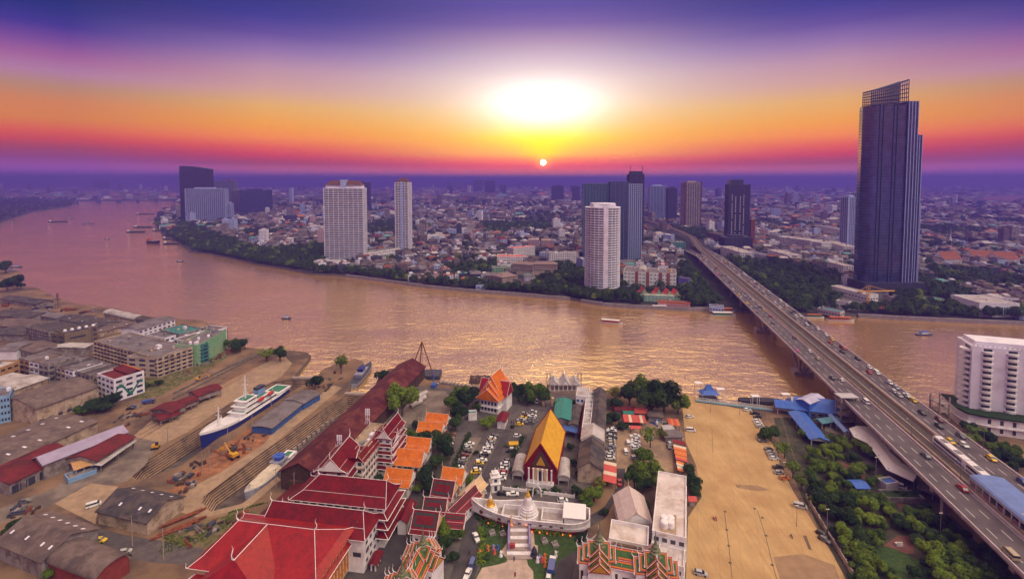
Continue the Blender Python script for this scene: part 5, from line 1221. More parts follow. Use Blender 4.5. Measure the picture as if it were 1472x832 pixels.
q=MB();y0=-abs(W_)/2-1;q.mesh([(-L_/2-.5,y0,14.6),(L_*.42,y0,14.6),(L_*.42,y0+3,17.6),(-L_/2-.5,y0+3,17.6),(-L_/2-.5,y0+5.5,15.8),(L_*.42,y0+5.5,15.8)],[(0,1,2,3),(3,2,5,4),(4,5,1,0),(0,3,4),(1,5,2)]);sr=q.build('roof_strip',m_crim,RC,True)
q=MB();q.bar((-L_/2-.5,y0,14.6),(L_*.42,y0,14.6),.14);q.bar((-L_/2-.5,y0+3,17.6),(L_*.42,y0+3,17.6),.14);q.bar((-L_/2-.5,y0,14.6),(-L_/2-.5,y0+3,17.6),.14);horn(q,(-L_/2-.5,y0+3,17.6),-1,0,1);q.build('roof_trim',m_wbeige,sr,True)
dd=Vector((math.cos(rz_),math.sin(rz_)))
hall('stair_tower','white stair tower with steep crimson roof at the river end of the school','tower',(P(562,618,17).x,P(562,618,17).y),rz_,15,6.5,17,21.5,m_crim,m_tw,pents=4,ph=3.3,out=.9,wins=4,fin=1.1,over=.6)
hall('stair_tower','plain white stair block with three square windows halfway along the school','tower',(P(552,632,14).x+1,P(552,632,14).y),rz_+rad(90),9,6.5,14.5,18,m_crim,m_tw,wins=0,fin=1,over=.6)
for k,(x,y,s)in enumerate([(528.5,609,1.6),(488,643,1.2)]):
 p=P(x,y,15);q=MB()
 for dx in(-.8,0,.8):q.bar((dx,0,0),(dx,0,4.5*s),.12);q.box(dx-.25,dx+.25,-.2,.2,2.6*s,4.6*s)
 q.bar((-1.5,0,0),(0,0,3),.1);q.bar((1.5,0,0),(0,0,3),.1);o=q.build('antenna_mast',m_white);o.location=p;tag(o,['white phone antenna cluster on the school terrace','small white antenna behind the crimson wing'][k],'antenna')
p=P(507,642,15.2);q=MB();q.lathe((0,0,0),[(.1,0),(.9,.3),(1.4,.9),(1.3,.95),(.8,.45),(.1,.2)],14);q.bar((0,0,-1),(0,0,.2),.15);o=q.build('satellite_dish',m_white);o.location=p+Vector((0,0,1));tag(o,'white satellite dish on the school terrace','satellite dish')
gable('covered_walk','dark crimson lean-to roof along the long red shed near the crimson halls','shed',(372,742),(395,757),(452,703),4,5.5,m_rfred,m_wgrey,None,over=.8)
gable('covered_walk','bright red metal roof beside the stepped hall and lane','shed',(571,747),(584,750),(597,722),5,6.2,m_crim,m_tw,None,over=.6)
gable('covered_walk','small crimson awning over a motorbike at the foot of the white gable wall','awning',(533,806),(541,811),(549,794),2.6,3.2,m_crim,m_tw,None,openbelow=2.2)
og='orange roofed monks houses'
for i,(a,b_,dep,e,r_,lab)in enumerate([
(C8(410,62),C8(600,82),9,5,9.2,'orange roofed house closest to the river in the monks row'),
(C8(346,128),C8(560,145),8,4.4,8.0,'lower orange roof attached before the house closest to the river'),
(C8(238,285),C8(448,306),9,5,9.4,'orange roofed house between two round trees in the monks row'),
(C8(150,408),C8(385,430),10,5,9.8,'widest orange roofed house with a dark veranda in the monks row'),
(C8(52,585),C8(285,610),10,5,9.8,'orange roofed house touching the four tier crimson hall'),
(C8(545,565),C8(735,590),9,5.5,10,'orange roofed house right behind the dark red framed roofs')]):
 c,rz,L=fpx(a,b_,dep,e-.4);hall('temple_house',lab,'house',c,rz,L-2,dep-2,e,r_,m_orng,m_tw,mat('ochre_trim',(.62,.46,.34),.7),group=og,fin=1.1,wins=3,cols=5,brz=.36,brk=.72,gab=m_tw)
for i,(a,b_,dep,e,r_,lab)in enumerate([
(C8(452,702),C8(645,728),11,7,12,'dark red roofed chapel with a square border, nearest the orange roof'),
(C8(388,835),C8(590,850),9,6,10,'dark red roofed chapel with an oblong border, middle of three'),
(C3(922,452),C3(1145,478),11,7,12,'dark red roofed chapel with a square border beside the ornate spires')]):
 c,rz,L=fpx(a,b_,dep,e-.3);hall('chapel',lab,'chapel',c,rz,L-2,dep-2,e,r_,m_crim if i else m_crim,m_tw,group='chapels with framed roofs',framed='f',fin=1.3,wins=3,gab=m_cream,brz=.12,brk=.9)
for(a,b_,c3,lab)in[(C3(1232,300),C3(1262,330),C8(790,690),'narrow crimson roofed gallery between the chapels and the ship wall'),(C8(700,690),C8(740,850),C8(800,600),'x')][:1]:
 pass
c,rz,L=fpx(C8(640,835),C8(745,850),14,5);hall('gallery','narrow crimson roofed gallery beside the chapels and the lane','gallery',c,rz+rad(72),16,5.5,5,8.2,m_dkred,m_tw,framed='f',fin=.9,wins=4)
c,rz,L=fpx(C8(760,690),C8(830,700),12,5);hall('gallery','cream gabled annex with pale skylight beside the lane wall','gallery',c,rz+rad(75),10,5,5,8,mat('cream_tiles',(.62,.42,.22),.6),m_cream,fin=.8)
c,rz,L=fpx(C3(1228,400),C3(1289,405),8,4.5);hall('gallery','small dark red framed roof at the end of the gallery','gallery',c,rz,9,6,4.5,7.5,m_dkred,m_tw,framed='f',fin=.8)
m_spire=mat('spire_tiles',(.16,.17,.09),.6,.3,1.5)
def ornate(label,c,rz,s=1.0,e=9,r_=14,arms=((7.5,5),(7.5,5)),base_h=0,group='ornate red gabled gate halls',spire=1.0):
 t_=thing('ornate_hall',label,'hall',(c[0],c[1],0),rz,group)
 q=MB();q.prism(rect(arms[0][0]*2-1,arms[0][1]*2-2.0),0,e);q.build('wall',m_tw,t_,True);q=MB();q.prism(rect(arms[1][1]*2-2.02,arms[1][0]*2-1),0,e-.01);q.build('wall',m_tw,t_,True)
 for k,(al,aw)in enumerate(arms):
  for j in range(3):
   hl=al*(1-.24*j);h2=r_-1.4+j*1.3
   sub=bpy.data.objects.new('roof_tier',None)
   qd=MB()
   hw=aw*(1-.08*j)*.8;ee=e+j*1.25
   z1=ee;sgn=1
   pts=lambda x,w_,z:(x,w_,z)if k==0 else(-w_,x,z)
   A0=[pts(-hl,-hw,z1),pts(hl,-hw,z1),pts(hl,0,h2),pts(-hl,0,h2)];A1=[pts(hl,hw,z1),pts(-hl,hw,z1),pts(-hl,0,h2),pts(hl,0,h2)]
   bpy.data.objects.remove(sub)
   qd.face(A0);qd.face(A1);qd.face([A0[1],A1[0],A0[2]]);qd.face([A1[1],A0[0],A0[3]]);qd.face([A0[0],A1[1],A1[0],A0[1]])
   ro=qd.build('roof_tier',m_red2,t_,True)
   q=MB();panel(q,A0,.35,.05);panel(q,A1,.35,.05);q.build('orange_border_tiles',m_ort,ro,True)
   q=MB();panel(q,A0,.75,.10);panel(q,A1,.75,.10);q.build('green_field_tiles',m_grnt,ro,True)
   q=MB()
   for(p0_,p1_)in((A0[0],A0[3]),(A0[1],A0[2]),(A1[0],A1[3]),(A1[1],A1[2])):q.bar(Vector(p0_),Vector(p1_),.11)
   q.bar(A0[2],A0[3],.13);d=Vector(A0[2])-Vector(A0[3]);d.normalize()
   horn(q,A0[2],d.x,d.y,1.3);horn(q,A0[3],-d.x,-d.y,1.3)
   for p_,sg in((A0[0],-1),(A0[1],1),(A1[0],1),(A1[1],-1)):horn(q,p_,d.x*sg,d.y*sg,.8)
   q.build('bargeboard',m_trim,ro,True)
   for sg,tri in((1,[A0[1],A1[0],A0[2]]),(-1,[A1[1],A0[0],A0[3]])):
    cc=sum((Vector(p)for p in tri),Vector())/3;q=MB();q.face([cc+(Vector(p)-cc)*.72+d*sg*.07 for p in tri]);q.build('pediment',m_goldl,ro,True)
 if spire:
  q=MB();z0_=r_+1;prof=[(2.5,0),(2.6,.6),(1.9,1.0),(2.1,1.5),(1.4,2.0),(1.6,2.5),(1.0,3.0),(1.1,3.4),(.6,4.2),(.45,5.2),(.22,6.5),(.04,9.5)]
  q.lathe((0,0,z0_-1.5),[(r2*spire,z*spire)for r2,z in prof],12);q.build('spire',m_spire,t_,True)
 for sx in(-1,1):
  for k in range(3):
   q=MB();x=sx*(arms[0][0]-1.5)-sx*k*2.2;q.box(x-.45,x+.45,-arms[0][1]+.93,-arms[0][1]+1.15,e*.35,e*.75);q.build('window',m_wood,t_,True)
 t_.scale=(s,s,s);return t_
def cpx(px,py,z):p=P(px,py,z);return(p.x,p.y)
ornate('ornate red and green gabled hall with green spire, left one of the right-hand pair',cpx(861,784,12),rad(-8),.9)
ornate('ornate red and green gabled hall with green spire touching the long white roof',cpx(942,799,12),rad(-8),.9)
ornate('ornate gabled hall with dull spire beside the framed chapels',cpx(608,783,12),rad(-26),.82)
ornate('ornate gabled hall with dull spire cut by the lower picture edge near the lane',cpx(578,828,12),rad(-26),.82)
def link(a,b_,z,label,W=8,e=8.5,r_=12):
 A_,B_=P(*a,z),P(*b_,z);d=(B_-A_).to_2d();c=(A_+B_)/2;t_=hall('ornate_gallery',label,'gallery',(c.x,c.y),math.atan2(d.y,d.x),d.length,W,e,r_,m_red2,m_tw,framed='n',fin=1.0,wins=3,group='ornate galleries')
link((874,787),(929,797),11,'red and green roofed gallery joining the two spired halls',8)
link((588,818),(601,792),11,'slanting red and green roofed gallery of the spired pair by the lane',7)
link((866,806),(926,815),6,'lower red bordered gallery in front of the two spired halls',5,4.5,7)
UB=gable('ordination_hall','steep golden roofed ordination hall with dark red edges and open front porch','temple',(754.7,669),(800,673),(811,619.6),7,17,m_gold,m_dkred,None,over=.5,th=.3)
c_,rz_,L_,W_=local_frame(P(754.7,669,7),P(800,673,7),P(811,619.6,7));hl,hw=L_/2,abs(W_)/2
q=MB();
for s in(-1,1):
 q.bar((-hl-.6,s*(hw+.6),6.3),(-hl-.6,0,17.3),.38);q.bar((hl+.6,s*(hw+.6),6.3),(hl+.6,0,17.3),.3);q.bar((-hl-.6,s*(hw+.6),6.5),(hl+.6,s*(hw+.6),6.5),.3)
 q.box(-hl,hl,s*hw-.2,s*hw+.2,0,6.6)
q.build('red_bargeboard',m_dkred,UB,True)
q=MB();x=-hl-.1;q.mesh([(x,-hw*.62,7.2),(x,hw*.62,7.2),(x,0,14.5),(x-.3,-hw*.62,7.2),(x-.3,hw*.62,7.2),(x-.3,0,14.5)],[(0,1,2),(5,4,3),(0,3,4,1),(1,4,5,2),(2,5,3,0)]);pd=q.build('pediment',m_wood,UB,True)
q=MB();q.mesh([(x-.34,-hw*.3,7.8),(x-.34,hw*.3,7.8),(x-.34,0,11.8)],[(0,2,1)]);q.build('pediment_carving',m_goldl,pd,True)
for k in range(6):
 y=-hw*.72+hw*1.44*k/5;q=MB();q.lathe((-hl-2.2,y,.9),[(.42,0),(.36,.3),(.33,6.0),(.5,6.3)],10);q.build('column',m_tw,UB,True)
q=MB();q.box(-hl-4.2,-hl+.05,-hw*.85,hw*.85,0,.9);q.build('porch_floor',m_tw,UB,True)
q=MB();q.box(-hl-4.3,-hl-4.05,-hw*.85,hw*.85,.9,1.9);q.build('porch_balustrade',m_tw,UB,True)
q=MB();q.box(-hl-.3,-hl-.1,-hw*.45,hw*.45,.9,6.4);q.build('front_wall',m_cream,UB,True)
q=MB();q.box(-hl-.4,-hl-.29,-1.3,1.3,.9,5.2);q.build('door',m_wood,UB,True)
for a,b_,c3,lab in((C66(440,745),C66(520,752),C66(545,640),'white barrel tent along the west side of the golden hall'),(C66(745,780),C66(826,785),C66(826,665),'white barrel tent along the east side of the golden hall')):
 gable('barrel_tent',lab,'tent',a,b_,c3,2.6,4.6,m_rfpale,m_rfpale,'white barrel tents',barrel=True,over=.2,openbelow=2.0)
gable('temple_building','long building with dark charcoal gabled roof beside the parked cars','building',C77(45,742),C77(243,712),C77(250,492),6,9.4,m_rfdark,m_wbeige,None,over=.3,bays=7,trim=None,winrows=1)
gable('temple_building','white roofed linking section between the two charcoal roofs','building',C77(78,475),C77(250,492),C77(252,405),7.5,10.4,m_rfpale,m_tw,None,over=.2)
gable('temple_building','long charcoal roofed wing running to the river beside the open cells','building',C77(148,400),C77(262,405),C77(266,115),7,9,m_rfdark,m_tw,None,over=.3,winrows=1)
tb=flatblock('temple_building','roofless strip of pale partitioned cells beside the charcoal wing','building',C77(85,412),C77(148,412),C77(176,135),6,m_tw,m_rfpale,None,parapet=1.4)
c_,rz_,L_,W_=local_frame(*(P(*p,6)for p in(C77(85,412),C77(148,412),C77(176,135))))
for k in range(1,8):q=MB();q.box(-L_/2+L_*k/8-.15,-L_/2+L_*k/8+.15,-abs(W_)/2+.3,abs(W_)/2-.3,6.15,7.3);q.build('partition',m_tw,tb,True)
q=MB();q.mesh([(-L_/2,abs(W_)/2+.05,4),(L_/2,abs(W_)/2+.05,4),(L_/2,abs(W_)/2+2.0,3),(-L_/2,abs(W_)/2+2.0,3),(-L_/2,abs(W_)/2+.05,7),(L_/2,abs(W_)/2+.05,7)],[(0,1,2,3),(3,2,5,4),(1,5,2),(0,3,4),(0,4,5,1)]);q.build('red_awning',m_crim,tb,True)
flatblock('temple_building','white three storey house with blue windows at the river end of the cells','building',C77(42,150),C77(135,165),C77(145,100),8,m_tw,m_rfpale,None,floors=2,cols=3,colsw=3,glass=MATS['blue_tarp'])
gable('shed','teal green pitched roof shed near the river gate','shed',C66(718,392),C66(830,388),C66(840,255),5,6.2,mat('teal_roof',(.03,.22,.19),.6,.15,.5),m_wgrey,None,over=.4)
gable('shed','dark navy ribbed roof shed beside the teal roof','shed',C66(822,408),C66(880,422),C66(905,292),4.6,5.4,m_rfdark,m_wgrey,None,over=.3)
gable('tarpaulin','bright blue tarpaulin roof below the dark shed','tarpaulin',C66(775,452),C66(870,470),C66(878,438),3,3.5,MATS['blue_tarp'],m_wgrey,None,openbelow=2.5)
c,rz,L=fpx((688,577),(717,580),0.1,9);d=Vector((math.cos(rz),math.sin(rz)))
OH=thing('temple_hall','tall white riverside hall with steep stacked orange roofs and red cross gable','hall',(P(713,578,0).x,P(711,583,0).y,0),rad(-22),'temple_halls')
q=MB();q.prism(rect(11,19),0,8.5);q.build('wall',m_tw,OH,True);q=MB();q.prism(rect(17,8),0,8.4);q.build('side_wing_wall',m_tw,OH,True)
for k in range(5):
 for z in(1.2,4.6):
  q=MB();q.box(-4.6+k*2,-3.4+k*2,-9.6,-9.45,z,z+1.8);q.build('window',m_dgrey,OH,True)
for z in(3.8,8.2):q=MB();q.prism(rect(13.6,21.6),z-.2,z+.1);q.build('balcony_slab',m_tw,OH,True)
def ygable(t_,x,y0,y1,hw,e,r_,mt,fin=1.2,gm=None):
 q=MB();q.mesh([(x-hw,y0,e),(x+hw,y0,e),(x,y0,r_),(x-hw,y1,e),(x+hw,y1,e),(x,y1,r_)],[(0,1,2),(3,5,4),(0,2,5,3),(1,4,5,2),(0,3,4,1)]);ro=q.build('roof_tier',mt,t_,True)
 q=MB();[q.bar((x+s*hw,y_,e),(x,y_,r_),.1)for s in(-1,1)for y_ in(y0,y1)];q.bar((x,y0,r_),(x,y1,r_),.14);horn(q,(x,y0,r_),0,-1,fin);horn(q,(x,y1,r_),0,1,fin);q.build('roof_trim',m_trim,ro,True)
 q=MB();q.mesh([(x-hw*.6,y0-.06,e+.4),(x+hw*.6,y0-.06,e+.4),(x,y0-.06,r_-(r_-e)*.3)],[(0,1,2)]);q.build('pediment',gm or m_orng,ro,True)
ygable(OH,0,-12,12,7.6,8.3,14.4,m_orng);ygable(OH,0,-9.6,9.6,6.2,10.2,17.4,m_orng);ygable(OH,0,-6.8,6.8,4.8,12.6,20,m_orng)
q=MB();q.mesh([(-9,-5,8.4),(9,-5,8.4),(9,0,15.6),(-9,0,15.6),(9,5,8.4),(-9,5,8.4)],[(0,1,2,3),(3,2,4,5),(1,4,2),(0,3,5),(0,5,4,1)]);cr=q.build('cross_roof',m_red2,OH,True)
q=MB();[q.bar((sx*9,sy_*5,8.4),(sx*9,0,15.6),.1)for sx in(-1,1)for sy_ in(-1,1)];q.bar((-9,0,15.6),(9,0,15.6),.14);q.build('roof_trim',m_trim,cr,True)
gable('shed','small red and white striped roof beside the orange riverside hall','shed',C66(345,385),C66(398,398),C66(420,345),4,4.8,m_crim,m_tw,None)
flatblock('wash_house','white and green kiosk behind the parked cars lane','kiosk',C66(150,330),C66(155,350),C66(210,345),3.4,m_tw,m_wteal,None)
PV=thing('pier_pavilion','lilac white pier pavilion with three pointed gables over the water','pavilion',(P(812,560).x,P(812,558).y,0),0)
for dx in(-6.5,0,6.5):
 ygable(PV,dx,-5,5,3.2,4.0,6.6+(1.4 if dx==0 else 0),m_rfpale,.8,m_tw)
q=MB();q.prism(rect(21,10),-3,.5);q.build('platform',m_conc,PV,True)
for k in range(8):
 for s in(-1,1):q=MB();q.box(-9.6+k*2.7,-9.2+k*2.7,s*4.2-.2,s*4.2+.2,.5,4.1);q.build('post',m_tw,PV,True)
for sx in(-1,1):
 q=MB();q.bar((sx*10.8,3,-2),(sx*10.8,3,8.5),.25);q.bar((sx*8.8,3,-2),(sx*8.8,3,8.5),.25);q.bar((sx*10.8,3,8.2),(sx*8.8,3,8.2),.2);q.build('dock_frame',m_steel,PV,True)
GA=thing('temple_gate','small pale arched gate between the teal roof and the car park','gate',tuple(P(787.5,582.5)))
for sx in(-1,1):q=MB();q.box(sx*2.6-.6,sx*2.6+.6,-.6,.6,0,4);q.build('gate_pillar',m_cream,GA,True)
q=MB();q.prism(rect(7.2,1.6),4,4.7);q.prism(rect(5,1.2),4.7,5.5,top=rect(1.5,.6));q.build('gate_top',m_cream,GA,True)
bow,stn=P(*C4(88,262),6.5),P(*C4(906,365),5.2);ctr=(bow+stn)/2;rz=math.atan2(stn.y-bow.y,stn.x-bow.x);Lb=(stn-bow).length
CS=thing('ship_shrine','white concrete ship shaped shrine with red keel and square windows','monument',(ctr.x,ctr.y-2.0,0),rz)
def hwid(t_):
 a=min(1,t_/.42)**.62*(1 if t_<.8 else math.sqrt(max(.0,1-((t_-.8)/.2)**2*.72)));return max(.08,5.9*a)
def ztop(t_):return 5.0+2.6*max(0,1-t_/.28)**1.8+1.0*max(0,(t_-.82)/.18)**2
nS=40;q=MB();qk=MB();X_=lambda t_:-Lb/2+Lb*t_
for i in range(nS):
 t0,t1=i/nS,(i+1)/nS
 for s in(-1,1):
  def pt(t_,f,z):
   sh=(1-f)*.13*Lb*max(0,.5-t_)*1.2;return(X_(t_)+sh-(1-f)*max(0,t_-.85)*Lb*.3,s*hwid(t_)*(.70+.30*f),z)
  zk=1.5
  a,b_,c1_,d1=pt(t0,0,0),pt(t1,0,0),pt(t1,.42,zk+.6*max(0,1-t1/.3)),pt(t0,.42,zk+.6*max(0,1-t0/.3))
  qk.face([a,b_,c1_,d1]if s<0 else[d1,c1_,b_,a])
  e_,f_=pt(t1,1,ztop(t1)),pt(t0,1,ztop(t0));q.face([d1,c1_,e_,f_]if s<0 else[f_,e_,c1_,d1])
  yi=lambda t_:s*max(.04,hwid(t_)-.55);g1,h1=(X_(t1),yi(t1),ztop(t1)),(X_(t0),yi(t0),ztop(t0));q.face([f_,e_,g1,h1]if s<0 else[h1,g1,e_,f_])
  q.face([h1,g1,(X_(t1),yi(t1),2.6),(X_(t0),yi(t0),2.6)]if s<0 else[(X_(t0),yi(t0),2.6),(X_(t1),yi(t1),2.6),g1,h1])
w1=hwid(1)
q.face([(X_(1)-.0,-w1,ztop(1)),(X_(1),w1,ztop(1)),(X_(1)-1.2,w1*.85,1.4),(X_(1)-1.2,-w1*.85,1.4)][::-1]);q.face([(X_(1)-.5,-w1,ztop(1)),(X_(1)-.5,w1,ztop(1)),(X_(1)-.5,w1,2.5),(X_(1)-.5,-w1,2.5)]);q.face([(X_(1)-.5,-w1,ztop(1)),(X_(1),-w1,ztop(1)),(X_(1),w1,ztop(1)),(X_(1)-.5,w1,ztop(1))])
qk.face([(X_(1)-1.2,w1*.85,1.4),(X_(1)-1.2,-w1*.85,1.4),(X_(1)-2,-w1*.7,0),(X_(1)-2,w1*.7,0)])
HU=q.build('hull',m_tw,CS,True);qk.build('keel',mat('keel_red',(.22,.02,.03),.7,.2,1),CS,True)
q=MB();q.face([(X_(i/nS),-hwid(i/nS)+.5 if hwid(i/nS)>.6 else-.05,2.6)for i in range(nS+1)]+[(X_(i/nS),hwid(i/nS)-.5 if hwid(i/nS)>.6 else .05,2.6)for i in range(nS,-1,-1)]);q.build('deck',mat('deck_stone',(.38,.32,.30),.9,.2,.6),CS,True)
m_winb=mat('brown_lattice_window',(.16,.055,.03),.7,.2,2);m_lilt=mat('lilac_trim',(.30,.26,.50),.7)
for k in range(8):
 t_=.17+k*.086 if k else .095;w_=hwid(t_);x=X_(t_);y=-w_*.94;z=2.55+(.9 if k==0 else 0)
 dy_=-(hwid(t_+.01)-hwid(t_-.01))/(.02*Lb)
 def sl(px_,pz,o_):return(px_,-(w_+(px_-x)*-dy_)*(.70+.30*(.42+.58*(pz-1.5)/(ztop(t_)-1.5)))-o_,pz)
 if k==0:
  q=MB();n_=12;q.face([sl(x+.8*math.cos(6.283*j/n_),z+.4+.8*math.sin(6.283*j/n_),.07)for j in range(n_)]);q.build('round_window',m_winb,CS,True);continue
 q=MB();q.face([sl(x-.85,z-.3,.06),sl(x+.85,z-.3,.06),sl(x+.85,z+1.3,.06),sl(x-.85,z+1.3,.06)]);wn=q.build('window',m_trim,CS,True)
 q=MB();q.face([sl(x-.62,z-.1,.1),sl(x+.62,z-.1,.1),sl(x+.62,z+1.1,.1),sl(x-.62,z+1.1,.1)]);q.build('window_lattice',m_winb,wn,True)
 for dx in(-1.25,1.25):q=MB();q.mesh([sl(x+dx-.14,1.7,.16),sl(x+dx+.14,1.7,.16),sl(x+dx+.14,4.4,.16),sl(x+dx-.14,4.4,.16)],[(0,1,2,3)]);q.build('pilaster',m_trim,CS,True)
m_lit=mat('red_lamp',(.8,.15,.05),.5,emit=(1,.13,.02,4))
for k in range(13):
 t_=.16+k*.062
 if abs(t_-.44)<.05:continue
 o=MB();o.lathe((X_(t_),-hwid(t_)*.80-.5,.45),[(.12,-.25),(.28,0),(.12,.25)],8);o.build('keel_lamp',m_lit,CS,True)
def enclosure(x0,x1,w_,nm='deck_wall'):
 q=MB()
 for(a,b_,c_,d_)in((x0,x1,-w_,-w_+.35),(x0,x1,w_-.35,w_),(x0,x0+.35,-w_+.35,w_-.35),(x1-.35,x1,-w_+.35,w_-.35)):q.box(a,b_,c_,d_,2.61,4.3)
 q.build(nm,m_tw,CS,True)
enclosure(X_(.27),X_(.42),3.2);enclosure(X_(.60),X_(.78),3.6)
q=MB();q.box(X_(.79),X_(.955),-3.6,3.4,2.61,5.4);q.build('stern_cabin',m_tw,CS,True);q=MB();q.mesh([(X_(.78),-4.1,6.0),(X_(.965),-3.9,6.0),(X_(.965),3.6,6.7),(X_(.78),3.8,6.7),(X_(.78),-4.1,6.3),(X_(.965),-3.9,6.3),(X_(.965),3.6,7.0),(X_(.78),3.8,7.0)],[(3,2,1,0),(4,5,6,7),(0,1,5,4),(1,2,6,5),(2,3,7,6),(3,0,4,7)]);q.build('stern_roof',m_trim,CS,True)
for(tt,sc_,lab)in((.485,1.0,'tall white bell shaped pagoda with golden tip amidships on the ship shrine'),(.165,.72,'smaller white pagoda with golden upper rings near the bow of the ship shrine')):
 p=wloc(X_(tt),.3,(CS.location.x,CS.location.y),rz);t_=thing('pagoda',lab,'pagoda',(p[0],p[1],2.62),rz,'pagodas on the ship shrine')
 for k,(r_,z0_,z1_)in enumerate(((3.9,0,1.1),(3.5,1.1,2.1),(3.1,2.1,3.0),(2.7,3.0,3.8))):
  r_*=sc_;q=MB();n_=12
  q.prism([(r_*(1 if j%3 else .93)*math.cos(6.283*j/n_+.26),r_*(1 if j%3 else .93)*math.sin(6.283*j/n_+.26))for j in range(n_)],z0_*sc_,z1_*sc_-.12);q.prism([(1.05*r_*math.cos(6.283*j/n_+.26),1.05*r_*math.sin(6.283*j/n_+.26))for j in range(n_)],z1_*sc_-.12,z1_*sc_);q.build('tier',m_tw,t_,True)
 q=MB();q.lathe((0,0,3.8*sc_),[(x*sc_,z*sc_)for x,z in((2.5,0),(2.3,.25),(2.35,.5),(2.0,.9),(1.7,1.8),(1.45,2.8),(1.1,3.4),(.9,3.5))],20);q.build('bell',m_tw if sc_==1 else m_goldl,t_,True)
 q=MB();q.prism(rect(1.5*sc_,1.5*sc_),7.3*sc_,8.0*sc_);q.lathe((0,0,8.0*sc_),[(x*sc_,z*sc_)for x,z in((.7,0),(.75,.2),(.5,.3),(.55,.7),(.4,.8),(.42,1.2),(.28,1.3),(.3,1.8),(.15,2.4),(.03,4.6))],12);q.build('spire',m_goldl if sc_==1 else m_tw,t_,True)
m_plaza=mat('plaza_paving',(.50,.38,.31),.85,.12,.5,dirt=(.38,.29,.24),dscale=.2)
m_lawn=mat('lawn',(.045,.085,.02),.95,.35,.7,bump=.5,bscale=4)
def sheet(pts,z,m_,name='path',lab=None):
 q=MB();ps=[p if isinstance(p,Vector)else P(*p,z)for p in pts];tri=tessellate_polygon([[Vector((p.x,p.y,0))for p in ps]])
 fs=[]
 for t3 in tri:
  a,b_,c_=(ps[i]for i in t3);fs.append(tuple(t3)if(b_-a).to_2d().cross((c_-a).to_2d())>0 else tuple(t3)[::-1])
 q.mesh([(p.x,p.y,z)for p in ps],fs);return struct(q.build(name,m_))
sheet([C4(105,350),C4(150,450),C4(160,640),C4(145,760),C4(90,860),C4(700,860),C4(660,760),C4(700,700),C4(830,630),C4(890,560),C4(880,440),C4(600,470),C4(300,430)],.010,m_lawn,'lawn')
sheet([C4(345,560),C4(290,640),C4(335,690),C4(330,712),C4(270,730),C4(160,752),C4(95,870),C4(520,870),C4(515,775),C4(480,735),C4(470,690),C4(545,680),C4(550,600),C4(525,590),C4(520,500),C4(390,500),C4(385,560)],.018,m_plaza,'pavement')
ST=thing('stone_stairs','broad stone stairs leading up to the entrance of the ship shrine','stairs',(P(*C4(418,600)).x,P(*C4(418,640)).y,0),0)
yy=P(*C4(440,475)).y;y_front=P(*C4(418,695)).y-ST.location.y;y_back=yy-ST.location.y
for k in range(9):
 q=MB();y0=y_front+(y_back-y_front)*k/10;q.box(-3.6+(.4 if k>3 else 0)-(.8 if k<3 else 0),3.6-(.4 if k>3 else 0)+(.8 if k<3 else 0),y0,y_back,.02+k*.26,.02+(k+1)*.26);q.build('step',m_tw if k%2 else m_conc,ST,True)
for sx in(-1,1):
 q=MB();q.box(sx*3.7-.25,sx*3.7+.25,y_front+3.2,y_back-1,.0,3.3);q.build('balustrade',m_lilt,ST,True)
 q=MB();q.box(sx*2.9-.3,sx*2.9+.3,y_back-2.2,y_back-1.6,2.3,4.6);q.lathe((sx*2.9,y_back-1.9,4.6),[(.35,0),(.3,.4),(.05,2.2)],8);q.build('gate_post',m_cream,ST,True)
 o=MB();o.lathe((sx*2.6,y_back-2.6,3.0),[(.1,-.2),(.3,0),(.1,.2)],8);o.build('lantern',m_lit,ST,True)
q=MB();q.box(-1.4,.9,y_front+3.6,y_front+4.8,1.0,2.2);o=q.build('donation_box',m_red2);o.location=ST.location+Vector((-2.4,0,.3));tag(o,'red box table standing on the shrine stairs','box')
for k,(x,y)in enumerate([(230,508),(303,516),(592,564),(668,588)]):
 q=MB();q.box(-1.1,1.1,-1.2,1.2,0,.7);q.box(-.6,.6,-.2,.2,.7,1.7);o=q.build('stone_monument',m_wgrey);o.location=P(*C4(x,y+8));o.rotation_euler=(0,0,.3);tag(o,['grey stone tablet on the lawn nearest the bow','grey stone tablet on the lawn left of the stairs','grey stone tablet on the lawn right of the stairs','grey stone tablet on the lawn nearest the stern'][k],'monument','stone tablets on the lawn')
q=MB();q.lathe((0,0,0),[(1.5,0),(1.5,.5),(1.0,.6),(1.0,1.8),(.5,2.8),(.05,3.6)],10);o=q.build('statue',m_dgrey);o.location=P(*C4(522,668));tag(o,'dark seated statue on a round base beside the stairs','statue')
def wallrun(pts,h,th,m_,name,label,cat,group=None,caps=0):
 q=MB();W_=[p if isinstance(p,Vector)else P(*p)for p in pts]
 for a,b_ in zip(W_,W_[1:]):d=(b_-a).to_2d();q.obox((a+b_)/2,d.normalized(),d.length/2+th/2,th/2,-.1,h)
 o=q.build(name,m_);tag(o,label,cat,group)
 if caps:
  for a,b_ in zip(W_,W_[1:]):
   n_=max(1,int((b_-a).length/caps))
   for k in range(n_+1):p=a.lerp(b_,k/n_);q=MB();q.obox(p,(1,0),.22,.22,-.05,h+.35);q.build('post',m_,o)
 return o
wallrun([C4(305,210),C4(520,232),C4(800,268)],1.2,.3,m_tw,'garden_wall','low white balustrade wall between the golden hall and the ship shrine','wall',None,3)
AR=thing('temple_arch','white pointed arch gate facing the middle of the ship shrine','gate',tuple(P(*C4(540,258))))
for sx in(-1,1):q=MB();q.bar((sx*1.8,0,0),(sx*1.5,0,3.2),.3);q.bar((sx*1.5,0,3.2),(0,0,5.2),.25);q.build('arch_leg',m_trim,AR,True)
q=MB();horn(q,(0,0,5.1),.2,0,1.0);q.build('finial',m_trim,AR,True)
BT=thing('bell_tower','small white tiered bell tower between the parked cars and the shrine bow','tower',tuple(P(*C4(250,212))),.2)
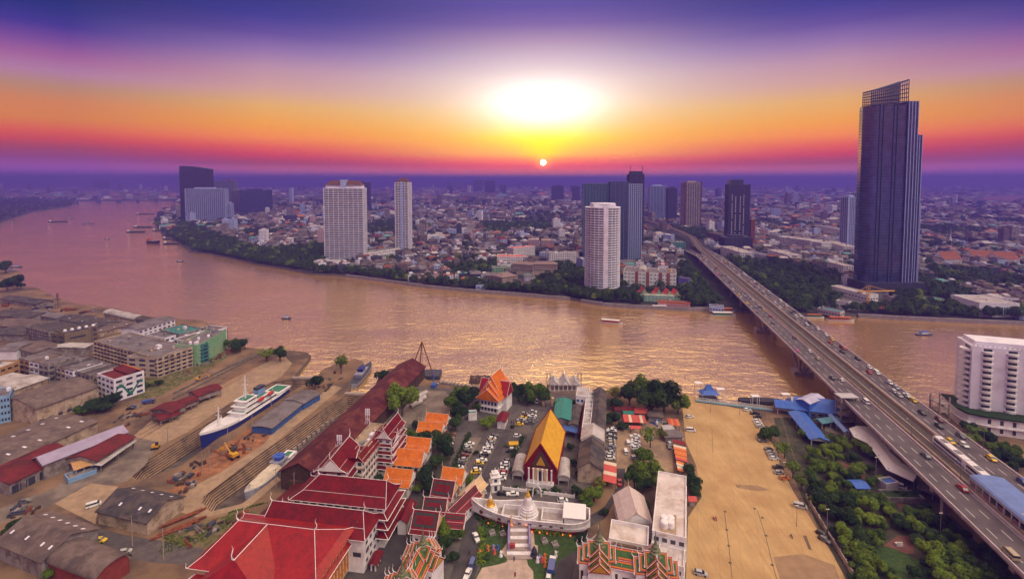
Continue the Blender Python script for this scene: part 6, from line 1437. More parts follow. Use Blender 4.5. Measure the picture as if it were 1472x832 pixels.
for k,(w_,z0_,z1_)in enumerate(((3.6,0,3.4),(3.2,3.6,6.2),(2.0,6.4,7.6))):
 q=MB();q.prism(rect(w_,w_),z0_,z1_);q.build('storey',m_trim,BT,True);q=MB();q.prism(rect(w_+.8,w_+.8),z1_,z1_+.25);q.build('cornice',m_trim,BT,True)
 if k<2:
  for s in(-1,1):q=MB();q.box(-.6,.6,s*w_/2-.05,s*w_/2+.05,z0_+.7,z1_-.6);q.build('arch_opening',m_dgrey,BT,True)
q=MB();q.lathe((0,0,7.8),[(1,0),(.8,.5),(.3,.9),(.05,2)],10);q.build('dome',m_trim,BT,True)
WB=flatblock('office_building','long white flat roofed building with four white tanks beside the sandy lot','building',C5(565,545),C5(803,560),C5(806,128),11,m_tw,mat('white_roof',(.68,.60,.58),.85,.1,.3,dirt=(.50,.40,.34),dscale=.16),None,floors=3,cols=16,colsw=4,ledge=m_tw)
for k in range(4):
 q=MB();q.lathe((0,0,0),[(1.3,0),(1.35,.2),(1.35,1.9),(1.1,2.2),(.3,2.35)],16);o=q.build('water_tank',m_trim);p=P(*C5(652+(k%2)*44,436+(k//2)*34),11.2);o.location=p;tag(o,f"round white rooftop water tank, {['far inner','far outer','near inner','near outer'][k]} one of four on a timber deck",'water tank','four tanks on the white roof')
q=MB();ps=[C5(628,385),C5(738,385),C5(735,532),C5(620,525)];q.mesh([P(*p,11.22)for p in ps]+[P(*p,11.14)for p in ps],[(3,2,1,0),(4,5,6,7)]+[(i,(i+1)%4,4+(i+1)%4,4+i)for i in range(4)]);o=q.build('roof_decking',mat('decking',(.42,.30,.20),.9,.3,2));tag(o,'tan slatted decking patch under the four white tanks','decking')
flatblock('office_building','lower white end of the long flat building beside the spired hall','building',C5(600,745),C5(788,765),C5(800,565),7,m_tw,MATS['white_roof'],None,floors=2,cols=6,ledge=m_tw)
W2_=flatblock('office_building','white roofed wing with an open brown courtyard slot behind the spired halls','building',C5(295,440),C5(268,570),C5(540,625),9,m_tw,MATS['white_roof'],None,floors=2,cols=9,parapet=1.3)
q=MB();ps=[C5(300,555),C5(520,598),C5(512,632),C5(296,585)];q.mesh([P(*p,9.3)for p in ps]+[P(*p,9.15)for p in ps],[(3,2,1,0),(4,5,6,7)]);q.build('courtyard_slot',mat('brown_court',(.16,.10,.06),.9,.4,1),W2_)
hall('temple_house','pale rose tiled hall with stepped gables beside the long white building','hall',(lambda p:(p.x,p.y))(P(*C5(430,345),6)),rad(90-3),15,11,6,10,mat('pale_rose_tiles',(.62,.50,.48),.7,.1,.6),m_tw,mat('beige_trim',(.55,.45,.38),.7),wins=4,fin=1.2,over=.6,brk=.75,brz=.35)
gable('tent','white tent roof before the spired halls at the lower edge','tent',C5(90,865),C5(100,790),C5(330,832),3.2,4.2,m_trim,m_trim,None,openbelow=2.8)
m_strr=mat('stripe_red',(.58,.10,.08),.7,.1,1);m_strw=mat('stripe_cream',(.70,.58,.45),.7,.1,1);m_stro=mat('stripe_orange',(.70,.20,.05),.7,.15,1)
def striped(a,b_,c3,h,n,cols2,label,group='striped stall roofs'):
 A_,B_,C_=(P(*p,h)for p in(a,b_,c3));c,rz,L,W=local_frame(A_,B_,C_);t_=thing('stall_roof',label,'roof',(c.x,c.y,0),rz,group);W=abs(W)
 for k in range(n):
  q=MB();x0,x1=-L/2+L*k/n,-L/2+L*(k+1)/n;q.mesh([(x0,-W/2,h-.3),(x1-.02,-W/2,h-.3),(x1-.02,W/2,h+.3),(x0,W/2,h+.3),(x0,-W/2,h-.45),(x1-.02,-W/2,h-.45),(x1-.02,W/2,h+.15),(x0,W/2,h+.15)],[(0,1,2,3),(7,6,5,4),(0,4,5,1),(1,5,6,2),(2,6,7,3),(3,7,4,0)]);q.build('roof_sheet',cols2[k%len(cols2)],t_,True)
 for sx in(-1,1):
  for s in(-1,1):q=MB();q.box(sx*(L/2-.3)-.12,sx*(L/2-.3)+.12,s*(W/2-.3)-.12,s*(W/2-.3)+.12,0,h-.3);q.build('post',m_steel,t_,True)
 return t_
striped(C77(398,290),C77(400,338),C77(568,348),3,8,[m_strr,m_strr,m_strw,m_strr],'red awning with two cream stripes at the head of the earth car park')
striped(C77(455,375),C77(448,390),C77(530,392),3,3,[m_strr],'thin red awning below the cream striped one')
striped(C77(725,320),C77(735,362),C77(822,368),3,4,[m_strr,m_stro],'orange red stall roof nearest the sandy lot corner')
striped(C77(768,500),C77(862,512),C77(858,488),3,2,[m_dkred],'dark red end sheet of the long orange stall row')
for k in range(5):
 striped(C77(772+k*7,555+k*38),C77(868+k*3-(28 if k>2 else 0),562+k*38),C77(864+k*3-(28 if k>2 else 0),528+k*38),3,2,[[m_stro,m_strw],[m_stro,m_stro],[m_strr,m_stro],[m_strw,m_stro],[m_stro,m_strw]][k],f"orange stall roof, {ordw(k+1)} from the river in the row beside the sandy lot")
striped(C77(242,798),C77(344,800),C77(345,648),3.4,6,[m_strr,m_strr,m_strw],'large red sheet roof with pale bands beside the charcoal gabled block')
gable('shack','rust red shack roof behind the big trees by the river','shack',C77(330,225),C77(335,255),C77(480,262),3,3.8,m_rfred,m_wgrey,'riverside shacks')
gable('shack','grey and rust shack roof in the middle of the riverside shacks','shack',C77(480,240),C77(486,275),C77(575,280),3,3.8,m_strr,m_wgrey,'riverside shacks')
gable('shack','brown shack roof below the dark riverside crowns','shack',C77(580,255),C77(582,300),C77(690,310),3,3.8,m_rfbrown,m_wgrey,'riverside shacks')
gable('shack','small teal roofed shack among the riverside shacks','shack',C77(400,262),C77(402,282),C77(470,284),2.8,3.2,MATS['teal_roof'],m_wgrey,'riverside shacks')
gable('shack','small white awning shack by the car park exit','shack',C77(690,370),C77(700,400),C77(770,395),2.6,3.2,m_rfpale,m_wgrey,'riverside shacks')
gable('shack','cluttered grey stall with pale sheets beside the sandy lot','shack',C77(700,410),C77(710,460),C77(840,455),2.8,3.4,m_rfgrey,m_wgrey,'riverside shacks')
gable('kiosk','small red roofed kiosk by the long white building wall','kiosk',C5(822,262),C5(830,282),C5(872,282),2.8,3.6,m_strr,m_wgrey,None)
debris((C77(600,330),C77(740,330),C77(700,470),C77(850,470)),20,'behind the riverside shacks',.5,1.2,[m_rust,m_wgrey,m_white,MATS['blue_tarp']])
debris((C8(560,60),C8(690,80),C8(560,300),C8(660,320)),22,'in the narrow yard beside the monks houses',.7,1.5,[m_rust,m_wgrey,m_white,MATS['blue_tarp']])
# ================================================================ ground surfaces of the near bank
m_sand=mat('sandy_lot',(.52,.34,.155),.95,.10,.12,dirt=(.44,.27,.115),dscale=.05,bump=.15,bscale=.8,streak=(.9,.035,1,.30))
m_earth=mat('earth_lot',(.36,.25,.16),.95,.2,.2,dirt=(.24,.17,.12),dscale=.08,streak=(.5,.5,1,.35))
m_lot=mat('car_park_asphalt',(.10,.086,.086),.92,.2,.25,dirt=(.14,.12,.11),dscale=.08,streak=(.5,.5,1,.35))
m_lane=mat('lane_asphalt',(.062,.056,.06),.9,.2,.25,dirt=(.095,.08,.08),dscale=.1)
m_cyard=mat('concrete_yard',(.23,.185,.15),.92,.15,.3,dirt=(.13,.105,.09),dscale=.07,streak=(.5,.5,1,.35))
m_dsoil=mat('dark_ground',(.055,.055,.035),.95,.4,.3,dirt=(.09,.075,.05),dscale=.1)  # dark ground tone for the park floor and the canal strip
m_redp=mat('red_paving',(.17,.075,.06),.9,.2,.8)
m_plank=mat('dock_apron',(.37,.26,.165),.93,.15,.3,dirt=(.30,.21,.14),dscale=.1,streak=(.5,.5,1,.35))
def E(x,y):return E5(x,y)
sheet([E(370,80),(986,566),E(600,80),E(690,95),E(745,180),E(800,330),E(860,450),E(930,560),E(1040,740),E(1180,1000),E(380,1000),E(395,560),E(455,470),E(430,330),E(385,230)],.012,m_sand,'pavement')
sheet([(588,553),(690,562),(795,566),(872,568),(868,640),(850,700),(838,760),(836,860),(630,900),(640,780),(672,700),(640,660),(560,640),(548,640),(560,600)],.006,m_lot,'pavement')
sheet([C66(395,448),C66(442,455),C66(330,700),C4(120,300),C4(105,350),C4(148,560),C4(160,650),C4(90,870),C4(-80,870),C4(20,560),C4(80,290),C66(205,830)],.014,m_lane,'road')
sheet([C66(150,505),C66(240,500),C66(120,720),C66(60,705)],.018,m_cyard,'pavement')
sheet([C77(345,400),C77(640,350),C77(800,330),C77(850,470),C77(760,520),C77(770,760),C77(640,830),C77(345,830)],.010,m_earth,'pavement')
sheet([C4(860,420),C4(1010,330),C77(350,830),C77(345,690),C77(410,690),C77(400,830),C5(330,250),C5(240,410),C5(120,480),C5(50,640),C4(780,870),C4(640,870),C4(700,700),C4(830,620),C4(890,560)],.016,m_lane,'road')
sheet([(566,560),(640,562),(668,600),(640,622),(600,600),(556,640),(548,610)],.010,m_cyard,'pavement')
sheet([A(560,200),A(700,230),A(640,330),A(560,400),A(480,420),A(250,500),A(0,590),A(0,520),A(240,430),A(420,310)],.012,m_cyard,'road')
sheet([A(240,500),A(400,410),A(520,425),A(430,530),A(420,590)],.018,m_plank,'pavement')
sheet([A(400,600),A(560,640),A(700,660),A(900,700),A(850,770),A(700,760),A(500,740),A(380,680)],.012,m_lot,'road')
sheet([Cc(130,715),Cc(440,480),Cc(740,235),Cc(700,225),Cc(400,445),Cc(60,690),Cc(20,780),Cc(120,810),Cc(330,760),Cc(470,640),Cc(455,625),Cc(300,745),Cc(160,780),Cc(122,765)],.014,m_plank,'pavement')
sheet([Cc(-40,330),Cc(190,230),Cc(480,90),Cc(520,130),Cc(470,190),Cc(250,300),Cc(60,430),Cc(-200,560),Cc(-240,500)],.010,m_plank,'pavement')
m_rubble=mat('red_earth',(.34,.15,.07),.97,.35,.4,dirt=(.20,.10,.055),dscale=.15,bump=.6,bscale=1.2)
sheet([Cc(200,500),Cc(350,400),Cc(440,420),Cc(400,480),Cc(200,610),Cc(20,700),Cc(-20,690)],.022,m_rubble,'terrain')
m_weed=mat('weedy_ground',(.10,.11,.035),.97,.5,.5,dirt=(.24,.16,.10),dscale=.3,bump=.6,bscale=2)
sheet([A(720,650),A(860,590),A(1090,520),A(1150,550),A(1000,640),A(940,690),A(800,690)],.024,m_weed,'terrain')
sheet([G(640,560),G(800,520),G(990,440),G(1000,470),G(850,560),G(700,640),G(600,660)],.020,m_weed,'terrain')
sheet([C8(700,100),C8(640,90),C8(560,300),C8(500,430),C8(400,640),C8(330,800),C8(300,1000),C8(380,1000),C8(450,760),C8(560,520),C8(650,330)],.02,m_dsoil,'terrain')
sheet([(452,712),(520,660),(575,628),(640,600),(668,640),(650,700),(672,745),(640,860),(430,880),(470,800)],.004,m_lane,'pavement')
for k in range(4):
 a,b_=P(*Cc(-160+k*8,470-k*26)),P(*Cc(300+k*40,190-k*30));q=MB();d=(b_-a).to_2d();q.obox((a+b_)/2,d.normalized(),d.length/2,.12,.02,.16);o=q.build('slipway_rail',m_rust);tag(o,f"rusty slipway rail, {ordw(k+1)} from the dock side of the sandy strip",'rail','slipway rails')
for k,(a,b_)in enumerate([(Cc(0,285),Cc(430,62)),(Cc(0,262),Cc(330,105))]):
 wallrun([a,b_],.9,.8,m_quay,'edge_wall',['dark concrete edge wall of the slip nearest the docks','dark concrete edge wall of the slip nearest the mint building'][k],'wall')
q=MB()
m_crack=mat('tar_line',(.13,.10,.08),.95)
def strip(pts,w_,z,m_,nm='lane_marking'):
 q=MB();W_=[P(*p)for p in pts]
 for a,b_ in zip(W_,W_[1:]):
  d=(b_-a).to_2d().normalized();n_=Vector((-d.y,d.x,0))*w_/2;q.face([Vector((a.x,a.y,z))-n_,Vector((b_.x,b_.y,z))-n_,Vector((b_.x,b_.y,z))+n_,Vector((a.x,a.y,z))+n_][::1])
 return struct(q.build(nm,m_))
strip([E(555,535),E(560,580),E(575,690),E(590,850)],.22,.020,m_crack);strip([E(700,530),E(735,640),E(760,740),E(790,850)],.22,.020,m_crack);strip([E(500,170),E(505,275)],.16,.020,m_crack)
for k in range(7):strip([E(430+k*62,110),E(440+k*100,860)],.10,.0185,mat('joint_line',(.36,.23,.12),.95))
sheet([E(770,735),E(900,720),E(1040,770),E(1090,900),E(820,900)],.022,mat('damp_sand',(.33,.21,.12),.95,.15,.3),'terrain')
sheet([E(600,415),E(700,420),E(760,440),E(700,446),E(610,430)],.0225,MATS['damp_sand'],'terrain')
sheet([E(900,640),E(915,640),E(940,705),E(925,700)],.022,mat('tar_patch',(.16,.11,.08),.95),'terrain')
for k,(x,y)in enumerate([(558,535),(565,615),(574,685),(580,760),(722,562),(738,640),(765,770),(688,522)]):
 q=MB();q.prism(ringp(.55,10),.024,.06);o=q.build('drain_cover',m_crack);o.location=P(*E(x,y));tag(o,f"round dark drain cover, {ordw(k+1)} one on the joints of the sandy lot",'drain cover','drain covers on the sandy lot')
# ================================================================ park east of the lot
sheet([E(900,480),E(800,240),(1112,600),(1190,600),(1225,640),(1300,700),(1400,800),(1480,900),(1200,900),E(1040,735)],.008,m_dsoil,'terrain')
sheet([(1215,622),(1240,616),(1330,700),(1480,860),(1480,930),(1400,850),(1300,740)],.014,m_lane,'road')
sheet([C7(545,475),C7(590,475),C7(630,540),C7(600,545)],.020,m_redp,'path');sheet([C7(500,690),C7(570,640),C7(650,640),C7(640,720),C7(560,720)],.020,m_redp,'path')
sheet([C7(300,320),C7(330,315),C7(430,375),C7(420,390)],.020,m_redp,'path')
c_=P(*C7(590,790));sheet([c_+Vector((9*math.cos(a*.35),11*math.sin(a*.35),0))for a in range(18)],.022,m_lawn,'lawn')
sheet([C7(255,110),C7(330,150),C7(420,200),C7(420,230),C7(250,180)],.02,m_cyard,'pavement')
wallrun([E(915,480),E(1010,640),E(1150,870)],1.8,.3,m_wbeige,'boundary_wall','long beige boundary wall between the sandy lot and the park','wall',None,4)
sheet([E(960,520),E(1010,560),E(1180,860),E(1130,860)],.012,mat('ditch',(.07,.06,.07),.9,.3,.5),'path')
m_blue=mat('blue_tiles',(.045,.13,.50),.45,.12,.8,dirt=(.06,.16,.50),dscale=.3);m_teal2=mat('pier_teal',(.08,.22,.28),.6,.2,.5)
def C6p(x,y):return C6(x,y)
gable('pier_building','long bright blue roofed pier hall with its eave towards the sandy lot','pier building',C6(640,640),C6(645,668),C6(365,636),4.5,6.6,m_blue,m_stw,'blue roofed pier buildings',openbelow=2.6,over=.9)
PB=gable('pier_building','large blue hipped pier hall with a pale skylight patch','pier building',C6(640,622),C6(655,652),C6(435,632),5.4,9.0,m_blue,m_stw,'blue roofed pier buildings',hip=.7,over=1.0,winrows=1)
gable('pier_building','pale lilac skylight roof on the large blue pier hall','skylight',C6(478,594),C6(512,628),C6(580,600),8.2,9.4,mat('lilac_skylight',(.50,.48,.66),.5),m_blue,None,over=.1)
gable('pier_building','slanting blue roofed shelter leading away from the pier towards the park','shelter',C6(420,662),C6(488,668),C6(592,788),3.6,4.8,m_blue,m_stw,'blue roofed pier buildings',openbelow=2.8,over=.7)
gable('covered_walk','narrow pale blue covered walk beside the bridge foot','covered walk',C6(597,676),C6(612,672),C6(690,752),3.6,4.2,MATS['blue_station_roof'],m_stw,None,openbelow=2.8,over=.4)
gable('shelter','small blue roofed shelter floating beside the bridge pillars','shelter',C6(560,690),C6(568,712),C6(650,700),3,3.8,m_teal2,m_stw,None,openbelow=2.4)
p=P(*C6(58,598));fp=thing('pier_pavilion','small blue pyramid roofed pontoon pavilion off the sandy lot','pavilion',tuple(p));
q=MB();q.prism(rect(11,7),3.2,5.0,top=rect(6,3));q.prism(rect(5,3),5.0,8.2,top=rect(2.6,.2));q.build('roof',m_blue,fp,True);q=MB();q.prism(rect(10,6),-3.4,.3);q.build('pontoon',m_dgrey,fp,True)
for sx in(-1,1):
 for s in(-1,1):q=MB();q.box(sx*4.4-.15,sx*4.4+.15,s*2.4-.15,s*2.4+.15,.3,3.3);q.build('post',m_stw,fp,True)
for k,(x,y)in enumerate([(110,588),(266,620),(402,612),(12,560)]):
 p=P(*C6(x,y));t_=thing('dock_gantry',['white gantry frame beside the pyramid pavilion','white gantry frame at the lot corner of the pier','white gantry frame by the blue pier hall','white gantry frame on the river side of the pyramid pavilion'][k],'gantry',tuple(p),0,'white pier gantries')
 for sx in(-1,1):
  for s in(-1,1):q=MB();q.bar((sx*1.9,s*1.2,-3),(sx*1.9,s*1.2,4.2),.16);q.build('leg',m_trim,t_,True)
 q=MB();q.prism(rect(4.6,3),4.1,4.4);q.build('deck',m_trim,t_,True)
q=MB();a,b_=P(*C6(0,612)),P(*C6(345,655));d=(b_-a).to_2d();
wk=thing('pier_walkway','long pier walkway with white and teal railing along the top of the sandy lot','walkway',tuple((a+b_)/2),math.atan2(d.y,d.x));L_=d.length
q=MB();q.box(-L_/2,L_/2,-1.6,1.6,.1,.5);q.build('deck',m_teal2,wk,True)
for s in(-1,1):
 q=MB()
 for k in range(int(L_/1.5)+1):q.box(-L_/2+k*1.5-.05,-L_/2+k*1.5+.05,s*1.5-.05,s*1.5+.05,.5,1.6)
 q.box(-L_/2,L_/2,s*1.5-.08,s*1.5+.08,1.6,1.75);q.box(-L_/2,L_/2,s*1.5-.05,s*1.5+.05,1.05,1.15);q.build('railing',m_trim,wk,True)
bt=thing('stair_tower','grey concrete stair tower standing by the bridge edge over the pier','stair tower',tuple(P(*C6(672,712))));
for k in range(4):q=MB();q.prism(rect(9,5),1.6+k*3.6,2.0+k*3.6);q.build('landing',m_conc,bt,True)
for sx in(-1,1):
 for s in(-1,1):q=MB();q.box(sx*4-.35,sx*4+.35,s*2-.35,s*2+.35,0,15);q.build('column',m_conc,bt,True)
q=MB();q.prism(rect(9.6,5.6),15,15.4);q.build('roof',m_stw,bt,True)
bt2=thing('stair_tower','grey concrete stair frame on the hotel side of the bridge','stair tower',tuple(P(*C7(752,135))));
for k in range(3):q=MB();q.prism(rect(6,7),1.6+k*4.4,2.0+k*4.4);q.build('landing',m_conc,bt2,True)
for sx in(-1,1):
 for s in(-1,1):q=MB();q.box(sx*2.6-.3,sx*2.6+.3,s*3-.3,s*3+.3,0,14);q.build('column',m_conc,bt2,True)
pts_l=[C7(357,170),C7(378,206),C7(440,235),C7(480,290),C7(522,350),C7(640,402)];pts_r=[C7(425,160),C7(462,165),C7(500,215),C7(548,280),C7(590,320),C7(664,366)]
cn=thing('canopy','long curved white canopy roof beside the bridge foot','canopy',tuple(P(*C7(500,300))))
q=MB()
for i in range(5):
 a,b_,c1_,d1=(P(*p,5.5)for p in(pts_l[i],pts_l[i+1],pts_r[i+1],pts_r[i]));
 m0,m1=(a+d1)/2+Vector((0,0,.9)),(b_+c1_)/2+Vector((0,0,.9))
 for quad in([a,b_,m1,m0],[m0,m1,c1_,d1]):
  q.mesh([v for v in quad]+[v-Vector((0,0,.3))for v in quad],[(0,1,2,3),(7,6,5,4),(0,4,5,1),(2,6,7,3),(1,5,6,2),(3,7,4,0)])
q.build('roof',m_trim,cn)
for i in range(6):
 for pp in(pts_l,pts_r):p=P(*pp[i],5.5);c2=P(*C7(500,300),5.5);q=MB();p2=p.lerp((P(*pts_l[i],5.5)+P(*pts_r[i],5.5))/2,.2);q.bar((p2.x,p2.y,0),(p2.x,p2.y,5.9),.2);q.build('post',m_steel,cn)
flatblock('kiosk','blue and white kiosk between the park and the bridge road','kiosk',C7(500,392),C7(520,420),C7(575,412),3,m_stw,m_blue,None)
gable('tarpaulin','blue tarpaulin shelter half hidden by park trees','tarpaulin',C7(375,398),C7(390,432),C7(445,432),2.6,3.4,m_blue,m_wgrey,None,openbelow=2.0)
flatblock('park_wall','long grey planter block with hedge top beside the bridge road','planter',C7(515,445),C7(525,480),C7(690,485),1.6,m_wgrey,m_leafd,None)
gable('shelter','row of market awnings under the bridge edge','shelter',C7(668,405),C7(660,430),C7(790,480),3,3.6,m_rfgrey,m_wgrey,None,openbelow=2.2)
q=MB();q.box(-1.1,1.1,-.6,.6,0,.9);q.box(-1.0,1.0,-.55,-.35,.9,1.6);o=q.build('park_bench',m_tw);o.location=P(*C7(575,684));tag(o,'white bench on the red paving under the park trees','bench')
for k,(x,y,h_)in enumerate([(E(816,408)[0],E(816,408)[1],9),(E(872,600)[0],E(872,600)[1],8),(E(1006,605)[0],E(1006,605)[1],7),(E(493,100)[0],E(493,100)[1],7),(E(622,110)[0],E(622,110)[1],7),(*C7(473,395),10),(*C7(756,660),10)]):
 p=P(x,y);t_=thing('lamp_post',f"slim grey lamp post {['beside the orange car at the lot edge','beside the open van bay of the sandy lot','on the boundary wall of the park','in the first bay of the pier fence','in the second bay of the pier fence','among the park trees by the white canopy','near the round lawn in the park'][k]}",'lamp post',tuple(p),0,'lamp posts by the lot and park')
 q=MB();q.bar((0,0,0),(0,0,h_),.14,r2=.09);q.build('pole',m_conc,t_,True);q=MB();q.box(-.6,.6,-.15,.15,h_,h_+.2);q.build('lamp_head',m_lamp,t_,True)
# ================================================================ hotel
HP1,HP2=P(1398,497,43),P(1560,512,43);d=(HP2-HP1).to_2d();Lh=d.length;d.normalize();n_=Vector((-d.y,d.x));dep=17;cc_=HP1.to_2d()+d*Lh/2+n_*dep/2
HT=thing('hotel','white hotel slab with stacked curved balconies standing beside the bridge','hotel',(cc_.x,cc_.y,0),math.atan2(d.y,d.x))
q=MB();q.prism(rect(Lh,dep),9,43);q.build('wall',m_white,HT,True)
q=MB();q.prism(rect(Lh-4,dep-4),43,45.2);q.build('plant_room',m_white,HT,True)
q=MB()
for k in range(int(Lh/2)):q.box(-Lh/2+k*2,-Lh/2+k*2+1.2,-dep/2+.3,-dep/2+.6,43,44.2)
q.build('parapet_grille',m_white,HT,True)
nf=11;fh=33/nf
def halfring(r_,x,y,a0=180,a1=360,n_=10,sy_=1):return[(x+r_*math.cos(rad(a0+(a1-a0)*k/n_)),y+r_*sy_*math.sin(rad(a0+(a1-a0)*k/n_)))for k in range(n_+1)]
colx=[-Lh/2+6.5+k*10.2 for k in range(7)]
for f in range(nf):
 z=9.6+f*fh
 for cx_ in colx[:4]:
  q=MB();q.prism(halfring(2.4,cx_,-dep/2+.1,sy_=.75),z,z+.25);q.prism(halfring(2.4,cx_,-dep/2+.1,sy_=.75),z+.25,z+1.1,top=halfring(2.5,cx_,-dep/2+.1,sy_=.75));b_=q.build('balcony',m_trim,HT,True)
  q=MB();q.box(cx_-1.8,cx_+1.8,-dep/2-.06,-dep/2+.1,z+.3,z+2.5);q.build('balcony_door',m_glass,b_,True)
 q=MB();q.prism([(x-.0,y)for x,y in halfring(3.6,-Lh/2+.2,-dep/2+4.5,90,270,12)],z,z+1.05);b_=q.build('balcony',m_trim,HT,True)
 q=MB();q.box(-Lh/2-.07,-Lh/2+.1,-dep/2+1.8,-dep/2+7.2,z+1.0,z+2.6);q.build('balcony_door',m_glass,b_,True)
q=MB();q.prism([(-Lh/2-5,-dep/2-1),(-Lh/2-3,-dep/2-6),(-Lh/2+4,-dep/2-8),(Lh/2,-dep/2-8),(Lh/2,dep/2),(-Lh/2-5,dep/2)],0,8.6);pd=q.build('podium',m_tw,HT,True)
q=MB();q.prism([(-Lh/2-5.6,-dep/2-1),(-Lh/2-3.4,-dep/2-6.6),(-Lh/2+4,-dep/2-8.8),(Lh/2,-dep/2-8.8),(Lh/2,dep/2+.5),(-Lh/2-5.6,dep/2+.5)],8.6,9.4);q.build('planter_ledge',m_leafd,pd,True)
q=MB();q.prism([(-Lh/2-5.8,-dep/2-1),(-Lh/2-3.6,-dep/2-6.8),(-Lh/2+4,-dep/2-9),(Lh/2,-dep/2-9),(Lh/2,dep/2+.7),(-Lh/2-5.8,dep/2+.7)],4.0,4.6);q.build('ledge',m_tw,pd,True)
for k in range(9):
 x=-Lh/2+5+k*5
 for z in(1.2,5.4):q=MB();q.box(x-.7,x+.7,-dep/2-8.06,-dep/2-7.9,z,z+2.4);q.build('window',m_glass,pd,True)
# ================================================================ cars parked on the near bank
def rowpx(a,b_,n,where,group,**k):row_cars(P(*a),P(*b_),n,where,group,**k)
rowpx(C66(325,490),C66(195,748),15,'from the river end of the long row beside the temple lane','cars in the west temple car park',heading=rad(8))
rowpx(C66(165,540),C66(80,722),7,'from the river end of the short row beside the hedge','cars in the west temple car park',heading=rad(8),skip=.1)
rowpx(C66(585,330),C66(560,415),6,'from the gate in the inner pair row before the golden roof','cars in the upper temple car park',heading=0)
rowpx(C66(530,345),C66(490,425),6,'from the gate in the outer pair row before the golden roof','cars in the upper temple car park',heading=0)
rowpx(C66(490,492),C66(470,500),1,'alone by the lane junction','cars beside the lane',heading=0,cols=['white'])
rowpx(C66(465,562),C66(425,608),3,'below the yellow tarpaulin beside the lane','cars beside the lane',heading=0)
rowpx(C66(408,655),C66(365,790),7,'in the row ending at the white bell tower','cars beside the lane',heading=0)
rowpx(C66(560,262),C66(620,270),3,'under the trees beside the small gate','cars by the gate',heading=rad(90))
gable('tarpaulin','yellow tarpaulin cover over a car beside the temple lane','tarpaulin',C66(425,530),C66(425,552),C66(486,550),2.0,2.5,mat('yellow_tarp',(.70,.40,.02),.7),mat('yellow_tarp',(.7,.4,.02)),None,over=.1,openbelow=1.4)
rowpx(C77(310,395),C77(300,630),13,'from the river in the packed row beside the charcoal roof','cars in the earth car park',heading=rad(0),s=1.05)
rowpx(C77(485,450),C77(480,630),8,'from the river in the middle row of the earth car park','cars in the earth car park',heading=rad(4),skip=.15)
rowpx(C77(355,385),C77(400,392),1,'across the end of the earth car park','cars in the earth car park',heading=rad(0),kinds=('van',),cols=['silver'])
for(x,y,k,c,h,lab)in[(430,510,'van','white',88,'white van standing in the aisle of the earth car park'),(412,575,'van','white',88,'white van closest to the big tree in the earth car park'),(368,805,'pickup','red',80,'red pickup leaving the earth car park by the striped roof')]:
 p=P(*C77(x,y));car(k,c,p.x,p.y,rad(h),lab,'vehicles in the aisle')
for(x,y,k,c,h,lab)in[(605,470,'car','silver',60,'silver car behind the sparse tree top'),(735,535,'car','grey',88,'grey car by the orange stalls'),(740,510,'car','white',88,'white car by the orange stalls'),(655,345,'car','pale blue',0,'pale blue car near the shacks'),(720,372,'car','green',5,'green car near the shacks'),(450,397,'car','silver',0,'silver car below the thin red awning'),(600,470,'car','white',30,'white car among the sparse branches')]:
 p=P(*C77(x,y));car(k,c,p.x,p.y,rad(h),lab,'cars by the shacks')
for(pt,k,c,h,lab)in[(C4(90,290)[0:2],'car','white',95,'')][:0]:pass
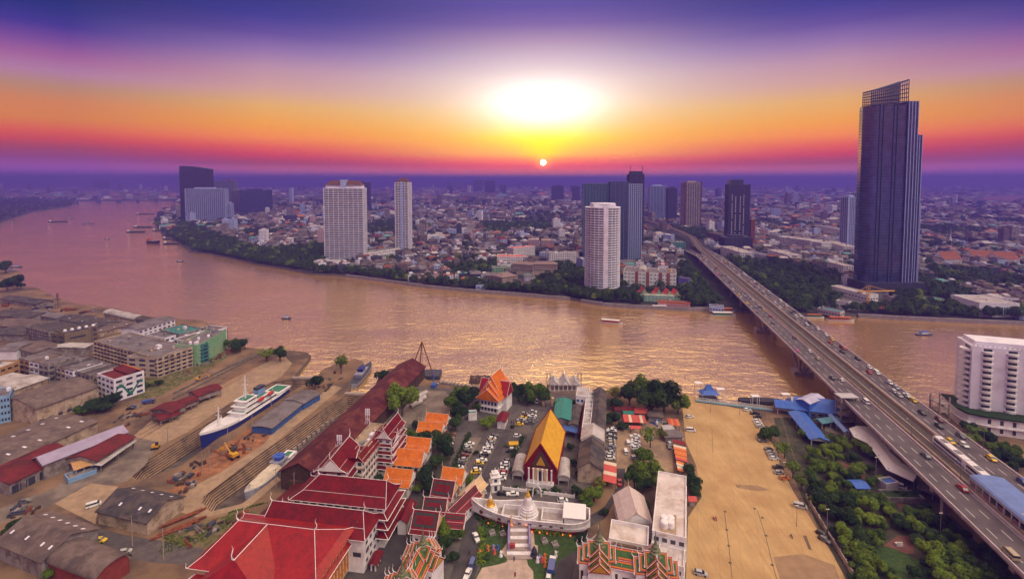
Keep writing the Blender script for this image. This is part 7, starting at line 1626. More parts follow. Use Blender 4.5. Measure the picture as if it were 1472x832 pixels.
for(pt,k,c,h,lab)in[(C4(172,228),'car','silver',110,'silver car passing the bow of the ship shrine'),(C4(300,245),'car','black',0,'black car parked behind the bow of the ship shrine'),(C4(372,250),'pickup','white',2,'white pickup parked behind the ship shrine'),(C4(720,292),'car','white',2,'white car behind the stern roof of the ship shrine'),
(C4(118,552),'pickup','white',112,'white pickup on the lane beside the lawn'),(C4(2,528),'car','white',75,'white car on the lane beside the ornate hall tree'),(C4(95,728),'van','blue',78,'dark blue van parked at the lane edge of the lawn'),(C4(60,808),'pickup','white',76,'white pickup cut by the lower edge of the lane'),(C4(645,760),'truck','white',78,'white lorry with a bright blue cargo cover by the plaza'),
(C4(622,828),'car','white',80,'white car behind the blue covered lorry'),(A(412,512),'van','white',38,'white van parked alone on the sandy apron'),(A(436,668),'pickup','yellow',0,'yellow pickup between two brown roofed warehouses'),(A(548,718),'car','silver',20,'silver car on the yard road'),(A(110,495),'car','grey',20,'grey car by the white gantry'),
(E(402,122),'car','white',6,'white car at the top corner of the sandy lot'),(E(398,122),'van','white',4,''),(E(406,182),'van','white',-8,'white minibus second from the pier fence on the sandy lot'),(E(655,92),'car','white',4,'white car closest to the pier walkway'),(E(688,108),'pickup','black',0,'black pickup beside the car closest to the walkway'),(E(700,122),'car','black',4,'black car in the pier corner'),
(E(697,140),'car','white',5,'first white car below the black cars'),(E(704,152),'car','white',5,'second white car below the black cars'),(E(712,165),'car','silver',4,'silver car above the bushy lot tree'),(E(716,215),'car','white',4,'white car half under the bushy lot tree'),(E(722,228),'car','grey',4,'grey car half under the bushy lot tree'),
(E(750,265),'car','grey',4,'grey car first below the bushy lot tree'),(E(757,280),'car','silver',4,'silver car below the bushy lot tree'),(E(765,292),'car','silver',3,'second silver car below the bushy lot tree'),(E(772,305),'car','white',2,'white car last of the tight group'),(E(792,345),'pickup','black',0,'black pickup beside the slim lamp post'),(E(795,368),'car','silver',-2,'silver car beside the slim lamp post'),(E(818,393),'car','orange',-3,'orange red car last in the lot edge row'),
(E(888,518),'van','silver',-22,'large silver minibus angled at the edge of the sandy lot'),(E(450,812),'car','silver',-18,'silver car with dark glass cut by the lower edge of the sandy lot'),(E(985,640),'car','black',-60,'black car against the boundary wall'),(E(995,665),'car','grey',-60,'grey car against the boundary wall'),
(G(575,698),'car','black',15,'black car beside the dark wall under the mural'),(G(655,672),'truck','grey',20,'grey truck on the track below the mural'),(G(592,690),'car','blue',15,'blue car beside the dark wall under the mural'),(C7(580,430),'van','white',-40,'white van beside the blue kiosk'),(C7(30,302),'car','white',0,'')]:
 if not lab:continue
 p=P(*pt);car(k,c,p.x,p.y,rad(h),lab,'parked vehicles of the near bank')
_cp
for k,(x,y)in enumerate([(850,648),(508,568),(518,570)]):
 p=P(*E(x,y));t_=thing('motorbike',['person on a motorbike crossing the sandy lot','motorbike standing in the middle of the sandy lot, nearer the white building','motorbike standing in the middle of the sandy lot, further from the white building'][k],'motorbike',tuple(p),rad(80))
 for sx in(-.65,.65):q=MB();q.bar((sx,-.06,.32),(sx,.06,.32),.32,n=10);q.build('wheel',m_tyre,t_,True)
 q=MB();q.bar((-.6,0,.5),(.5,0,.75),.16);q.bar((.5,0,.5),(.45,0,1.1),.05);q.bar((.45,-.3,1.1),(.45,.3,1.1),.04);q.box(-.6,.1,-.14,.14,.75,.9);q.build('body',paint(['black','red','red'][k]),t_,True)
# ================================================================ people (a few pixels each)
def person_mesh(name,shirt,trousers):
 verts=[(0,0,.92),(0,0,1.15),(0,0,1.42),(0,0,1.52),(0,0,1.66),(.11,0,.88),(.12,.03,.48),(.12,0,.06),(.12,-.12,.03),(-.11,0,.88),(-.12,-.06,.48),(-.12,.02,.06),(-.12,-.10,.03),(.19,0,1.40),(.25,.02,1.12),(.24,-.10,.86),(-.19,0,1.40),(-.25,.02,1.12),(-.24,-.08,.86)]
 edges=[(0,1),(1,2),(2,3),(3,4),(0,5),(5,6),(6,7),(7,8),(0,9),(9,10),(10,11),(11,12),(2,13),(13,14),(14,15),(2,16),(16,17),(17,18)]
 rr_=[.15,.14,.16,.06,.11,.10,.07,.05,.045,.10,.07,.05,.045,.07,.05,.04,.07,.05,.04]
 me=bpy.data.meshes.new(name);me.from_pydata(verts,edges,[]);o=bpy.data.objects.new(name,me);COL.objects.link(o)
 md=o.modifiers.new('s','SKIN');
 for i,r_ in enumerate(rr_):me.skin_vertices[0].data[i].radius=(r_,r_)
 me.skin_vertices[0].data[0].use_root=True
 dg=bpy.context.evaluated_depsgraph_get();m2=bpy.data.meshes.new_from_object(o.evaluated_get(dg));bpy.data.objects.remove(o)
 for m_ in(mat('skin',(.35,.20,.13),.7),shirt,trousers):m2.materials.append(m_)
 for p_ in m2.polygons:z=p_.center.z;p_.material_index=0 if(z>1.5 or(abs(p_.center.x)>.2 and z<1.15))else 1 if z>.93 else 2
 return m2
pm={c:person_mesh('person',mat('shirt_'+c,v,.8),mat('trousers_dark',(.03,.03,.05),.8))for c,v in(('white',(.7,.7,.7)),('orange',(.65,.2,.03)),('dark',(.05,.05,.08)),('red',(.5,.05,.04)))}
for k,(pt,c,lab)in enumerate([(C4(382,706),'dark','person in dark clothes standing on the plaza before the stairs'),(C4(394,800),'white','person in a white shirt walking on the plaza'),(C4(388,818),'red','person in a red shirt on the plaza'),(C4(72,660),'dark','person in dark clothes on the lane'),(C4(146,662),'orange','person in orange beside the lawn edge'),
(C66(440,410),'dark','person in dark clothes by the upper car park, nearer the lane'),(C66(453,408),'dark','person in dark clothes by the upper car park, nearer the cars'),(C66(612,402),'white','person in white by the rows of the upper car park'),(C66(650,298),'dark','person in dark clothes near the small gate'),(C66(665,300),'dark','second person in dark clothes near the small gate'),
(C4(198,640),'orange','person in orange on the lawn by the colourful figures'),(C66(232,775),'red','person in red beside the lane corner')]):
 o=bpy.data.objects.new('person',pm[c]);COL.objects.link(o);o.location=P(*pt)+Vector((0,0,.03));o.rotation_euler=(0,0,k*1.3);tag(o,lab,'person')
 hr=MB();hr.lathe((0,.01,1.60),[(.10,0),(.13,.08),(.10,.18),(.02,.22)],8);hr.build('hair',m_dgrey,o,True)
for k,(x,y,c)in enumerate([(200,632,m_stro),(238,628,m_lilt),(268,625,MATS['blue_tarp']),(245,655,m_strr),(290,672,m_tw),(560,700,m_lilt),(578,712,m_strr),(596,690,m_stro),(545,712,m_tw),(598,742,m_stro),(672,672,m_tw),(145,665,m_stro)]):
 q=MB();q.lathe((0,0,0),[(.7,0),(.55,.5),(.35,1.2),(.45,1.5),(.2,2.0)],8);q.bar((0,0,1.2),(.9,0,1.7),.14);o=q.build('lawn_figure',c);o.location=P(*C4(x,y));tag(o,f"{['orange','lilac','blue','red','white','lilac','red','orange','white','orange','white','orange'][k]} decorative figure on the lawn, {'beside the lane' if k < 5 or k == 11 else 'beside the plaza lorry'}",'figure',f"decorative figures {'beside the lane' if k < 5 or k == 11 else 'beside the plaza lorry'}")
# ================================================================ trees of the near bank
def trees(lst,where,group):
 for i,(k,pt,w_,hs)in enumerate(lst):tpx(k,pt[0],pt[1],w_,hs,f"{ {'a':'broad green','b':'spreading green','c':'dense dark green','d':'dark bushy','y':'yellowish sparse','s':'open airy'}[k]} tree {where[i] if isinstance(where, list) else where}",group)
trees([('a',(578,567),50,1.1),('d',(452,547),26,.9),('s',(490,520),26,1.2),('d',(548,538),28,.8),('d',(345,494),26,.8),('a',(333,492),22,.9),('s',(383,508),34,.6),('c',(402,506),22,1.1)],
['against the long red shed, biggest by the concrete yard','at the dry dock mouth beside the grey shed','alone on the quay between the docks','behind the river end of the long red shed','nearest the corner of the mint green building','beside the palm by the mint green building','with a flat bare crown on the sandy slip','beside the flat crowned tree on the slip'],'trees of the shipyard')
for k,(x,y,s)in enumerate([(352,503,1.0),(403,520,1.1),(345,503,.8)]):p=P(x,y);palm(p.x,p.y,s,['palm on the river edge by the mint green building','palm on the sandy slip beside the dark tree','shorter palm by the mint green building'][k],'palms of the shipyard')
trees([('d',(138,580),34,.7),('d',(158,574),32,.8),('a',(118,588),26,.6),('d',(150,582),26,.7),('d',(225,500),16,.8),('d',(82,592),20,.4),('d',(22,755),34,.6),('a',(45,750),24,.6),('a',(70,822),26,.7),('d',(228,548),16,.6),('a',(214,552),14,.6),('d',(10,405),24,1),('d',(24,400),20,1.1),('d',(8,380),22,1),('d',(30,408),12,1)],
['second in the hedge clump below the mural','at the end of the hedge clump nearest the mural','at the factory hall end of the hedge clump','in front of the hedge clump below the mural','in the lane behind the beige end block','low beside the factory hall wall','beside the brown warehouse on the yard road','second beside the brown warehouse','behind the rounded brown roof','on the track below the beige end block','small below the beige end block','in the riverside grove at the far bend, tallest','in the riverside grove by the moored boats','topmost in the riverside grove','smallest in the riverside grove'],'trees of the warehouse district')
trees([('a',(650,575),34,1),('c',(672,570),36,1),('c',(660,590),30,1),('c',(655,606),24,1),('a',(700,605),26,.9),('c',(745,560),30,1),('a',(768,560),34,1.1),('c',(782,568),26,.9),('d',(757,573),26,.7),('b',(808,580),30,.7),('d',(826,578),20,.7),('a',(592,622),20,1.0),('d',(585,640),16,.9),('c',(608,630),32,.9),('c',(632,632),36,1),('c',(640,645),28,1),('c',(592,672),24,.8),('c',(610,685),34,.9),('c',(620,697),26,.9),('d',(575,705),18,.7),('a',(678,690),22,.7),
('d',(547,686),18,.8),('a',(636,760),34,1.1),('d',(640,780),30,1),('d',(628,790),22,.9),('d',(684,650),10,.8),('b',(854,705),34,.9),('y',(862,690),22,.8),('a',(838,712),22,.7),('d',(836,655),16,.9),('d',(832,680),14,.9),('d',(828,700),14,.8),('d',(742,700),12,.4),('d',(765,705),16,.4),('d',(800,702),16,.4),('a',(728,640),8,.6),('d',(720,670),8,.6),('d',(736,612),9,.6)],
'standing among the temple buildings and car parks','trees among the temple buildings')
trees([('d',(600,608),18,.9),('c',(596,655),20,.9),('c',(628,662),24,1),('d',(612,672),20,.9),('a',(600,700),18,.8),('c',(588,725),22,.9),('d',(655,668),14,.6),('d',(600,745),20,.8),('c',(618,738),18,.8),('a',(658,765),24,.9),('d',(650,800),22,.8),('c',(745,655),12,.6),('c',(738,675),12,.6),('d',(820,640),14,.9),('d',(824,662),14,.9),('c',(830,705),18,.8),('b',(845,722),22,.8),('d',(868,735),16,.6),('c',(693,770),14,.4),('c',(700,800),14,.4),('c',(835,770),18,.5),('c',(780,705),12,.5),('a',(664,560),24,.9),('a',(686,583),18,.8)],
'filling the gaps between temple roofs and lanes','trees filling the temple gaps')
trees([('c',(905,562),34,1.1),('a',(930,556),46,1.2),('c',(955,562),46,1.2),('a',(975,575),34,1.1),('c',(935,572),50,.9),('y',(885,562),26,.9),('d',(882,578),28,.8),('d',(880,600),28,.8),('d',(895,610),20,.6)],'in the big grove behind the riverside shacks','trees of the riverside grove')
trees([('a',(930,672),42,1.1),('a',(912,682),34,1.0),('b',(945,680),34,1.0),('b',(925,650),30,1.0),('s',(935,625),30,1.1),('y',(950,622),20,1.0),('c',(925,695),30,.8)],'over the earth car park beside the long white building','trees over the earth car park')
trees([('c',(990,675),22,1.0),('c',(998,690),24,1.0),('c',(1000,707),20,.9),('d',(985,690),20,.9),('c',(1000,700),20,.9)],'between the white flat roof and the sandy lot','trees beside the white flat roof')
trees([('b',(1108,618),32,.9),('b',(1100,625),22,.7),('s',(1128,645),28,.9),('s',(1140,672),30,1.0),('s',(1152,690),26,1.0)],['bushy at the edge of the sandy lot below the pier','low beside the bushy lot tree','nearly bare beside the row of cars','thin grey in the gap of the boundary wall','thin grey beside the minibus'],'trees at the edge of the sandy lot')
Lp=[]
for(x,y,w_,k)in[(150,190,40,'a'),(160,185,34,'d'),(195,190,34,'d'),(200,270,60,'a'),(250,270,60,'a'),(300,250,60,'b'),(330,230,60,'a'),(400,230,60,'b'),(440,260,60,'a'),(470,280,50,'a'),(380,290,50,'d'),(220,320,60,'b'),(270,330,60,'a'),(320,350,60,'a'),(360,370,50,'d'),(170,300,40,'s'),(200,350,50,'s'),
(220,420,70,'c'),(270,430,80,'a'),(230,470,80,'c'),(300,470,80,'a'),(350,480,80,'c'),(400,470,80,'a'),(450,490,80,'b'),(480,470,70,'a'),(300,540,80,'c'),(360,560,80,'c'),(420,560,80,'a'),(470,560,70,'b'),(460,400,50,'a'),(500,390,50,'b'),(520,500,60,'b'),(540,530,60,'b'),(580,560,60,'b'),(600,590,60,'s'),
(340,620,80,'a'),(400,640,80,'c'),(360,680,80,'a'),(420,690,90,'b'),(470,650,70,'a'),(430,740,90,'a'),(480,760,80,'a'),(440,800,80,'b'),(540,800,50,'d'),(560,830,60,'a'),(640,790,60,'d'),
(640,540,70,'a'),(690,530,80,'c'),(650,590,80,'a'),(720,560,80,'a'),(760,580,80,'c'),(700,620,70,'c'),(740,640,80,'b'),(800,600,70,'d'),(710,690,100,'a'),(770,700,100,'b'),(830,700,90,'a'),(750,750,110,'a'),(830,760,110,'a'),(890,740,90,'b'),(870,810,110,'a'),(940,790,100,'c'),(780,820,100,'b'),(960,830,100,'a'),
(870,640,60,'d'),(900,690,60,'c'),(960,700,60,'c'),(1000,750,80,'c'),(1040,800,80,'d'),(600,460,40,'d'),(650,450,40,'d'),(560,450,30,'d')]:
 p=C7(x,y);tpx(k,p[0],p[1],w_/3.06*1.15,R.uniform(.8,1.05),f"{ {'a':'broad green','b':'spreading green','c':'dense dark green','d':'dark bushy','s':'open airy'}[k]} tree in the {'upper' if y < 380 else 'middle' if y < 610 else 'lower'} part of the park, {'next to the boundary wall' if x < 330 else 'next to the bridge' if x > 700 else 'in its centre'}",'park trees')
PK=[(150,200),(300,170),(420,210),(480,330),(560,400),(640,500),(760,560),(900,700),(1060,860),(420,900),(330,700),(250,560),(170,430)]
got=[(x,y)for(x,y,*_r)in[]]
def inpoly(pt,poly):
 x,y=pt;c=False;j=len(poly)-1
 for i in range(len(poly)):
  if(poly[i][1]>y)!=(poly[j][1]>y)and x<(poly[j][0]-poly[i][0])*(y-poly[i][1])/(poly[j][1]-poly[i][1])+poly[i][0]:c=not c
  j=i
 return c
while len(got)<64:
 x,y=R.uniform(150,1060),R.uniform(170,880)
 if not inpoly((x,y),PK)or any((x-a)**2+(y-b_)**2<42**2 for a,b_ in got)or(480<x<650 and 620<y<840)or(380<x<640 and 350<y<545):continue
 got.append((x,y));k=R.choice('aacdb');p=C7(x,y);tpx(k,p[0],p[1],R.uniform(16,30),R.uniform(.7,1.0),f"{ {'a':'broad green','b':'spreading green','c':'dense dark green','d':'dark bushy'}[k]} tree in the {'upper' if y < 380 else 'middle' if y < 610 else 'lower'} part of the park, {'next to the boundary wall' if x < 330 else 'next to the bridge' if x > 700 else 'in its centre'}",'park trees')
for(x,y,w_)in[(770,60,50),(800,50,60),(840,70,60),(880,160,60),(920,180,70),(960,200,80),(1000,250,80),(1040,290,80),(1080,270,80),(1100,320,80),(1060,250,60),(850,110,50),(900,210,60),(990,290,70)]:
 p=C7(x,y);tpx(R.choice('acd'),p[0],p[1],w_/3.06*1.1,.9,'green tree between the bridge and the white hotel','trees at the hotel foot')
for(pts,lab)in[([C66(160,480),C66(60,700)],'clipped green hedge along the short car row'),([C4(110,380),C4(165,440),C4(300,490),C4(370,500)],'dark hedge under the red keel left of the stairs'),([C4(530,510),C4(700,525),C4(860,490)],'dark hedge under the red keel right of the stairs'),([C66(520,500),C66(440,640)],'green shrub strip between the parked cars and the golden hall'),([C4(150,480),C4(160,620),C4(140,740)],'dark shrub edge between the lane and the lawn'),([C5(525,300),C5(545,480)],'narrow green shrub strip beside the pale rose hall')]:
 q=MB();W_=[P(*p)for p in pts]
 for a,b_ in zip(W_,W_[1:]):
  for k in range(int((b_-a).length*26)):
   p=a.lerp(b_,R.random())+Vector((R.gauss(0,.7),R.gauss(0,.7),abs(R.gauss(.7,.5))));u=Vector((R.uniform(-1,1),R.uniform(-1,1),R.uniform(-.6,.9))).normalized()*.35;v=u.orthogonal().normalized()*.28;q.face([p-u,p-v,p+u,p+v])
 o=q.build('hedge',R.choice([m_leaf,m_leafd]));tag(o,lab,'hedge')
q=MB()
for(a,b_,c1_,n_)in[(A(720,650),A(1100,530),A(900,700),900),(G(640,600),G(990,455),G(720,640),600),(Cc(240,790),Cc(420,740),Cc(330,760),200)]:
 a,b_,c1_=P(*a),P(*b_),P(*c1_)
 for k in range(n_):
  u,v=R.random(),R.random()*.8;p=a.lerp(b_,u)+(c1_-(a+b_)/2)*v*.9+Vector((0,0,R.uniform(.1,.5)))
  if noise.noise(p*.15)<-.05:continue
  uu=Vector((R.uniform(-1,1),R.uniform(-1,1),.8)).normalized()*.4;vv=uu.orthogonal().normalized()*.25;q.face([p-uu*.4,p-vv,p+uu,p+vv])
stuff(q.build('weeds',m_leaf),'rough green weeds on the yard banks','weeds')
# ================================================================ boats
m_bh=mat('boat_dark_hull',(.03,.03,.05),.6);m_bor=mat('boat_orange',(.55,.14,.04),.5);m_bgr=mat('boat_green',(.03,.30,.12),.5)
def boat(px,py,wpx,rz,kind,label,group=None,x1=None):
 p=P(px,py,WZ);L=wpx*p.y/F_PX/max(.35,abs(math.cos(rz)));L=min(L,70)
 t_=thing({'barge':'barge','tour':'tour_boat','ship':'cargo_ship','small':'motor_boat'}[kind],label,{'barge':'barge','tour':'boat','ship':'ship','small':'boat'}[kind],(p.x,p.y,WZ-.5),rz,group)
 if kind=='barge':
  q=MB();hull(q,L,L*.2,3.2,0,.6);q.build('hull',[m_bh,m_bh,m_rfbrown],t_,True);q=MB();q.prism(rect(L*.7,L*.14,L*.02),3.15,4.6,top=rect(L*.68,L*.06,L*.02));q.build('cargo_cover',m_rfbrown,t_,True);q=MB();q.box(-L*.46,-L*.38,-L*.06,L*.06,3.1,6.5);q.build('wheelhouse',m_tw,t_,True)
 elif kind=='tour':
  q=MB();hull(q,L,L*.19,1.9,0,.5);q.build('hull',[m_trim,m_bor,m_grey],t_,True);q=MB();q.prism(rect(L*.78,L*.17,-L*.04),3.9,4.3);q.build('roof',m_bor if 'orange' in label or label[:3]=='red' else m_trim,t_,True)
  for k in range(7):
   q=MB();x=-L*.40+k*L*.12
   for s in(-1,1):q.box(x-.1,x+.1,s*L*.075-.08,s*L*.075+.08,1.85,3.95)
   q.build('roof_post_frame',m_steel,t_,True)
  q=MB();q.box(-L*.4,L*.3,-L*.088,L*.088,1.9,2.5);q.build('side_panel',R.choice([m_bor,m_strr,m_bgr]),t_,True)
 elif kind=='ship':
  q=MB();hull(q,L,L*.2,6,0,2);q.build('hull',[m_bh,m_anti,m_deck],t_,True);q=MB();q.box(-L*.42,-L*.24,-L*.08,L*.08,6,12);q.build('superstructure',m_bor,t_,True);q=MB();q.bar((L*.1,0,6),(L*.1,0,16),.4);q.build('mast',m_steel,t_,True)
 else:
  q=MB();hull(q,L,L*.26,1.6,0,.6);q.build('hull',[m_navy,m_bh,m_grey],t_,True);q=MB();q.box(-L*.25,L*.12,-L*.09,L*.09,1.5,3.2);q.build('cabin',m_tw,t_,True);q=MB();q.box(-L*.3,L*.16,-L*.11,L*.11,3.2,3.4);q.build('roof',m_blue,t_,True)
 return t_
for(x,y,w_,a,k,lab)in[
(84,319,20,25,'barge','laden barge in mid river, nearest the west shore'),(101,314,12,2,'small','long boat just beyond the laden barge nearest the west shore'),(127,322,14,8,'small','boat drawing a long wake in mid river'),(209,308,22,14,'barge','long barge before the bend towers'),(238,299,10,10,'small','boat at the foot of the distant bend'),
(219,316,11,-4,'small','small boat by the tree covered point'),(206,327,26,4,'barge','dark barge moored off the tree covered point, upper'),(196,334,26,3,'barge','dark barge moored off the tree covered point, lower'),(228,332,16,0,'barge','short barge tight against the tree covered point'),(221,350,24,-18,'ship','orange and black cargo ship anchored off the near bend'),
(244,344,18,2,'barge','barge behind the cargo ship'),(248,351,24,4,'barge','barge with a long boom beside the cargo ship'),(282,362,18,4,'small','boat at the posts below the bend trees'),(18,320,6,0,'small','tiny boat by the western shore'),(70,323,5,10,'small','tiny boat beside the laden barge'),(154,344,7,-10,'small','small launch alone in the middle of the river'),
(158,308,5,0,'small','tiny boat far off before the distant bridge'),(185,318,4,0,'small','tiny boat left of the moored barges'),(103,295,9,4,'small','white boat at the western end of the distant bridge'),(259,376,11,-10,'small','blue cabin launch off the wooded bank'),(412,458,14,-6,'small','dark launch in open water before the wide tower reflection'),
(16,391,22,4,'small','pleasure boat moored at the western grove, outer'),(24,384,16,6,'small','pleasure boat moored at the western grove, inner'),(879,465,31,-19,'tour','long white roofed river boat passing the round tower'),(1329,481,26,6,'small','blue roofed ferry crossing towards the hotel'),(949,444,26,-3,'tour','white boat moored under the riverside restaurant'),
(863,437,18,-2,'small','boat moored below the round tower'),(1040,448,36,-2,'tour','red and white boat moored at the small pier left of the bridge, inner'),(1040,454,36,-3,'tour','green edged boat moored at the small pier left of the bridge, outer'),(1172,457,24,-8,'tour','red boat moored close right of the bridge'),(1209,461,38,-4,'tour','long orange boat moored right of the bridge'),
(606,573,0,0,'small','')]:
 if lab:boat(x,y,w_,rad(a),k,lab)
q=MB();p=P(1100,587,WZ);t_=thing('barge','black barge hull lying beside the pier walkway','barge',(p.x,P(1100,580,WZ).y,WZ-.5),rad(-3));q=MB();hull(q,24,6,3,0,.5);q.build('hull',[m_bh,m_bh,m_bh],t_,True)
for k,(x,y)in enumerate([(309,373),(315,374),(326,376),(332,379),(362,382),(452,392),(606,548)][:6]):
 q=MB();q.bar((0,0,-3),(0,0,5),.45,n=6);o=q.build('mooring_post',m_wood);o.location=P(x,y,WZ);tag(o,f"dark mooring post, {ordw(k+1)} along the wooded bank from the bend",'post','mooring posts')
q=MB();a,b_=P(632,549,0),P(688,557,0);d=(b_-a).to_2d();j_=thing('jetty','long low jetty with stone bollards between the derrick and the orange riverside hall','jetty',tuple((a+b_)/2),math.atan2(d.y,d.x));q=MB();q.box(-d.length/2,d.length/2,-1.2,1.2,-3,.5);q.build('deck',m_conc,j_,True)
for k in range(12):q=MB();q.box(-d.length/2+k*2.6,-d.length/2+k*2.6+.7,-1.3,1.3,.5,1.2);q.build('bollard',m_conc,j_,True)
p=P(695,550,WZ);q=MB();[q.box(-9,9,-5+k*3.3,-4+k*3.3,1.6,2.4)for k in range(4)];[q.box(-9+k*4.4,-8+k*4.4,-5,6,2.4,3.0)for k in range(5)];[q.bar((sx*8,sy_*4,-4),(sx*8,sy_*4,2),.4)for sx in(-1,1)for sy_ in(-1,1)];o=q.build('timber_pier',m_wood);o.location=p;tag(o,'dark timber grid pier behind the orange riverside hall','pier')
db=thing('distant_bridge','low dark road bridge across the distant river bend','bridge',(P(175,291).x,P(175,291).y,0));a,b_=P(96,290.5,8)-Vector(db.location),P(262,287,8)-Vector(db.location);q=MB();d=(b_-a).to_2d();q.obox((a+b_).to_2d()/2,d.normalized(),d.length/2+60,9,9,13);q.build('deck',m_dgrey,db,True)
for k in range(6):p=a.lerp(b_,(k+.5)/6);q=MB();q.obox(p,d.normalized(),12 if k in(1,2,4)else 7,8,-4,9 if k not in(2,4)else 18);q.build('pier',m_dgrey,db,True)
# ================================================================ mid-ground landmarks of the far bank
def F3(x,y):return(680+x/3.2,220+y/3.2)
def F4(x,y):return(900+x/3.2,220+y/3.2)
def F2(x,y):return(368+x/4,220+y/4)
occ=[]
def note(t_,r_):occ.append((t_.location.x,t_.location.y,r_));return t_
for o in list(COL.objects):
 if o.parent is None and o.type=='EMPTY' and o.location.y>430 and o.name.split('.')[0]in('high_rise','apartment_slab','condominium_tower','office_tower','office_block','glass_tower','round_tower','skyscraper'):
  ch=[c for c in o.children if c.type=='MESH'];r_=max((max(abs(v.co.x)for v in c.data.vertices)for c in ch[:2]),default=20);occ.append((o.location.x,o.location.y,min(45,r_)+3))
m_pinkw=mat('pink_render',(.52,.34,.36),.8,.15,.3);m_teal=mat('teal_band',(.10,.28,.27),.6)
def fb(name,label,cat,a,b_,dep,h,wall,roof=None,floors=0,cols=0,group=None,ledge=None,stuff_on=1,glass=None,**k):
 A_,B_=P(*a,h),P(*b_,h);d=(B_-A_).to_2d().normalized();n_=Vector((-d.y,d.x,0));p0=A_+n_*dep
 cc2,rz2,L2_,W2b=local_frame(B_+n_*dep,A_,B_)if False else local_frame(p0,A_,B_)
 def inv(v):return v
 t_=flatblock_w(name,label,cat,p0,A_,B_,h,wall,roof,group,floors,cols,ledge,stuff_on,glass,**k);note(t_,max((B_-A_).length,dep)/2*.9+3);return t_
def flatblock_w(name,label,cat,p0,p1,p2,h,wall,roof,group,floors,cols,ledge,stuff_on,glass,**k):
 global P
 keep=P
 pts={0:p0,1:p1,2:p2}
 try:
  P=lambda x,y,z=0.0:pts[x]
  return flatblock(name,label,cat,(0,0),(1,0),(2,0),h,wall,roof,group,floors=floors,cols=cols,ledge=ledge,stuff_on=stuff_on,glass=glass,**k)
 finally:P=keep
ML=fb('shopping_mall','white and teal banded mall with red piers and barrel roof beside the round tower','mall',F3(692,545),F3(935,558),34,18,m_tw,m_rfgrey,4,14,glass=m_teal,stuff_on=6)
c_,rz_,L_,W_=ML.location,ML.rotation_euler.z,0,0
for x in(-15,-2,13,22):q=MB();q.box(x-1.8,x+1.8,-17.6,-16.9,0,19);q.build('brick_pier',MATS['rust_brick'],ML,True)
q=MB();n_=8;pr=[(-9+5*math.cos(math.pi-math.pi*k/n_),18+4*math.sin(math.pi*k/n_))for k in range(n_+1)];q.mesh([(x,-15,z)for x,z in pr]+[(x,17,z)for x,z in pr],[(i,i+1,n_+2+i,n_+1+i)for i in range(n_)]+[tuple(range(n_+1)),tuple(range(n_+1,2*n_+2))[::-1]]);q.build('barrel_roof',m_rfpale,ML,True)
q=MB();q.box(24.5,26.5,-16,16,18,19.6);q.build('roof_edge',m_worange,ML,True)
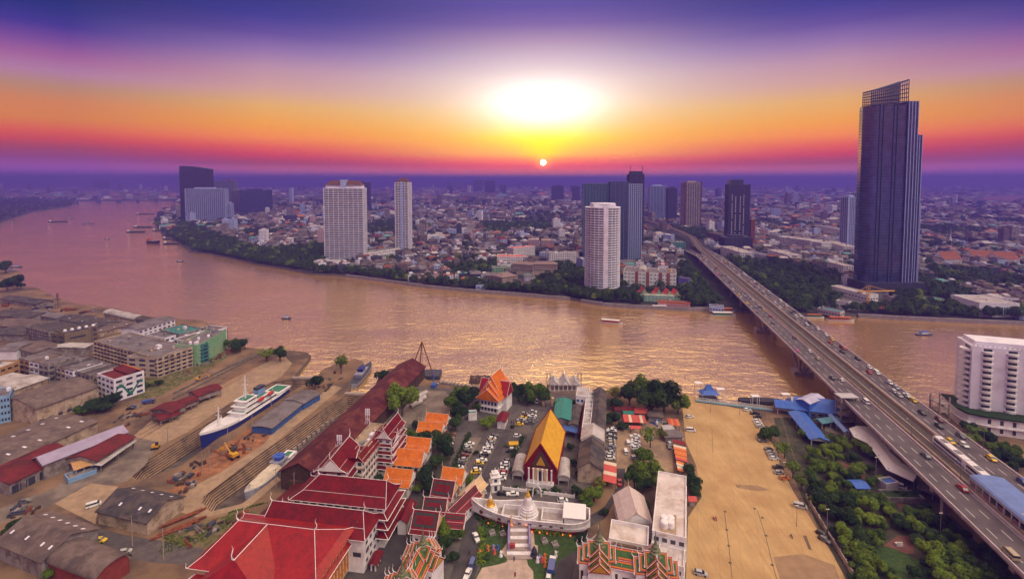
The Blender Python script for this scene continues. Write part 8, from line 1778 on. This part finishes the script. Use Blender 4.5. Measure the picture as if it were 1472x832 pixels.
for i,(a,b_,dep,h,wm,rm,fl,lab)in enumerate([
(F3(110,478),F3(238,478),20,14,m_tw,m_strr,4,'white apartment block with a red roof edge, nearer of the stepped pair'),(F3(185,440),F3(285,430),18,16,m_tw,m_strr,5,'white apartment block with a red roof edge, farther of the stepped pair'),
(F3(90,530),F3(165,528),16,12,m_wgreen,m_rfgrey,4,'pale green low block before the beige riverside hotel'),(F3(255,400),F3(305,400),20,17,m_pinkw,m_beige,5,'pinkish cube block behind the stepped white pair'),(F3(315,402),F3(375,402),18,15,m_pinkw,m_beige,4,'second pinkish cube block beside the palms'),
(F3(350,462),F3(480,460),16,16,m_tw,m_rfgrey,6,'long white six storey block behind the beige riverside hotel'),(F3(305,460),F3(350,462),14,12,m_lilac,m_rfgrey,4,'pale blue small block at the end of the long white block'),
(F3(505,490),F3(528,488),16,18,m_lilac,m_rfgrey,6,'narrow pale blue block squeezed against the round tower'),(F3(482,405),F3(510,405),14,9,m_worange,m_beige,3,'small ochre house left of the round tower'),
(F4(170,375),F4(207,378),16,15,m_lilac,m_tw,3,'pale blue cube behind the mall by the rail line'),(F4(208,412),F4(275,412),18,12,m_teal,m_grey,4,'teal striped office with a sloping glass end beside the rail line'),
(F4(370,365),F4(470,385),30,14,mat('brown_office',(.20,.12,.08),.8),m_rfdark,3,'brown flat block at the foot of the beige ribbed high rise'),(F4(435,430),F4(525,458),22,14,m_tw,m_rfpale,4,'white office with a glazed corner right of the viaduct'),
(F4(695,385),F4(850,405),30,17,m_tw,m_rfpale,6,'longest white condominium block right of the viaduct'),(F4(780,400),F4(900,415),26,15,m_tw,m_rfpale,5,'second white condominium block behind the longest one'),(F4(895,335),F4(985,355),20,14,m_tw,m_grey,4,'white terraced block far right of the condominiums'),
(F4(915,405),F4(1000,430),20,13,m_tw,m_rfpale,4,'pale block between the condominiums and the tallest tower'),(F4(545,455),F4(650,475),20,9,m_lilac,m_rfgrey,3,'pale blue row before the dark specked high rise'),(F4(650,445),F4(745,470),22,10,m_tw,m_rfpale,3,'long pale row with many roof boxes by the dark trees'),(F4(925,500),F4(1000,520),14,12,m_tw,m_rfpale,4,'white block with a red roof edge beside the tallest tower road'),
(F4(880,460),F4(990,475),18,9,m_beige,m_rfbrown,2,'beige low building behind the white condominiums'),(F2(93,478),F2(165,480),16,13,m_beige,m_rfgrey,4,'grey beige block behind the riverside park trees'),(F2(1223,305),F2(1280,308),26,16,m_pinkw,m_pinkw,4,'pink block in the middle of the low city'),
(F2(962,478),F2(1088,472),18,12,m_tw,m_rfpale,3,'white block in the low quarter between the slim tower and the hotel'),(F2(1385,590),F2(1472,590),16,11,m_wgreen,m_rfpale,3,'green balconied block at the edge of the beige hotel grounds'),(F2(1095,440),F2(1180,440),16,13,m_lilac,m_rfgrey,3,'pale blue block behind the low quarter'),
(F2(330,622),F2(455,628),16,7,m_tw,m_rfpale,1,'cream podium restaurant at the foot of the wide white tower'),(F2(620,578),F2(800,552),12,10,m_tw,m_leafd,2,'long low podium with a green roof joining the two white condominiums')]):
 fb('apartment_building',lab,'building',a,b_,dep,h,wm,rm,fl,0 if i!=27 else 14,'mid-rise buildings of the far bank',glass=m_dgrey,ledge=wm,stuff_on=3)
m_bhr=mat('taupe_tiles',(.26,.18,.17),.8,.15,.5)
for(a,b_,dep,e,r_,lab,fl)in[(F3(135,572),F3(205,562),22,12,16,'beige hotel wing with a hipped taupe roof nearest the river',3),(F3(182,508),F3(275,515),14,15,18,'beige hotel middle wing with a taupe roof',4),(F3(275,510),F3(385,512),14,16,19,'beige hotel long wing with square window rows and a taupe roof',4)]:
 c,rz,L=fpx(a,b_,dep,e);t_=hall('hotel_wing',lab,'hotel',c,rz,L,dep,e,r_,m_bhr,m_beige,m_beige,hipL=.8,hipR=.8,fin=0,wins=9,pents=2,ph=3.6,out=.35,group='beige riverside hotel');note(t_,max(L,dep)/2+4)
for i,(x0,x1,y,rm,lab)in enumerate([(770,805,645,m_strr,'steep red gabled roof at the western end of the restaurant row'),(840,868,648,m_strr,'small red gabled roof in the middle of the restaurant row'),(884,920,655,m_strr,'red gabled roof with dark front in the restaurant row'),(922,955,655,m_strr,'tallest red gabled roof of the restaurant row')]):
 c,rz,L=fpx(F3(x0,y),F3(x1,y),12,5);t_=hall('restaurant',lab,'restaurant',c,rz+rad(90),12,max(7,L),5,11,rm,m_wgreen,m_wood,group='red gabled restaurants',fin=0,wins=2,brz=.2);note(t_,9)
fb('restaurant','green and white fronted restaurant hall with a long flat roof on the bank','restaurant',F3(760,655),F3(930,662),9,6,m_wgreen,m_rfpale,2,10,glass=m_lilac);fb('restaurant','lit orange and blue restaurant terrace on the water','restaurant',F3(850,682),F3(1000,692),7,4.5,m_bor,m_rfgrey,1,12,glass=m_lilac)
fb('billboard_house','small block with a purple billboard right of the mall','building',F3(945,575),F3(988,580),8,12,mat('purple_panel',(.12,.10,.40),.6),m_rfgrey,0,0)
fb('pier_house','small grey pier house left of the bridge','pier house',F4(385,705),F4(450,710),8,5,m_lilac,m_rfgrey,1,5);fb('pier_house','blue roofed open pier right of the bridge','pier house',F4(880,715),F4(985,735),10,4.5,m_stw,m_teal2,1,8)
t_=fb('exhibition_hall','broad pale box hall with a glowing teal glazed front by the river','hall',(1408,436),(1466,437),34,13,m_white,m_rfpale,0,0)
q=MB();[q.box(-13.5+k*2.2,-12.0+k*2.2,-17.15,-16.95,2,9.5)for k in range(13)];q.build('window_band',MATS['green_glass'],t_,True)
fb('station_hall','long curved pale roof of the ferry station right of the bridge','station',F4(940,612),F4(1110,655),14,7,m_tw,m_rfpale,1,12);fb('ferry_kiosk','white kiosk building with coloured posters by the far pier','kiosk',F4(965,680),F4(1020,690),8,7,m_tw,m_rfgrey,1,3)
fb('garden_restaurant','long flat roofed lit pavilion in the trees before the tallest tower','pavilion',(1322,431),(1362,432),14,5,m_beige,m_teal,1,10)
t_=thing('tower_crane','yellow construction crane on the far bank right of the bridge','crane',tuple(P(1247,449)));q=MB()
for dx,dy in((-1,-1),(1,-1),(1,1),(-1,1)):q.bar((dx*1.1,dy*1.1,0),(dx*1.1,dy*1.1,26),.28)
for k in range(8):q.bar((-1.1,-1.1,k*3.2),(1.1,-1.1,k*3.2+3.2),.18);q.bar((1.1,1.1,k*3.2),(-1.1,1.1,k*3.2+3.2),.18)
q.build('mast_lattice',m_yel,t_,True);q=MB();q.bar((-10,0,21),(26,0,21.5),.7);q.bar((-10,0,21),(0,0,27),.2);q.bar((0,0,27),(20,0,21.6),.2);q.build('jib',m_yel,t_,True);q=MB();q.box(-9.5,-6.5,-1.2,1.2,18.5,20.6);q.build('counterweight',m_conc,t_,True)
for k,(x0,x1,y)in enumerate([(1358,1383,372),(1402,1432,370),(1436,1466,372)]):
 c,rz,L=fpx((x0,y),(x1,y),22,9);t_=hall('temple_hall',['dark gabled temple hall beside a white spire beyond the tallest tower','orange brown temple roof, middle of the distant three','brown temple roof, rightmost of the distant three'][k],'temple',c,rz,L,22,9,19,mat('rust_tiles',(.28,.09,.04),.8,.2,.5),m_tw,m_beige,fin=0,wins=5,group='distant temple roofs');note(t_,26)
q=MB();q.lathe((0,0,0),[(5,0),(4,5),(2.4,9),(1.4,14),(.7,20),(.05,32)],12);o=q.build('stupa',m_tw);o.location=P(1366,352);tag(o,'slim white stupa behind the dark temple hall','stupa')
sheet([F2(30,580),F2(60,560),F2(380,520),F2(400,600),F2(200,625),F2(120,640)],.02,mat('far_lawn',(.03,.06,.02),.95,.3,.1),'lawn')
m_qw=mat('river_wall',(.30,.26,.27),.9,.2,.3)
def bankwall(pts,label):
 q=MB();W_=[P(*p)for p in pts]
 for a,b_ in zip(W_,W_[1:]):d=(b_-a).to_2d();q.obox((a+b_)/2,d.normalized(),d.length/2+.3,.9,-4.5,1.1)
 o=q.build('river_wall',m_qw);tag(o,label,'wall','river walls')
bankwall([(498,395.3),(543,401.3),(618,411.3),(693,418.3),(736,421.3),(819,428.3)],'long pale river wall from the wide tower to the beige hotel')
bankwall([(836,431.3),(867,436.3),(908,439.3),(992,443.3),(1024,443.3)],'pale river wall below the round tower and restaurants')
bankwall([(1234,452.3),(1288,455.3),(1352,458.3),(1472,463.3),(1560,468)],'pale river wall before the tallest tower and the pale box hall')
m_far_r=mat('far_road',(.10,.095,.10),.9,.2,.1)
sheet([(1110,388),(1130,386),(1260,432),(1290,440),(1240,448),(1180,430)],.016,m_far_r,'road')
sheet([(1150,430),(1240,436),(1250,450),(1160,448)],.022,m_far_r,'road')
sheet([(1240,414),(1330,440),(1360,448),(1350,450),(1300,440),(1230,418)],.026,m_far_r,'road')
# ================================================================ low city
import bisect
LM=[((480,385),'behind the riverside park trees'),((545,385),'below the two white condominiums'),((610,390),'right of the slim white tower'),((660,400),'by the river wall near the beige hotel'),((700,375),'behind the stepped red edged blocks'),((770,400),'beside the beige riverside hotel'),((820,400),'between the beige hotel and the round tower'),
((925,395),'around the mall'),((960,365),'left of the viaduct'),((1075,365),'right of the rail viaduct'),((1140,350),'around the long white condominiums'),((1180,385),'behind the bridge trees'),((1215,400),'left of the tallest tower'),((1350,390),'right of the tallest tower'),((1430,410),'behind the pale box hall'),((330,345),'at the foot of the bend towers'),((420,355),'behind the wooded bank of the bend'),((280,330),'right on the river bend'),((600,350),'behind the slim white tower'),((740,345),'in the middle of the low city')]
LMW=[(P(*a),s)for a,s in LM]
def where(x,y):return min(LMW,key=lambda l:(l[0].x-x)**2+(l[0].y-y)**2)[1]
bankpts=sorted([(p.x,p.y)for p in FARL if p.x>P(262,352).x-1])
def bank_y(x):
 i=bisect.bisect([b_[0]for b_ in bankpts],x)
 if i==0 or i==len(bankpts):return None
 (xa,ya),(xb,yb)=bankpts[i-1],bankpts[i];return ya+(yb-ya)*(x-xa)/(xb-xa)
FP2=[(p.x,p.y)for p in FARL+LEFTL]
def in_far_land(x,y):
 riv=RIVPOLY;c=False;j=len(riv)-1
 for i in range(len(riv)):
  xi,yi=riv[i];xj,yj=riv[j]
  if(yi>y)!=(yj>y)and x<(xj-xi)*(y-yi)/(yj-yi)+xi:c=not c
  j=i
 return not c
RIVPOLY=[(p.x,p.y)for p in FARL+LEFTL]+[(-3000,300),(3000,100),(3000,FARL[0].y)]
WOODS=[[(985,350),(1005,352),(1055,420),(1060,443),(985,441),(975,400)],[(1018,372),(1060,372),(1200,410),(1205,440),(1120,440),(1080,405)],[(1285,410),(1330,405),(1400,425),(1380,455),(1290,452)],[(1330,385),(1420,395),(1472,405),(1472,418),(1400,412),(1340,402)],
[(240,340),(262,320),(330,345),(368,360),(368,378),(307,364),(262,350)],[(368,362),(470,352),(470,388),(413,385),(368,378)],[(690,322),(790,322),(800,332),(700,335)],[(960,330),(1000,345),(1040,350),(1060,345),(1000,330)],[(795,385),(845,380),(845,425),(760,420),(770,405)],[(640,385),(720,380),(700,395),(650,398)]]
def free(x,y,m_=0):
 if any((x-a)**2+(y-b_)**2<(r_+m_)**2 for a,b_,r_ in occ):return False
 s_=(x-BO.x)*BA.x+(y-BO.y)*BA.y;u=(x-BO.x)*BN.x+(y-BO.y)*BN.y
 if-14<u<52 and s_<990:return False
 if s_>=900 and any((x-p.x)**2+(y-p.y)**2<28**2 for p in RCS):return False
 return True
RCS=[]
for a,b_ in zip(rc[4:],rc[5:]):RCS+=[a.lerp(b_,k/8)for k in range(8)]
WC=[('white',m_white),('dark grey',m_dgrey),('brown',m_rfbrown),('pale blue',m_lilac),('pink',m_pinkw),('grey',m_wgrey)]
RCo=[('dark',m_rfdark),('grey',m_rfgrey),('brown',m_rfbrown),('pale',m_rfpale),('rusty',m_rust),('teal',m_teal),('red',m_crim),('orange',mat('far_orange',(.42,.15,.05),.8))]
RW_=[30,26,22,9,6,2,2,2]
cand=[];
def ring_cells():
 for(d0,d1,sp,wmin,wmax)in((450,900,16.5,9,15),(900,1500,23,10,20),(1500,3000,38,12,32),(3000,9000,95,24,75)):
  y=d0
  while y<d1:
   n_=int(1.12*y/sp);row_off=R.random()*sp
   for k in range(-n_,n_+1):yield k*sp+row_off+R.uniform(-.2,.2)*sp,y+R.uniform(-.22,.22)*sp,sp,wmin,wmax
   y+=sp
houses=[];wood_pts=[]
for x,y,sp,w0,w1 in ring_cells():
 px,py=ROW(x,y,0)
 if px<-40 or px>1512 or py>470:continue
 if py>300 and not in_far_land(x,y):continue
 if py<=300 and inpoly((px,py),[(-60,345),(0,320),(45,305),(98,297),(112,291),(100,288),(262,288),(262,352)]):continue
 if inpoly((px,py),[(1395,290),(1415,281),(1480,279),(1520,283),(1480,293)]):continue
 nearbank=py>300 and not in_far_land(x,y-14)
 wd=any(inpoly((px,py),w_)for w_ in WOODS)
 g=noise.noise(Vector((x*.0042,y*.0042,3)))
 if wd or(g>.24 and y<3000)or(nearbank and R.random()<.55):wood_pts.append((x,y,wd));continue
 if px<262 and py>286 and px<110:wood_pts.append((x,y,True));continue
 if inpoly((px,py),[(1110,385),(1160,388),(1300,440),(1250,452),(1160,450)])or nearbank:continue
 if not free(x,y,6 if y<1500 else 2):continue
 if R.random()<.10:
  if y<1700:wood_pts.append((x,y,False))
  continue
 if R.random()<.06:continue
 rot=.35*round(2.5*noise.noise(Vector((x*.0016,y*.0016,9))))+.12+R.uniform(-.04,.04)
 w_=R.uniform(w0,w1);l_=w_*R.uniform(.7,1.35);tall=R.random()
 h=R.uniform(4.5,9)if tall<.72 else R.uniform(8,13)if tall<.95 or y<1000 else R.uniform(16,34)
 if y>2500 and R.random()<.012:h=R.uniform(40,90);w_=min(w_,32);l_=min(l_,32)
 houses.append((x,y,w_,l_,h,rot,R.random()<.55 and h<12))
def house_into(q,w_,l_,h,gab,c,s_,ox=0,oy=0,m_off=0,wm=0,rm=1):
 def T_(x,y,z):return(ox+c*x-s_*y,oy+s_*x+c*y,z)
 a=[T_(-w_/2,-l_/2,0),T_(w_/2,-l_/2,0),T_(w_/2,l_/2,0),T_(-w_/2,l_/2,0)];b_=[T_(-w_/2,-l_/2,h),T_(w_/2,-l_/2,h),T_(w_/2,l_/2,h),T_(-w_/2,l_/2,h)]
 q.mesh(a+b_,[(0,1,5,4),(1,2,6,5),(2,3,7,6),(3,0,4,7)],wm)
 if gab:
  r_=h+min(w_,l_)*.22;o_=.6
  e_=[T_(-w_/2-o_,-l_/2-o_,h-.2),T_(w_/2+o_,-l_/2-o_,h-.2),T_(w_/2+o_,l_/2+o_,h-.2),T_(-w_/2-o_,l_/2+o_,h-.2),T_(-w_/2+w_*.15,0,r_),T_(w_/2-w_*.15,0,r_)]
  q.mesh(e_,[(0,1,5,4),(1,2,5),(2,3,4,5),(3,0,4)],rm)
 else:
  q.mesh([T_(-w_/2,-l_/2,h+.0),T_(w_/2,-l_/2,h+.0),T_(w_/2,l_/2,h+.0),T_(-w_/2,l_/2,h+.0)],[(0,1,2,3)],rm)
  q.mesh([T_(-w_*.2,-l_*.2,h),T_(w_*.15,-l_*.2,h),T_(w_*.15,l_*.2,h),T_(-w_*.2,l_*.2,h),T_(-w_*.2,-l_*.2,h+2),T_(w_*.15,-l_*.2,h+2),T_(w_*.15,l_*.2,h+2),T_(-w_*.2,l_*.2,h+2)],[(0,1,5,4),(1,2,6,5),(2,3,7,6),(3,0,4,7),(4,5,6,7)],wm)
houses.sort(key=lambda t:t[1]/(t[2]+t[4]))
ind=houses[:300];rest=houses[300:]
for(x,y,w_,l_,h,rot,gab)in ind:
 wn,wm=R.choices(WC,[3,3,3,2,1,4])[0];rn,rm=R.choices(RCo,RW_)[0];wh_=where(x,y);kd='tall' if h>14 else 'low' if h<7 else 'mid-height'
 t_=thing('house',f"{kd} {wn} house with {rn} roof {wh_}",'house',(x,y,0),rot,f"city houses {wh_}")
 q=MB();house_into(q,w_,l_,h,gab,1,0,wm=0,rm=1);
 me=q;wq=MB();rq=MB()
 for f_,mi in zip(q.f,q.mi):
  (wq if mi==0 else rq).face([q.v[i]for i in f_])
 wq.build('wall',wm,t_,True);rq.build('roof',rm,t_,True)
 nfl=max(1,int(h/3.2));q=MB()
 for k in range(nfl):
  n_=max(2,int(w_/3))
  for i in range(n_):
   xx=-w_/2+w_*(i+.5)/n_;q.box(xx-.7,xx+.7,-l_/2-.05,l_/2+.05,1.1+k*3.1,2.4+k*3.1)
 q.build('glazing',m_dgrey,t_,True)
mats_l=[m for _,m in WC]+[m for _,m in RCo]
q=MB()
for(x,y,w_,l_,h,rot,gab)in rest:
 house_into(q,w_,l_,h,gab,math.cos(rot),math.sin(rot),x,y,wm=R.choices(range(6),[3,4,3,2,1,4])[0],rm=len(WC)+R.choices(range(len(RCo)),RW_)[0])
stuff(q.build('far_city',mats_l),'dense low city spreading to the horizon','city')
q=MB()
for(x,y,w_,l_,h,rot,gab)in rest[:5200]:
 c,s_=math.cos(rot),math.sin(rot)
 for k in range(max(1,int(h/3.4))):
  z0_,z1_=1.2+k*3.3,2.6+k*3.3
  for(xa,xb)in((-.42,-.06),(.06,.42)):
   pts=[(xa*w_,-l_/2-.06,z0_),(xb*w_,-l_/2-.06,z0_),(xb*w_,-l_/2-.06,z1_),(xa*w_,-l_/2-.06,z1_)];q.face([(x+c*a-s_*b_,y+s_*a+c*b_,z)for a,b_,z in pts])
stuff(q.build('far_city_glass',m_dgrey),'dark window openings of the far city','windows')
cand=[]
for w_i,wpoly in enumerate(WOODS):
 W_=[P(*p)for p in wpoly];x0,x1=min(p.x for p in W_),max(p.x for p in W_);y0,y1=min(p.y for p in W_),max(p.y for p in W_)
 for k in range(int((x1-x0)*(y1-y0)/95)):
  x,y=R.uniform(x0,x1),R.uniform(y0,y1);px,py=ROW(x,y,0)
  if inpoly((px,py),wpoly)and in_far_land(x,y-5)and free(x,y,2):cand.append((y,x,True))
for k in range(520):
 px=R.uniform(262,1500);by=None
 i=next((i for i in range(len(FARL)-1)if min(FARL[i].x,FARL[i+1].x)<=(px-CX)/F_PX*520<=max(FARL[i].x,FARL[i+1].x)),None)
 j=R.randrange(0,27);u=R.random();p=FARL[j].lerp(FARL[j+1],u);off=R.uniform(5,24);x,y=p.x+R.uniform(-3,3),p.y+off
 if in_far_land(x,y-5)and free(x,y,1):cand.append((y,x,False))
for(x,y,wd)in wood_pts:
 for k in range(2 if y<1500 else 1):
  xx,yy=x+R.uniform(-8,8),y+R.uniform(-8,8)
  if free(xx,yy,1)and(y>1300 or in_far_land(xx,yy-5)):cand.append((yy,xx,wd))
cand.sort();near_n=58
taken=cand[:420];R.shuffle(taken);indiv,others=taken[:near_n],taken[near_n:]+cand[420:]
indiv.sort()
KL={'a':'broad green','c':'dense dark green','d':'dark bushy','b':'spreading green'}
for(y,x,wd)in indiv:
 k=R.choice('cd');wh_=where(x,y);tree(k,x,y,R.uniform(4.5,7.5),R.uniform(.75,1.1),f"{KL[k]} tree {wh_}",f"far bank trees {wh_}")
def wood(lst,name,label,per,cat='trees'):
 q=MB()
 for(y,x,wd)in lst:
  r_=R.uniform(4,7.5)*(1 if y<1500 else 1.5 if y<2600 else 2.2);h=r_*R.uniform(.9,1.3);n_=per if y<900 else per//2 if y<1500 else per//4;lf=r_*(.13 if y<900 else .2 if y<1500 else .32)
  for k in range(n_):
   th=R.random()*6.283;u=R.uniform(-.2,1);s_=math.sqrt(1-u*u);rr2=r_*R.uniform(.6,1.05)*(.8+.3*math.sin(3*th+x));n2=Vector((s_*math.cos(th),s_*math.sin(th),u));p=Vector((x,y,h*.7))+Vector((n2.x*rr2,n2.y*rr2,n2.z*h*.75))
   n2=(n2+Vector((R.uniform(-.6,.6),R.uniform(-.6,.6),R.uniform(-.1,.8)))).normalized();a_=n2.orthogonal().normalized();b_=n2.cross(a_);q.v.extend([tuple(p-a_*lf),tuple(p-b_*lf*.7),tuple(p+a_*lf),tuple(p+b_*lf*.7)]);j=len(q.v);q.f.append((j-4,j-3,j-2,j-1));q.mi.append(1 if(int(x*7)%11==0)else 0)
 stuff(q.build(name,[m_leafd,m_leaf]),label,cat)
wood([c for c in others if c[0]<1500],'woods','dark mass of riverside trees on the far bank',300)
wood([c for c in others if c[0]>=1500],'distant_trees','tree patches across the distant city',120)
